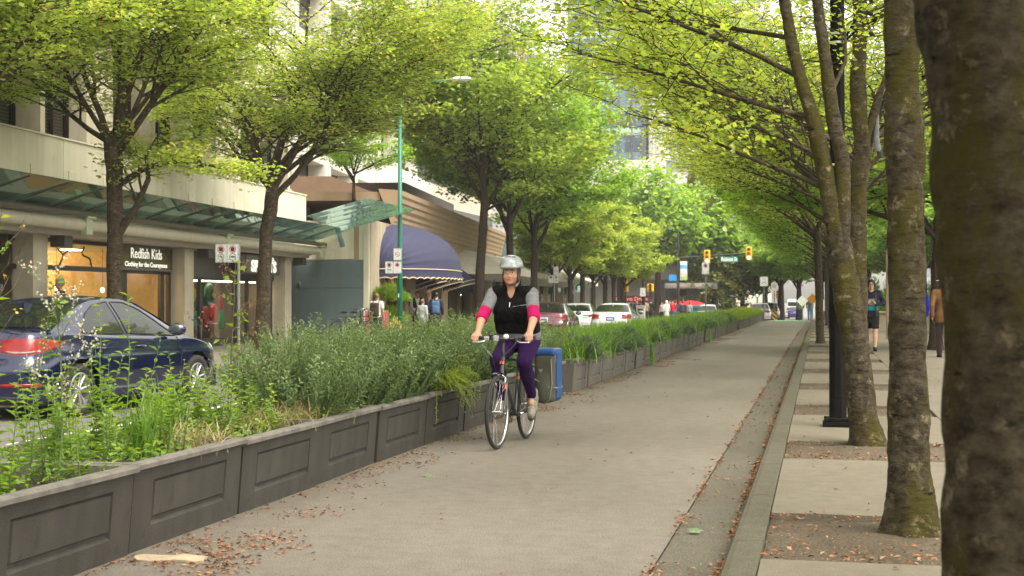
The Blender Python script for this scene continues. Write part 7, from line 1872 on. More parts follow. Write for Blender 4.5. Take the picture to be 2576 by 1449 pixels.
# ---- shop window contents
def hang(u, v, Y, nm, label, cat, grp=None): p = at(u, v, Y); return p, thing(nm, label, cat, p, A_ROT, grp)
for (u, v, Y, lb) in ((307, 648 + 0, 0, ''),): pass
def inA(x, s, z): return toA(x, s, z)
for s, z, lb in ((-5.2, 1.66, 'glowing pendant bulb left of the nearest maple trunk'), (-2.9, 1.62, 'glowing pendant bulb right of the nearest maple trunk')):
    t = thing('pendant_bulb', lb, 'bulb', inA(-1.3, s, z), A_ROT, 'pendant bulbs in the shop'); g = MB(); g.ball((0, 0, 0), (.045, .045, .06), 12); g.build('bulb', BULB, t, smooth=True); g = MB(); g.tube([(0, 0, .06), (0, 0, 2.62 - z)], .008, 4); g.build('cord', SIGNK, t)
DRIFT = mat('driftwood', (.05, .025, .012), .9, var=.3, scale=14)
for s, z, pts, lb in ((-5.6, 2.2, [((0, -.1, -.1), (0, .05, .08), (0, .12, .2), (0, -.1, .32)), ((0, .12, .2), (0, .35, .30))], 'forked driftwood branch in the upper shop window'), (-4.4, 2.25, [((0, .35, -.15), (0, .22, .1), (0, -.1, .16), (0, -.18, .22), (0, -.05, .38))], 'bent driftwood branch beside the nearest maple trunk')):
    t = thing('driftwood', lb, 'branch', inA(-1.0, s, z), A_ROT); g = MB()
    for q in pts: g.tube(q, .022, 6)
    g.build('branch', DRIFT, t, smooth=True)
# clothes and mannequin torsos in the sports shop
def jersey(x, s, z, col, w, h, label, trim=None, num=None, nm='jersey'):
    t = thing(nm, label, 'jersey', inA(x, s, z), A_ROT, 'team clothes in the sports shop window'); S = Solid()
    S.cone((0, 0, -h*.5), (0, 0, h*.22), w*.40, w*.44, .03).cone((0, -w*.30, h*.30), (0, w*.30, h*.30), w*.2, w*.2, .06).cone((0, -w*.40, h*.28), (0, -w*.62, -h*.08), w*.17, w*.14, .03).cone((0, w*.40, h*.28), (0, w*.62, -h*.08), w*.17, w*.14, .03)
    for i, o in enumerate(S.ops): pass
    S.cut((0, 0, -1), h*.52); me = S.mesh('torso', mat('cloth_%s' % nm + str(round(col[0]*99)) + str(round(col[1]*99)) + str(round(col[2]*99)), col, .8, var=.12, scale=14), .03); me.transform(Matrix.Diagonal((.55, 1, 1, 1))); link('torso', me, t)
    if trim: g = MB(); g.lathe([(w*.42, -h*.50), (w*.44, -h*.42)], 16); g.v = [(a*.62, b*1.03, c) for a, b, c in g.v]; g.build('hem', mat('white_trim', (.6, .58, .54), .8, var=.1), t)
    if num: text('number', num, h*.42, mat('number_gold', (.45, .28, .06), .7, var=0), t, (w*.30, 0, 0), (pi/2, 0, pi/2), .002, 1, .01)
for a in [(-.75, 2.95, .95, (.42, .02, .022), .44, .55, 'red jacket with white hem in the sports shop window', True, None), (-.8, 2.45, .9, (.28, .015, .02), .38, .6, 'dark red jacket behind the red one', None, None), (-.72, 3.45, .80, (.015, .26, .07), .36, .5, 'green jersey beside the twin sign post', None, None), (-1.0, 3.2, 1.50, (.012, .06, .035), .52, .6, 'dark green jersey with a gold number 40', None, '40'), (-.8, 2.0, 1.25, (.02, .03, .10), .4, .45, 'navy jersey with white trim in the sports shop window', True, None), (-.9, 1.75, 1.5, (.40, .26, .03), .36, .35, 'mustard jersey hung high in the sports shop window', None, None), (-.7, 1.35, .8, (.02, .16, .17), .36, .4, 'teal shorts set low in the sports shop window', None, None), (-.75, 1.9, .62, (.5, .5, .52), .26, .6, 'white top low in the sports shop window', None, None), (-.6, .55, 1.45, (.40, .25, .27), .30, .6, 'pink top at the left end of the sports shop window', None, None), (-.6, .6, .55, (.30, .10, .10), .4, .6, 'checked red skirt at the left end of the sports shop window', None, None), (-.85, 3.75, 1.2, (.45, .06, .05), .3, .8, 'bright red scarf stack next to the green jersey', None, None)]: jersey(*a)
jersey(-.9, -2.25, 1.05, (.45, .03, .03), .30, .5, 'small red child top in the children shop window', None, None, 'child_top')
jersey(-1.5, -7.0, 1.2, (.25, .03, .03), .3, .6, 'dark red dress inside the children shop', None, None, 'child_top')
g_ = put_plant([mound(410, 700, .3, LEAF_B, .12, 1.3), None, None], 'window_plant', 'leafy green branch display in the children shop window', inA(-.9, -2.75, 1.15), 'plant', 0, None, .9)
# passage side: red patterned board, topiary, yellow flowers
p = at(947, 803, 40.5); rb = thing('patterned_board', 'red patterned standing board behind the man in the white shirt', 'board', (p.x, 40.5, zl(40.5)))
g = MB(); g.box(-.36, .36, 0, .05, .25, 1.0); g.build('panel', mat('red_pattern', (.42, .02, .03), .7, var=.5, scale=9, col2=(.55, .12, .14)), rb, bevel=.01); g = MB(); g.box(-.34, -.30, 0, .05, 0, .25); g.box(.30, .34, 0, .05, 0, .25); g.build('leg', IRON, rb)
p = at(976, 800, 43.5); tp_ = thing('topiary', 'potted evergreen clipped in two tufts by the restaurant entrance', 'shrub', (p.x, 43.5, zl(43.5)))
LEAF_T = leaf_mat('topiary_leaves', [(0, (.06, .13, .012)), (.5, (.16, .28, .02)), (1, (.30, .40, .04))], .35)
for z, r_, sd in ((1.55, .52, 1), (.92, .42, 2)):
    me = mound(420 + sd, 2600, r_, LEAF_T, .14, .85); o = link('foliage', me, tp_, (.05 * sd, 0, z - .25))
g = MB(); g.tube([(0, 0, .3), (.05, 0, 1.6)], .04, 6); g.build('trunk', BARKD, tp_); g = MB(); g.lathe([(0, 0), (.2, 0), (.27, .4), (.24, .4), (0, .36)], 16); g.build('pot', mat('dark_pot', (.03, .025, .02), .6, var=.1), tp_, auto=40)
put_plant([mound(425, 1200, .45, YELB, .07, .8), None, None], 'yellow_flowers', 'bank of yellow flowers below the clipped evergreen', (at(990, 810, 42).x, 42.0, zl(42) + .30), 'flowers')
# ================================================================== bicycle, rider and walkers
BIKEK = mat('bike_black', (.010, .010, .011), .28, var=.1, coat=.6)
BIKEO = mat('bike_orange', (.55, .10, .02), .4, var=.05)
SILV = mat('polished_alloy', (.55, .55, .55), .22, metal=1.0, var=.05)
GRIPM = mat('grip_rubber', (.015, .014, .014), .8, var=.1)
def bike_wheel(parent, y, r=.345, steer=0):
    w = bpy.data.objects.new('wheel', None); COL.objects.link(w); w.parent = parent; w.location = (0, y, r); w.rotation_euler = (0, 0, steer)
    g = MB(); g.lathe([(r + .0175 * cos(q) - .0175, .0175 * sin(q)) for q in [2*pi*k/10 for k in range(11)]], 56, ax='x'); g.build('tyre', TYRE, w, smooth=True)
    ri = r - .033; g = MB(); g.lathe([(ri, -.0115), (ri - .016, -.010), (ri - .020, 0), (ri - .016, .010), (ri, .0115)], 56, ax='x'); g.build('rim', SILV, w, smooth=True)
    g = MB()
    for k in range(32):
        q = 2*pi*k/32; q2 = q + (.55 if k % 4 < 2 else -.55); sx = .028 if k % 2 else -.028
        g.tube([(sx, .022*cos(q2), .022*sin(q2)), (0, (ri-.012)*cos(q), (ri-.012)*sin(q))], .0013, 3, cap=False)
    g.build('spokes', SILV, w)
    g = MB(); g.lathe([(.0, -.055), (.009, -.055), (.009, -.034), (.024, -.031), (.024, -.026), (.014, -.02), (.014, .02), (.024, .026), (.024, .031), (.009, .034), (.009, .055), (0, .055)], 14, ax='x'); g.build('hub', SILV, w, auto=40)
    return w
def make_bike(name, label, loc, rz, steer=0.0, full=True):
    t = thing(name, label, 'bicycle', loc, rz)
    bike_wheel(t, -.52, steer=steer); bike_wheel(t, .52)
    A = (0, -.375, .70); B = (0, -.335, .845); bb = (0, .09, .285); st = (0, .245, .80); ra = .52
    g = MB(); g.tube([A, B], .021, 10); g.tube([(0, -.345, .82), st], .0155, 10); g.tube([(0, -.37, .73), bb], .020, 10); g.tube([bb, (0, .262, .86)], .0165, 10)
    for s_ in (1, -1):
        g.tube([(s_*.03, .11, .285), (s_*.062, ra, .345)], .010, 8); g.tube([(s_*.02, .235, .76), (s_*.062, ra, .345)], .008, 8)
    g.lathe([(0, -.04), (.024, -.04), (.024, .04), (0, .04)], 12, ax='x', o=bb); g.build('frame', BIKEK, t, auto=50)
    g = MB()
    for a, b in ((.22, .34), (.40, .44)): p = Vector(bb).lerp(Vector(st), .52 + a*.5), Vector(bb).lerp(Vector(st), .52 + b*.5); g.tube([p[0], p[1]], .0172, 10)
    g.tube([(0, -.375, .785), (0, -.368, .81)], .0225, 8); g.tube([(.045, -.41, .60), (.047, -.425, .555)], .016, 8); g.build('orange_band', BIKEO, t)
    f = MB(); f.tube([A, (0, -.383, .66)], .022, 10); f.tube([(-.055, -.387, .655), (.055, -.387, .655)], .019, 8)
    for s_ in (1, -1): f.tube([(s_*.05, -.386, .66), (s_*.055, -.425, .52), (s_*.056, -.495, .37), (s_*.054, -.52, .345)], [.017, .015, .012, .011], 8)
    f.build('fork', BIKEK, t, smooth=True)
    g = MB(); g.tube([B, (0, -.327, .94), (0, -.325, 1.0)], .0165, 10); g.tube([(0, -.325, .99), (0, -.36, 1.02)], .018, 8); g.lathe([(.021, .846), (.021, .90)], 12, o=(0, -.33, 0)); g.build('stem', BIKEK, t, auto=50)
    hb = MB(); hb.tube([(-.31, -.325, 1.035), (-.16, -.35, 1.028), (-.06, -.362, 1.022), (0, -.363, 1.022), (.06, -.362, 1.022), (.16, -.35, 1.030), (.31, -.325, 1.040)], .0125, 10); h = hb.build('handlebar', BIKEK, t, smooth=True)
    for s_ in (1, -1):
        g = MB(); g.tube([(s_*.19, -.345, 1.031), (s_*.315, -.324, 1.04)], .0175, 10); g.build('grip', GRIPM, h, smooth=True)
        g = MB(); g.tube([(s_*.150, -.372, 1.02), (s_*.165, -.415, 1.000), (s_*.20, -.435, .992), (s_*.265, -.43, .992), (s_*.285, -.42, 1.0)], [.009, .008, .0075, .0065, .006], 6); g.build('brake_lever', SILV, h, smooth=True)
        g = MB(); g.box(s_*.15 - .028, s_*.15 + .028, -.385, -.335, 1.002, 1.045); g.build('brake_clamp', SILV if s_ < 0 else BIKEK, h, bevel=.008)
    g = MB(); g.ball((.045, -.385, 1.045), (.028, .028, .026), 14); g.build('front_light', mat('white_plastic', (.65, .65, .63), .3, var=.03), h, smooth=True)
    g = MB(); g.box(-.075, -.03, -.41, -.36, 1.0, 1.055); g.build('display_unit', mat('grey_plastic', (.30, .31, .30), .4, var=.05), h, bevel=.008)
    g = MB(); g.ball((-.115, -.36, 1.06), (.022, .022, .02), 12); g.tube([(-.115, -.36, 1.02), (-.115, -.36, 1.06)], .01, 6); g.tube([(-.10, -.37, 1.075), (-.135, -.36, 1.085)], .009, 6); g.build('bell', BIKEK, h, smooth=True)
    if full:
        g = MB()
        for s_, dx in ((1, .03), (-1, -.05), (-1, -.1)):
            g.tube([(s_*.15, -.38, 1.015), (s_*.12 + dx, -.46, .97), (dx * 1.3, -.47, .86), (dx * .5 - .02, -.43, .72)], .0032, 5)
        g.tube([(-.12, -.40, 1.0), (-.16, -.45, .88), (-.13, -.44, .74), (-.06, -.41, .67)], .0032, 5); g.build('cable', BIKEK, t)
        for s_ in (1, -1):
            g = MB(); g.tube([(s_*.05, -.425, .665), (s_*.045, -.43, .60), (s_*.03, -.425, .575)], .010, 6); g.tube([(0, -.425, .70), (s_*.045, -.43, .665)], .006, 5); g.build('brake_arm', SILV, t, smooth=True)
        g = MB(); g.grid([[(x, -.52 + .372*sin(q) * -1 * 1, .345 + .372*cos(q)) for x in (-.022, -.012, .012, .022)] for q in [-.75 + 1.0*k/10 for k in range(11)]]); g.build('mudguard', BIKEK, t, smooth=True)
    S = Solid(); S.cone((0, .17, .945), (0, .30, .945), .022, .055, .04).ell((0, .36, .95), (.085, .075, .035), k=.04).cut((0, 0, -1), -.915); S.build('saddle', BIKEK, t, .012)
    g = MB(); g.tube([(0, .262, .85), (0, .285, .935)], .0135, 8); g.build('seat_post', SILV, t)
    # drivetrain: left crank to the rear, right crank to the front
    g = MB(); g.lathe([(.078, -.048), (.092, -.048), (.092, -.044), (.078, -.044), (.078, -.048)], 30, ax='x', o=bb)
    for k in range(5): q = 2*pi*k/5; g.tube([(-.046, bb[1], bb[2]), (-.046, bb[1] + .083*cos(q), bb[2] + .083*sin(q))], .006, 5)
    g.build('chainring', BIKEK, t); g = MB(); g.tube([(-.046, bb[1], bb[2] + .09), (-.046, .52, .39), (-.046, .56, .345), (-.046, .52, .30), (-.046, .48, .24), (-.046, bb[1], bb[2] - .09)], .004, 4); g.build('chain', SILV, t)
    for s_, dy in ((1, .168), (-1, -.168)):
        g = MB(); g.tube([(s_*.052, bb[1], bb[2]), (s_*.075, bb[1] + dy, bb[2] + .01)], [.015, .011], 8); c = g.build('crank_arm', SILV, t, smooth=True)
        g = MB(); g.box(min(s_*.085, s_*.165), max(s_*.085, s_*.165), bb[1] + dy - .045, bb[1] + dy + .045, bb[2], bb[2] + .022); g.build('pedal', BIKEK, c, bevel=.004)
    g = MB()
    for s_ in (1, -1): g.tube([(s_*.065, .52, .37), (s_*.06, .50, .72), (s_*.055, .28, .735), (s_*.055, .84, .735)], .006, 6)
    for y in (.36, .5, .66, .84): g.tube([(-.055, y, .735), (.055, y, .735)], .006, 6)
    g.build('rear_rack', BIKEK, t)
    return t
BK = (-2.90, 13.18); BRZ = radians(-3.3)
bike = make_bike('bicycle', 'black hybrid bicycle with orange bands ridden along the lane', (BK[0], BK[1], 0), BRZ, radians(-1.5))
# ---- pannier hanging on the rear rack
pb = thing('pannier_bag', 'big olive and blue pannier bag hung on the rear rack of the ridden bicycle', 'bag', (BK[0], BK[1], 0), BRZ)
OLIVE = mat('olive_canvas', (.060, .062, .042), .8, var=.2, scale=8, bump=.3, bscale=14)
BLUEC = mat('blue_canvas', (.006, .055, .19), .7, var=.12, scale=8, bump=.2, bscale=20)
GREYW = mat('grey_webbing', (.20, .20, .18), .8, var=.1)
S = Solid(); S.box((.175, .70, .60), (.105, .18, .24), .05).box((.18, .70, .83), (.10, .17, .05), .045, k=.03).ell((.17, .55, .50), (.07, .05, .14), k=.05); S.build('bag_body', OLIVE, pb, .014)
S = Solid(); S.box((.185, .70, .64), (.112, .150, .268), .05); S.cut((-1, 0, 0), -.235); S.cut((0, -1, 0), -.60); S.build('side_panel', BLUEC, pb, .012)
S = Solid(); S.box((.18, .70, .862), (.112, .185, .04), .035).ell((.20, .60, .885), (.07, .07, .02), k=.02); S.build('top_flap', BLUEC, pb, .012)
S = Solid(); S.box((.262, .70, .83), (.022, .14, .075), .02); S.build('corner_panel', mat('grey_canvas', (.16, .165, .155), .8, var=.15, scale=8), pb, .010)
g = MB()
for z, dz in ((.56, -.05), ): g.tube([(.075, .522, z + .04), (.14, .513, z + .01), (.23, .515, z + dz + .01), (.288, .56, z + dz), (.288, .84, z + dz)], .012, 6, flat=.4)
g.tube([(.25, .52, .80), (.262, .52, .55), (.24, .525, .40), (.20, .53, .36)], .009, 6, flat=.5); g.build('strap', GREYW, pb)
g = MB(); g.prism([(.13, .512, .70), (.165, .512, .70), (.17, .512, .685), (.148, .512, .662), (.126, .512, .685)], (0, -.004, 0)); g.build('badge', GREYW, pb, recalc=True)

# ---- people
SKIN = mat('skin_warm', (.42, .22, .14), .55, var=.06, scale=14)
SKINP = mat('skin_pale', (.50, .30, .21), .55, var=.06, scale=14)
HAIRB = mat('hair_brown', (.035, .018, .010), .6, var=.3, scale=50, stretch=(1, 1, .3))
HAIRD = mat('hair_dark', (.012, .008, .006), .6, var=.3, scale=50)
HAIRG = mat('hair_grey', (.25, .24, .22), .7, var=.2, scale=50)
HAIRL = mat('hair_light_brown', (.16, .085, .04), .6, var=.3, scale=50, stretch=(1, 1, .3))
def cloth(n, c, v=.14, sc=10, b=.25): return mat('cloth_' + n, c, .9, var=v, scale=sc, bump=b, bscale=18, spec=.12)
def limb(S, pts, rs, k=.02):
    for a, b, ra, rb in zip(pts[:-1], pts[1:], rs[:-1], rs[1:]): S.cone(a, b, ra, rb, k)
def hand(S, wrist, d, palm_n, side, s=1.0, curl=.9):
    """palm with four curled fingers and a thumb; d towards the fingertips, palm_n out of the palm, side towards the thumb"""
    d, n_, sd = Vector(d).normalized(), Vector(palm_n).normalized(), Vector(side).normalized(); w = Vector(wrist)
    c = w + d * .045 * s; S.cone(w[:], (w + d*.02*s)[:], .024*s, .027*s, .012)
    for k in range(4):
        o = sd * (.030 - .0195*k) * s; b = w + d * (.078 - .004*abs(k - 1)) * s + o; S.cone((w + d*.02*s + o*.7)[:], b[:], .0135*s, .0115*s, .012)
        L = (.034, .040, .037, .029)[k] * s; p1 = b + (d * cos(curl) + n_ * sin(curl)) * L; p2 = p1 + (d * cos(curl*2.1) + n_ * sin(curl*2.1)) * L * .8; p3 = p2 + (d * cos(curl*2.9) + n_ * sin(curl*2.9)) * L * .6
        S.cone(b[:], p1[:], .0105*s, .0095*s, .004); S.cone(p1[:], p2[:], .0095*s, .0088*s, .004); S.cone(p2[:], p3[:], .0088*s, .0075*s, .004)
    t0 = w + d*.025*s + sd*.022*s; t1 = t0 + (d*.6 + sd*.75 + n_*.35).normalized()*.034*s; t2 = t1 + (d*.7 + sd*.1 + n_*.8).normalized()*.030*s
    S.cone(t0[:], t1[:], .0135*s, .0115*s, .008); S.cone(t1[:], t2[:], .011*s, .009*s, .004)
def head_solid(S, c, f, s=1.0, jaw=1.0, k=.02):
    """c: head centre at eye height, f: facing (unit, level)"""
    f = Vector(f).normalized(); r = Vector((-f.y, f.x, 0)); R = np.array([[r.x, f.x, 0], [r.y, f.y, 0], [0, 0, 1]]); c = Vector(c); P = lambda a, b, h: (c + r*a*s + f*b*s + Vector((0, 0, h*s)))[:]
    S.ell(P(0, -.012, .025), np.array([.076, .094, .098]) * s, R, k); S.ell(P(0, .022, -.055), np.array([.060*jaw, .066, .066]) * s, R, .03)
    S.cone(P(0, .07, -.010), P(0, .094, -.038), .009*s, .0135*s, .014); S.ell(P(0, .066, -.098), np.array([.026, .022, .018]) * s, R, .02)
    for q in (1, -1):
        S.ell(P(q*.075, -.012, -.015), np.array([.011, .022, .032]) * s, R, .008); S.ell(P(q*.038, .060, -.040), np.array([.024, .022, .022]) * s, R, .018); S.cone(P(q*.012, .083, .017), P(q*.050, .070, .016), .009*s, .008*s, .010)
    S.ell(P(0, .079, -.068), np.array([.022, .012, .010]) * s, R, .008)
    return P, R
def face_parts(par, P, s=1.0, brow=HAIRB, loc=None):
    EYEW, EYED, LIP = mat('eye_white', (.62, .58, .54), .3, var=0), mat('eye_dark', (.02, .012, .008), .2, var=0), mat('lip_rose', (.34, .11, .085), .5, var=.05)
    for q in (1, -1):
        g = MB(); g.ball(P(q*.032, .074, .0), (.0145*s, .010*s, .0075*s), 10); e = g.build('eye', EYEW, par, smooth=True)
        g = MB(); g.ball(P(q*.032, .0825, .0), (.0068*s, .004*s, .0068*s), 10); g.build('iris', EYED, e, smooth=True)
        g = MB(); g.tube([P(q*.014, .088, .018), P(q*.032, .088, .024), P(q*.052, .074, .019)], [.004*s, .0048*s, .003*s], 5); g.build('eyebrow', brow, par)
    g = MB(); g.tube([P(-.024, .082, -.068), P(-.010, .091, -.064), P(0, .0915, -.066), P(.010, .091, -.064), P(.024, .082, -.068)], [.003*s, .0052*s, .0046*s, .0052*s, .003*s], 6); g.tube([P(-.022, .083, -.070), P(0, .0905, -.077), P(.022, .083, -.070)], [.003*s, .006*s, .003*s], 6); g.build('lips', LIP, par, smooth=True)
def foot(S, ank, toe_dir, s=1.0, r=.045, pitch=0.0):
    d = Vector(toe_dir).normalized(); a = Vector(ank); heel = a - d*.05*s + Vector((0, 0, -.055*s)); mid = a + d*.07*s + Vector((0, 0, -.055*s)); toe = a + d*.155*s + Vector((0, 0, -.062*s))
    if pitch: # rotate about the ankle
        ax = d.cross(Vector((0, 0, 1))).normalized(); Rm = Matrix.Rotation(pitch, 3, ax); heel, mid, toe = [a + Rm @ (p - a) for p in (heel, mid, toe)]
    S.cone(a[:], heel[:], r*.8, r*.85, .02); S.cone(heel[:], mid[:], r*.80, r*.92, .03); S.cone(mid[:], toe[:], r*.92, r*.72, .02); S.cone(a[:], mid[:], r*.78, r*.7, .03)

# ---------------- the cyclist
cy = thing('person', 'cyclist in a silver helmet, black vest, pink under-sleeves and purple leggings riding towards the viewer', 'person', (BK[0], BK[1], 0), BRZ)
hip = {1: (.095, .30, .985), -1: (-.105, .30, .985)}
kn = {1: (.135, -.075, .80), -1: (-.115, -.13, .815)}
an = {1: (.125, .27, .43), -1: (-.105, -.01, .40)}
sh = {1: (.170, .075, 1.45), -1: (-.208, .06, 1.45)}
el = {1: (.238, -.09, 1.225), -1: (-.275, -.12, 1.215)}
wr = {1: (.245, -.275, 1.085), -1: (-.262, -.285, 1.080)}
HC = Vector((-.020, .02, 1.655)); FD = Vector((.06, -1, 0)).normalized()
B = Solid()
B.ell((-.005, .27, 1.02), (.185, .145, .14), k=.05).ell((-.01, .20, 1.16), (.185, .135, .15), k=.06).ell((-.015, .13, 1.32), (.185, .125, .15), k=.06)
B.cone((.13, .08, 1.44), (-.17, .07, 1.44), .065, .065, .06); B.cone((-.018, .085, 1.45), (-.02, .045, 1.56), .066, .056, .03)
P_, R_ = head_solid(B, HC, FD, 1.0, 1.12)
for s_ in (1, -1):
    limb(B, [sh[s_], el[s_]], [.058, .046], .03); limb(B, [el[s_], wr[s_]], [.043, .028], .02)
    limb(B, [hip[s_], kn[s_]], [.098, .064], .03); limb(B, [kn[s_], tuple(Vector(kn[s_]).lerp(Vector(an[s_]), .35)), an[s_]], [.062, .062, .038], .02)
    wv = Vector(wr[s_]); hand(B, wv, Vector((s_*.01, -.055, -.028)), (0, .15, -1), (-s_, 0, 0), 1.0, 1.05)
    B.cone(an[s_], (Vector(an[s_]) + Vector((0, -.06, -.05)))[:], .034, .03, .02)
B.build('body', SKIN, cy, .0075)
face_parts(cy, P_, 1.0)
GREYM = mat('grey_marl_knit', (.155, .158, .165), .9, var=.35, scale=26, stretch=(.5, .5, 4), bump=.2, bscale=60)
PINK = cloth('pink_sleeve', (.36, .008, .085), .08); VEST = cloth('black_vest', (.003, .0028, .003), .25, 7, .9); PURP = cloth('purple_legging', (.020, .0045, .044), .12, 9, .2)
# grey shirt: torso, short sleeves, hem over the hips
for s_ in (1, -1):
    S = Solid(); q = Vector(sh[s_]).lerp(Vector(el[s_]), .66); limb(S, [sh[s_], tuple(q)], [.068, .061], .02); S.cut((tuple((Vector(el[s_]) - Vector(sh[s_])).normalized())), (Vector(el[s_]) - Vector(sh[s_])).normalized().dot(q)); S.build('shirt_sleeve', GREYM, cy, .011)
    S = Solid(); a = Vector(sh[s_]).lerp(Vector(el[s_]), .58); b = Vector(el[s_]).lerp(Vector(wr[s_]), .16); limb(S, [tuple(a), el[s_], tuple(b)], [.061, .057, .054], .02); dn = (Vector(wr[s_]) - Vector(el[s_])).normalized(); S.cut(tuple(dn), dn.dot(b)); S.build('under_sleeve', PINK, cy, .010)
S = Solid(); S.ell((-.01, .26, 1.045), (.225, .175, .13), k=.05).ell((-.01, .20, 1.15), (.205, .155, .12), k=.06); S.cut((0, -.25, -1), -1.045); S.cut((0, 0, 1), 1.2); S.build('shirt_hem', GREYM, cy, .012)
# vest
S = Solid(); S.ell((-.01, .235, 1.10), (.222, .17, .14), k=.06).ell((-.012, .18, 1.21), (.226, .168, .16), k=.06).ell((-.015, .13, 1.34), (.208, .146, .15), k=.06); S.cone((.145, .08, 1.455), (-.185, .07, 1.455), .076, .076, .05)
S.ell((-.10, .015, 1.29), (.10, .06, .09), k=.07); S.ell((.08, .015, 1.29), (.10, .06, .09), k=.07)
S.ell((-.02, .035, 1.565), (.068, .075, .085), mode='s'); S.cut((0, -.22, -1), -1.075)
# V neck: open wedge
S.cone((-.02, -.02, 1.375), (-.02, .0, 1.54), .012, .062, .01, 's')
S.build('vest', VEST, cy, .0105)
S = Solid(); S.cone((-.08, .02, 1.485), (-.092, .03, 1.555), .028, .02, .02).cone((.045, .02, 1.485), (.057, .03, 1.565), .028, .02, .02).cone((-.085, .075, 1.51), (.05, .075, 1.51), .024, .024, .03); S.build('vest_collar', VEST, cy, .010)
g = MB(); g.tube([(-.018, -.036, 1.365), (-.018, -.046, 1.34), (-.018, -.052, 1.32)], .0035, 5); g.build('zip', SILV, cy)
g = MB(); g.tube([(.02, -.064, 1.325), (.09, -.064, 1.335), (.165, -.03, 1.348)], .0022, 4); g.build('pocket_piping', SILV, cy)
# leggings
S = Solid(); S.ell((-.005, .27, 1.0), (.19, .15, .13), k=.05)
for s_ in (1, -1):
    c_ = Vector(kn[s_]).lerp(Vector(an[s_]), .35); limb(S, [hip[s_], kn[s_]], [.106, .072], .03); limb(S, [kn[s_], tuple(c_), tuple(Vector(kn[s_]).lerp(Vector(an[s_]), .97))], [.070, .068, .046], .02)
S.cut((0, 0, 1), 1.09); S.build('leggings', PURP, cy, .011)
SHOEG = mat('trail_shoe', (.20, .185, .15), .85, var=.35, scale=30); SOLE = mat('shoe_sole', (.075, .06, .045), .85, var=.2)
for s_, pit, d in ((1, -radians(38), (.12, -1, 0)), (-1, -radians(6), (-.1, -1, 0))):
    S = Solid(); foot(S, an[s_], d, 1.12, .054, pit); S.cone(an[s_], (Vector(an[s_]) + Vector((0, .02, .05)))[:], .05, .052, .02); so = S.build('shoe', SHOEG, cy, .010)
    S = Solid(); foot(S, Vector(an[s_]) + Matrix.Rotation(pit, 3, Vector(d).cross(Vector((0, 0, 1))).normalized()) @ Vector((0, 0, -.032)), d, 1.16, .048, pit); S.build('sole', SOLE, so, .011)
    g = MB(); a = Vector(an[s_]); Rm = Matrix.Rotation(pit, 3, Vector(d).cross(Vector((0, 0, 1))).normalized())
    for k in range(4):
        o = Rm @ (Vector(d).normalized() * (.035 + .028*k) + Vector((0, 0, .012 - .012*k))); rt = Vector(d).cross(Vector((0, 0, 1))).normalized() * .03; g.tube([a + o - rt, a + o + Rm @ Vector((0, 0, .008)), a + o + rt], .0045, 4)
    g.build('laces', mat('lace_pale', (.42, .36, .26), .8, var=.1), so)
# hair at the sides, helmet with vents and straps
S = Solid(); S.ell((HC + Vector((0, .03, .02)))[:], (.088, .098, .10), R_, .02); S.ell((HC + Vector((.074, .0, -.055)))[:], (.014, .05, .055), R_, .02); S.ell((HC + Vector((-.074, .0, -.05)))[:], (.012, .045, .045), R_, .02); S.ell((HC + FD*.14 + Vector((0, 0, -.05)))[:], (.075, .10, .115), R_, mode='s'); S.build('hair', HAIRB, cy, .008)
HM = mat('helmet_silver', (.26, .29, .30), .28, metal=.25, var=.10, scale=7, coat=.6)
S = Solid(); hc = HC + Vector((0, .012, .072))
S.ell(hc[:], (.114, .142, .100), R_, .02); S.cut((0, 0, -1), -(HC.z + .045)); S.ell((hc + FD*.105 + Vector((0, 0, -.022)))[:], (.088, .04, .018), R_, .025)
for k in range(-2, 3):      # five rows of vents
    S_a = k * .36; v = FD * cos(S_a) ; rr = Vector((-FD.y, FD.x, 0)); dv = (FD * cos(S_a * .9) * .115 + rr * sin(S_a) * .092)
    S.cone((hc + dv + Vector((0, 0, .012)))[:], (hc + dv * .62 + Vector((0, 0, .068)))[:], .0155 if k else .011, .018, .004, 's')
    if k: S.cone((hc - FD*.02 + rr * sin(S_a) * .085 + Vector((0, 0, .060)))[:], (hc - FD*.10 + rr * sin(S_a) * .075 + Vector((0, 0, .035)))[:], .015, .016, .004, 's')
S.ell((hc + Vector((0, 0, -.02)))[:], (.092, .12, .085), R_, mode='s'); he = S.build('helmet', HM, cy, .0065)
S = Solid(); S.ell((hc + Vector((0, 0, -.018)))[:], (.095, .122, .088), R_); S.cut((0, 0, -1), -(HC.z + .052)); S.build('helmet_padding', mat('helmet_inner', (.03, .032, .034), .8, var=.2), he, .010)
g = MB()
for q in (1, -1): g.tube([P_(q*.088, .03, .06), P_(q*.083, .02, -.03), P_(q*.05, .045, -.115), P_(0, .055, -.128)], .004, 5, flat=.6)
g.build('chin_strap', BIKEK, cy)
S = Solid(); S.cone(P_(.075, .01, -.09), P_(.055, .03, -.13), .014, .012, .01); S.build('neck_scarf', mat('grey_scarf', (.22, .22, .19), .9, var=.3, scale=40), cy, .008)
g = MB(); rp = Vector(wr[1]) + Vector((-.012, -.088, -.050)); g.lathe([(.0115, -.003), (.0125, 0), (.0115, .003)], 12, ax='x', o=rp[:]); g.build('ring', SILV, cy)

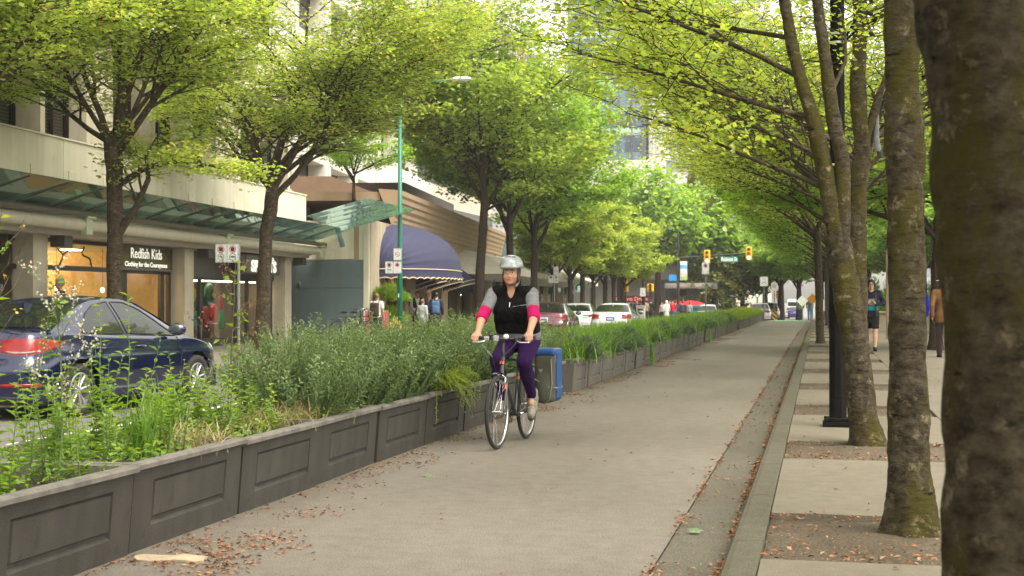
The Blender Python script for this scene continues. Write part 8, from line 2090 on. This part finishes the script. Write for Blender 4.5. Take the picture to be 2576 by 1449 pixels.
# ---------------- figures on foot
def person(label, loc, rz=0.0, Ht=1.75, skin=SKIN, hair=HAIRB, hair_kind='short', top=None, legs=None, shoes=None, stride=.0, arms='down', sleeve=1.0, leglen=1.0, jacket_len=.0, h=.021, face=False, hat=None, hood=None, backpack=None, extras=None, group=None, stance=.09, build_w=1.0, top2=None, skirt=None, lean=0.0, turn=0.0):
    """faces -y in its own frame"""
    t = thing('person', label, 'person', loc, rz, group); k = Ht / 1.75; s = lambda *p: tuple(q * k for q in p)
    BW = build_w; hipz, kz, az = .90, .49, .085
    L = {}
    for q in (1, -1):
        st = stride * q; L[q] = dict(hip=s(.088*q, 0, hipz), knee=s(.092*q, -.10*abs(st) - .24*st, kz + .02*abs(st)), ank=s(.085*q, -.38*st + (.07 if st < 0 else 0)*abs(st)*1.5, az + (.10*abs(st) if st < 0 else .0)))
        if arms == 'down': L[q]['sh'] = s(.185*q*BW, .01 + lean, 1.43); L[q]['el'] = s(.235*q*BW, .03 + .12*st, 1.14); L[q]['wr'] = s(.225*q*BW, -.05 + .22*st, .90)
        elif arms == 'chest': L[q]['sh'] = s(.185*q*BW, .01, 1.43); L[q]['el'] = s(.285*q*BW, .04, 1.17); L[q]['wr'] = s(.105*q, -.15, 1.16)
        elif arms == 'front': L[q]['sh'] = s(.185*q*BW, .01, 1.43); L[q]['el'] = s(.23*q*BW, .02, 1.16); L[q]['wr'] = s(.12*q, -.20, 1.06)
    B = Solid(); tw = lambda S, g: (S.ell(s(0, .005, .95), tuple(np.array(s(.155*BW, .115, .12)) + g), k=.05), S.ell(s(0, .0 + lean*.4, 1.10), tuple(np.array(s(.142*BW, .105, .14)) + g), k=.06), S.ell(s(0, .0 + lean*.8, 1.29), tuple(np.array(s(.165*BW, .115, .15)) + g), k=.06), S.cone(s(.135*BW, .01 + lean, 1.425), s(-.135*BW, .01 + lean, 1.425), .062*k + g, .062*k + g, .05))
    tw(B, 0); B.cone(s(0, .015 + lean, 1.44), s(0, .0 + lean, 1.56), .056*k, .050*k, .03)
    hc = Vector(s(0, -.005 + lean, 1.64)); fd = Vector((sin(turn), -cos(turn), 0)); P, R = head_solid(B, hc, fd, k * .98)
    for q in (1, -1):
        l = L[q]; limb(B, [l['sh'], l['el'], l['wr']], [.050*k, .040*k, .027*k], .02); limb(B, [l['hip'], l['knee']], [.085*k, .056*k], .03); limb(B, [l['knee'], tuple(Vector(l['knee']).lerp(Vector(l['ank']), .35)), l['ank']], [.055*k, .056*k, .036*k], .02)
        dw = (Vector(l['wr']) - Vector(l['el'])).normalized()
        if arms == 'down': hand(B, l['wr'], dw, (-q, 0, 0), (0, -1, 0), k, .35)
        else: hand(B, l['wr'], (-q*.6, -.15, .8), (-q*.5, .6, -.2), (-q*.4, .2, .9), k, 1.0)
        foot(B, l['ank'], (q*.1, -1, 0), k * .95, .036)
    B.build('body', skin, t, h if not face else .013)
    if face: face_parts(t, P, k * .98, hair)
    if legs:
        S = Solid(); S.ell(s(0, .005, .93), tuple(np.array(s(.163*BW, .122, .12)) + .008), k=.05)
        for q in (1, -1):
            l = L[q]
            if leglen >= 1: limb(S, [l['hip'], l['knee'], tuple(Vector(l['knee']).lerp(Vector(l['ank']), .96))], [.097*k, .075*k, .062*k], .025)
            elif leglen > .6: limb(S, [l['hip'], l['knee'], tuple(Vector(l['knee']).lerp(Vector(l['ank']), .9))], [.092*k, .062*k, .046*k], .02)
            else:
                e = Vector(l['hip']).lerp(Vector(l['knee']), leglen * 2); limb(S, [l['hip'], tuple(e)], [.105*k, .095*k], .02)
        if leglen <= .5: S.cut((0, 0, -1), -(hipz + (kz - hipz) * leglen * 2) * k)
        S.cut((0, 0, 1), 1.03*k); S.build('shorts' if leglen <= .5 else 'trousers', legs, t, h)
    if skirt: g = MB(); g.lathe([(.14*k, 1.0*k), (.19*k, .75*k), (.23*k, .45*k)], 16); g.build('skirt', skirt, t, smooth=True)
    if top:
        S = Solid(); tw(S, .016); 
        if jacket_len: S.ell(s(0, .01, .90 - jacket_len*.3), tuple(np.array(s(.175*BW, .135, .14 + jacket_len*.5))), k=.05)
        for q in (1, -1):
            l = L[q]; a, b, c_ = Vector(l['sh']), Vector(l['el']), Vector(l['wr'])
            if sleeve >= 1: limb(S, [a, b, b.lerp(c_, .95)], [.066*k, .054*k, .042*k], .025)
            else: limb(S, [a, a.lerp(b, sleeve)], [.066*k, .062*k], .025)
        S.cut((0, 0, -1), -(.90 - jacket_len)*k); S.ell(s(0, -.03 + lean, 1.53), s(.06, .07, .075), mode='s'); S.build('jacket' if jacket_len else 'top', top, t, h)
    if top2: top2(t, s, k, tw, L)
    for q in (1, -1):
        if shoes: S = Solid(); foot(S, L[q]['ank'], (q*.1, -1, 0), k * 1.05, .046); S.build('shoe', shoes, t, h * .8)
    if hair_kind:
        S = Solid(); r = Vector((-fd.y, fd.x, 0)); cc = hc - fd*.012 + Vector((0, 0, .03*k)); S.ell(cc[:], tuple(np.array((.086, .102, .102))*k), R, .02)
        if hair_kind == 'long': S.ell((cc - fd*.06*k + Vector((0, 0, -.17*k)))[:], tuple(np.array((.085, .055, .19))*k), R, .05)
        if hair_kind == 'full': S.ell((cc + Vector((0, 0, .02)))[:], tuple(np.array((.094, .105, .10))*k), R, .02)
        S.ell((hc + fd*.105*k + Vector((0, 0, -.045*k)))[:], tuple(np.array((.082, .10, .108))*k), R, mode='s')
        if hair_kind != 'long': S.cut((0, 0, -1), -(hc.z - .06*k))
        S.build('hair', hair, t, h * .7)
    if hat:
        g = MB(); z = hc.z + .07*k; g.lathe([(.0, z + .12*k), (.07*k, z + .115*k), (.088*k, z + .06*k), (.095*k, z), (.16*k, z - .015*k), (.165*k, z - .022*k), (.09*k, z - .012*k)], 22, o=(hc.x, hc.y, 0)); g.build('hat', hat, t, auto=50)
    if hood: S = Solid(); S.ell((hc - fd*.02 + Vector((0, 0, .01)))[:], tuple(np.array((.115, .13, .15))*k), R, .02).cone(s(-.08, .03, 1.45), s(.08, .03, 1.45), .08*k, .08*k, .05); S.ell((hc + fd*.13*k)[:], tuple(np.array((.075, .09, .10))*k), R, mode='s'); S.build('hood', hood, t, h)
    if backpack:
        S = Solid(); S.box(s(0, .20, 1.20), s(.15, .09, .24), .06*k).box(s(0, .285, 1.12), s(.10, .04, .12), .03*k, k=.03); b_ = S.build('backpack', backpack, t, h)
        g = MB()
        for q in (1, -1): g.tube([s(.10*q, .15, 1.40), s(.11*q, .04, 1.505), s(.115*q, -.10, 1.42), s(.13*q, -.125, 1.22), s(.15*q, -.03, 1.05), s(.13*q, .12, 1.0)], .018*k, 6, flat=.4)
        g.build('backpack_strap', backpack, b_)
    if extras: extras(t, s, k, P, R, hc, fd, L)
    return t
# walking man with headphones
def man_extras(t, s, k, P, R, hc, fd, L):
    g = MB(); r = Vector((-fd.y, fd.x, 0)); pts = [hc + (r*cos(q)*.098 + Vector((0, 0, 1))*(sin(q)*.125 + .0))*k + Vector((0, .015, 0)) for q in [pi*j/12 for j in range(13)]]; g.tube(pts, .014*k, 6); hp = g.build('headphone_band', SIGNK, t, smooth=True)
    for q in (1, -1): g = MB(); g.ball((hc + r*q*.092*k + Vector((0, .01, -.015*k)))[:], (.028*k, .042*k, .052*k), 12); g.build('ear_cup', SIGNK, hp, smooth=True)
    g = MB()
    for q in (1, -1): g.tube([P(q*.034 + .023*cos(a), .092, .0 + .018*sin(a)) for a in [2*pi*j/12 for j in range(12)]], .0045, 5, closed=True); g.tube([P(q*.057, .09, .004), P(q*.078, .0, .008)], .004, 4)
    g.tube([P(-.012, .096, .004), P(.012, .096, .004)], .004, 4); g.build('glasses', SIGNK, t)
    g = MB()
    for q in (1, -1): g.tube([s(.10*q, .03, 1.50), s(.105*q, -.105, 1.42), s(.10*q, -.14, 1.16), s(.115*q, -.135, .98), s(.12*q, -.13, .86)], .02*k, 6, flat=.35)
    g.build('backpack_strap', SIGNK, t)
    g = MB(); g.box(.13*k, .20*k, -.085*k, -.08*k, .61*k, .63*k); g.build('shorts_logo', SIGNW, t)
def man_top(t, s, k, tw, L):
    for (z0, z1, m, g_) in ((.93, 1.0, cloth('navy_hem', (.012, .013, .03)), .020), (1.0, 1.12, cloth('teal_panel', (.012, .20, .23)), .020), (1.12, 1.30, cloth('grey_panel', (.21, .21, .22), .3, 30), .019)):
        S = Solid(); tw(S, g_); S.cut((0, 0, 1), z1*k); S.cut((0, 0, -1), -z0*k)
        if z0 > 1.1: S.cut((1, 0, 0), .10*k); S.cut((-1, 0, 0), .10*k)
        S.build('sweater_panel', m, t, .015)
person('walking man with headphones, glasses, a navy and teal sweatshirt and black shorts', (1.25, 35.4, .12), radians(-2), 1.74, SKINP, HAIRD, 'short', cloth('navy_sweater', (.014, .015, .035)), cloth('black_shorts', (.012, .012, .013)), cloth('black_shoe', (.012, .011, .011)), stride=.42, arms='chest', leglen=.42, face=True, h=.016, extras=man_extras, top2=man_top)
# man in brown jacket and hat, seen from behind
person('man in a brown jacket and pale hat walking away behind the thick mossy trunk', (2.66, 31.8, .12), pi, 1.74, SKIN, HAIRD, 'short', cloth('brown_jacket', (.155, .075, .030), .1, 8), cloth('dark_brown_trousers', (.050, .034, .038), .15), cloth('black_boot', (.014, .011, .010)), stride=.36, jacket_len=.14, hat=mat('pale_straw_hat', (.55, .46, .38), .8, var=.1), build_w=1.1)
person('walker in a bright blue hooded jacket and black leggings beyond the straight mossy trunk', (2.42, 36.2, .12), pi, 1.66, SKINP, HAIRB, None, cloth('bright_blue_jacket', (.008, .025, .36), .1), cloth('black_leggings', (.012, .012, .014)), None, stride=.30, leglen=.85, jacket_len=.03, hood=cloth('bright_blue_jacket', (.008, .025, .36)))
# left pavement
WHT = cloth('white_shirt', (.60, .59, .58), .08)
def left(u, Y, **k):
    p = at(u, 780, Y); return (p.x, Y, zl(Y))
person('person in a white t-shirt with a brown backpack walking away by the teal wall', left(948, 39.2), pi - .1, 1.50, SKINP, HAIRL, 'short', WHT, cloth('navy_trousers', (.02, .025, .06)), cloth('red_shoe', (.3, .03, .03)), stride=.2, sleeve=.55, backpack=cloth('brown_backpack', (.055, .038, .028)))
def waiter_top(t, s, k, tw, L):
    S = Solid(); tw(S, .026); S.cone(s(0, -.10, 1.22), s(0, -.06, 1.52), .03*k, .09*k, .02, 's'); S.ell(s(0, -.02, 1.53), s(.07, .09, .08), mode='s'); S.cut((0, 0, -1), -.93*k); S.build('waistcoat', cloth('black_waistcoat', (.012, .011, .012)), t, .02)
person('waiter in a white shirt and black waistcoat standing at the restaurant entrance', left(1050, 47.5), .35, 1.66, SKIN, HAIRD, 'short', WHT, cloth('black_trousers', (.012, .011, .012)), cloth('black_shoe', (.012, .011, .011)), arms='front', top2=waiter_top)
person('grey-haired person in a pale patterned coat outside the restaurant', left(1063, 44.8), pi - .3, 1.36, SKINP, HAIRL, 'short', cloth('pale_grey_coat', (.36, .36, .37), .3, 24), cloth('grey_skirt_cloth', (.3, .3, .31)), None, jacket_len=.2)
person('person with long brown hair and a blue denim jacket outside the restaurant', left(1078, 46.6), pi - .2, 1.60, SKINP, HAIRL, 'long', cloth('denim_jacket', (.035, .07, .13), .2), cloth('dark_jeans', (.02, .025, .04)), cloth('black_shoe', (.012, .011, .011)), stride=.15)
person('person in a dark grey hooded jacket carrying a blue backpack past the small awnings', left(1098, 46.0), pi + .1, 1.60, SKINP, HAIRD, 'short', cloth('charcoal_jacket', (.032, .031, .036)), cloth('dark_jeans', (.02, .025, .04)), cloth('black_shoe', (.012, .011, .011)), stride=.15, backpack=cloth('blue_backpack', (.06, .12, .22), .15))
person('grey-haired man walking behind the roof of the blue sedan', left(150, 26.0), -1.3, 1.69, SKIN, HAIRG, 'short', cloth('dark_coat', (.03, .03, .035)), cloth('dark_jeans', (.02, .025, .04)), cloth('black_shoe', (.012, .011, .011)), stride=.2, h=.016, turn=.3)
# people at the far corner
far_p = [(1583, 101, 'dark'), (1602, 100, 'navy'), (1637, 104, 'dark'), (1666, 108, 'palecoat'), (1677, 106, 'white'), (1686, 107, 'blue'), (1692, 106.5, 'red'), (1699, 107, 'denim'), (1717, 108, 'suit'), (1735, 112, 'grey'), (1625, 103, 'tan')]
cols = dict(dark=((.02, .018, .018), 'dark jacket'), navy=((.02, .025, .06), 'navy jacket'), palecoat=((.42, .38, .36), 'pale pink coat'), white=((.62, .60, .56), 'white dress and white headscarf'), blue=((.03, .05, .25), 'deep blue jacket'), red=((.45, .015, .02), 'bright red jacket and blue jeans'), denim=((.05, .06, .09), 'dark slate jacket'), suit=((.04, .045, .06), 'dark suit'), grey=((.28, .29, .31), 'grey jumper'), tan=((.25, .18, .11), 'tan coat'))
where_ = {1583: 'under the far tip of the cafe roof', 1602: 'just left of the pale grey bin', 1637: 'in front of the dark granite column', 1625: 'just right of the pale grey bin'}
for u, Y, c in far_p:
    p = at(u, 790, Y); c_, nm = cols[c]
    person('far person in a ' + nm + ' ' + where_.get(u, 'in the group by the junction'), (p.x, Y, gz(p.x, Y) + .12), RND.uniform(-.6, .6) + (pi if u % 2 else 0), RND.uniform(1.62, 1.78), SKINP, HAIRD, 'short' if c != 'white' else None, cloth('far_' + c, c_), cloth('far_jeans', (.05, .09, .2)) if c in ('red', 'denim', 'blue') else cloth('far_dark', (.025, .025, .03)), cloth('black_shoe', (.012, .011, .011)), stride=.2, h=.035, hood=cloth('far_white', (.62, .60, .56)) if c == 'white' else None, skirt=cloth('far_skirt', (.5, .46, .4)) if c == 'white' else None, group='people at the far corner')
for u, Y, c, nm, lg in ((2014, 104, (.13, .12, .075), 'person in an olive jacket crossing at the end of the right kerb', (.03, .03, .06)), (2037, 108, (.07, .07, .075), 'person in jeans with a dark top beside the far black lamp post', (.06, .13, .26))):
    p = at(u, 790, Y); person(nm, (p.x, Y, gz(0, Y) + .02), 0 if u > 2020 else pi, 1.75, SKINP, HAIRL, 'short', cloth('x' + nm[14:20], c), cloth('y' + nm[14:20], lg), cloth('black_shoe', (.012, .011, .011)), stride=.3, h=.03, jacket_len=.1 if u < 2020 else 0)
# parked bicycles against the teal wall
for u, Y, rz, lb in ((885, 39.6, 1.25, 'parked bicycle leaning by the teal passage wall, left one'), (908, 40.0, 1.1, 'parked bicycle leaning by the teal passage wall, right one')):
    p = at(u, 800, Y); make_bike('bicycle', lb, (p.x, Y, zl(Y)), rz, .3, False)['group'] = 'bicycles parked by the teal wall'
# ------------------------------------------------------------------ thin pale air down the street
_hm, _nth, _ho = _nt('thin_haze'); _v = _nth.nodes.new('ShaderNodeVolumePrincipled'); _v.inputs['Density'].default_value = .0006; _v.inputs['Color'].default_value = (.96, .95, .90, 1); _v.inputs['Anisotropy'].default_value = .3
_nth.links.new(_v.outputs[0], _ho.inputs['Volume'])
g = MB(); g.box(-120, 110, -60, 420, -8, 82); tag(g.build('haze', _hm), 'thin pale haze softening the far end of the street', 'haze', kind='stuff')
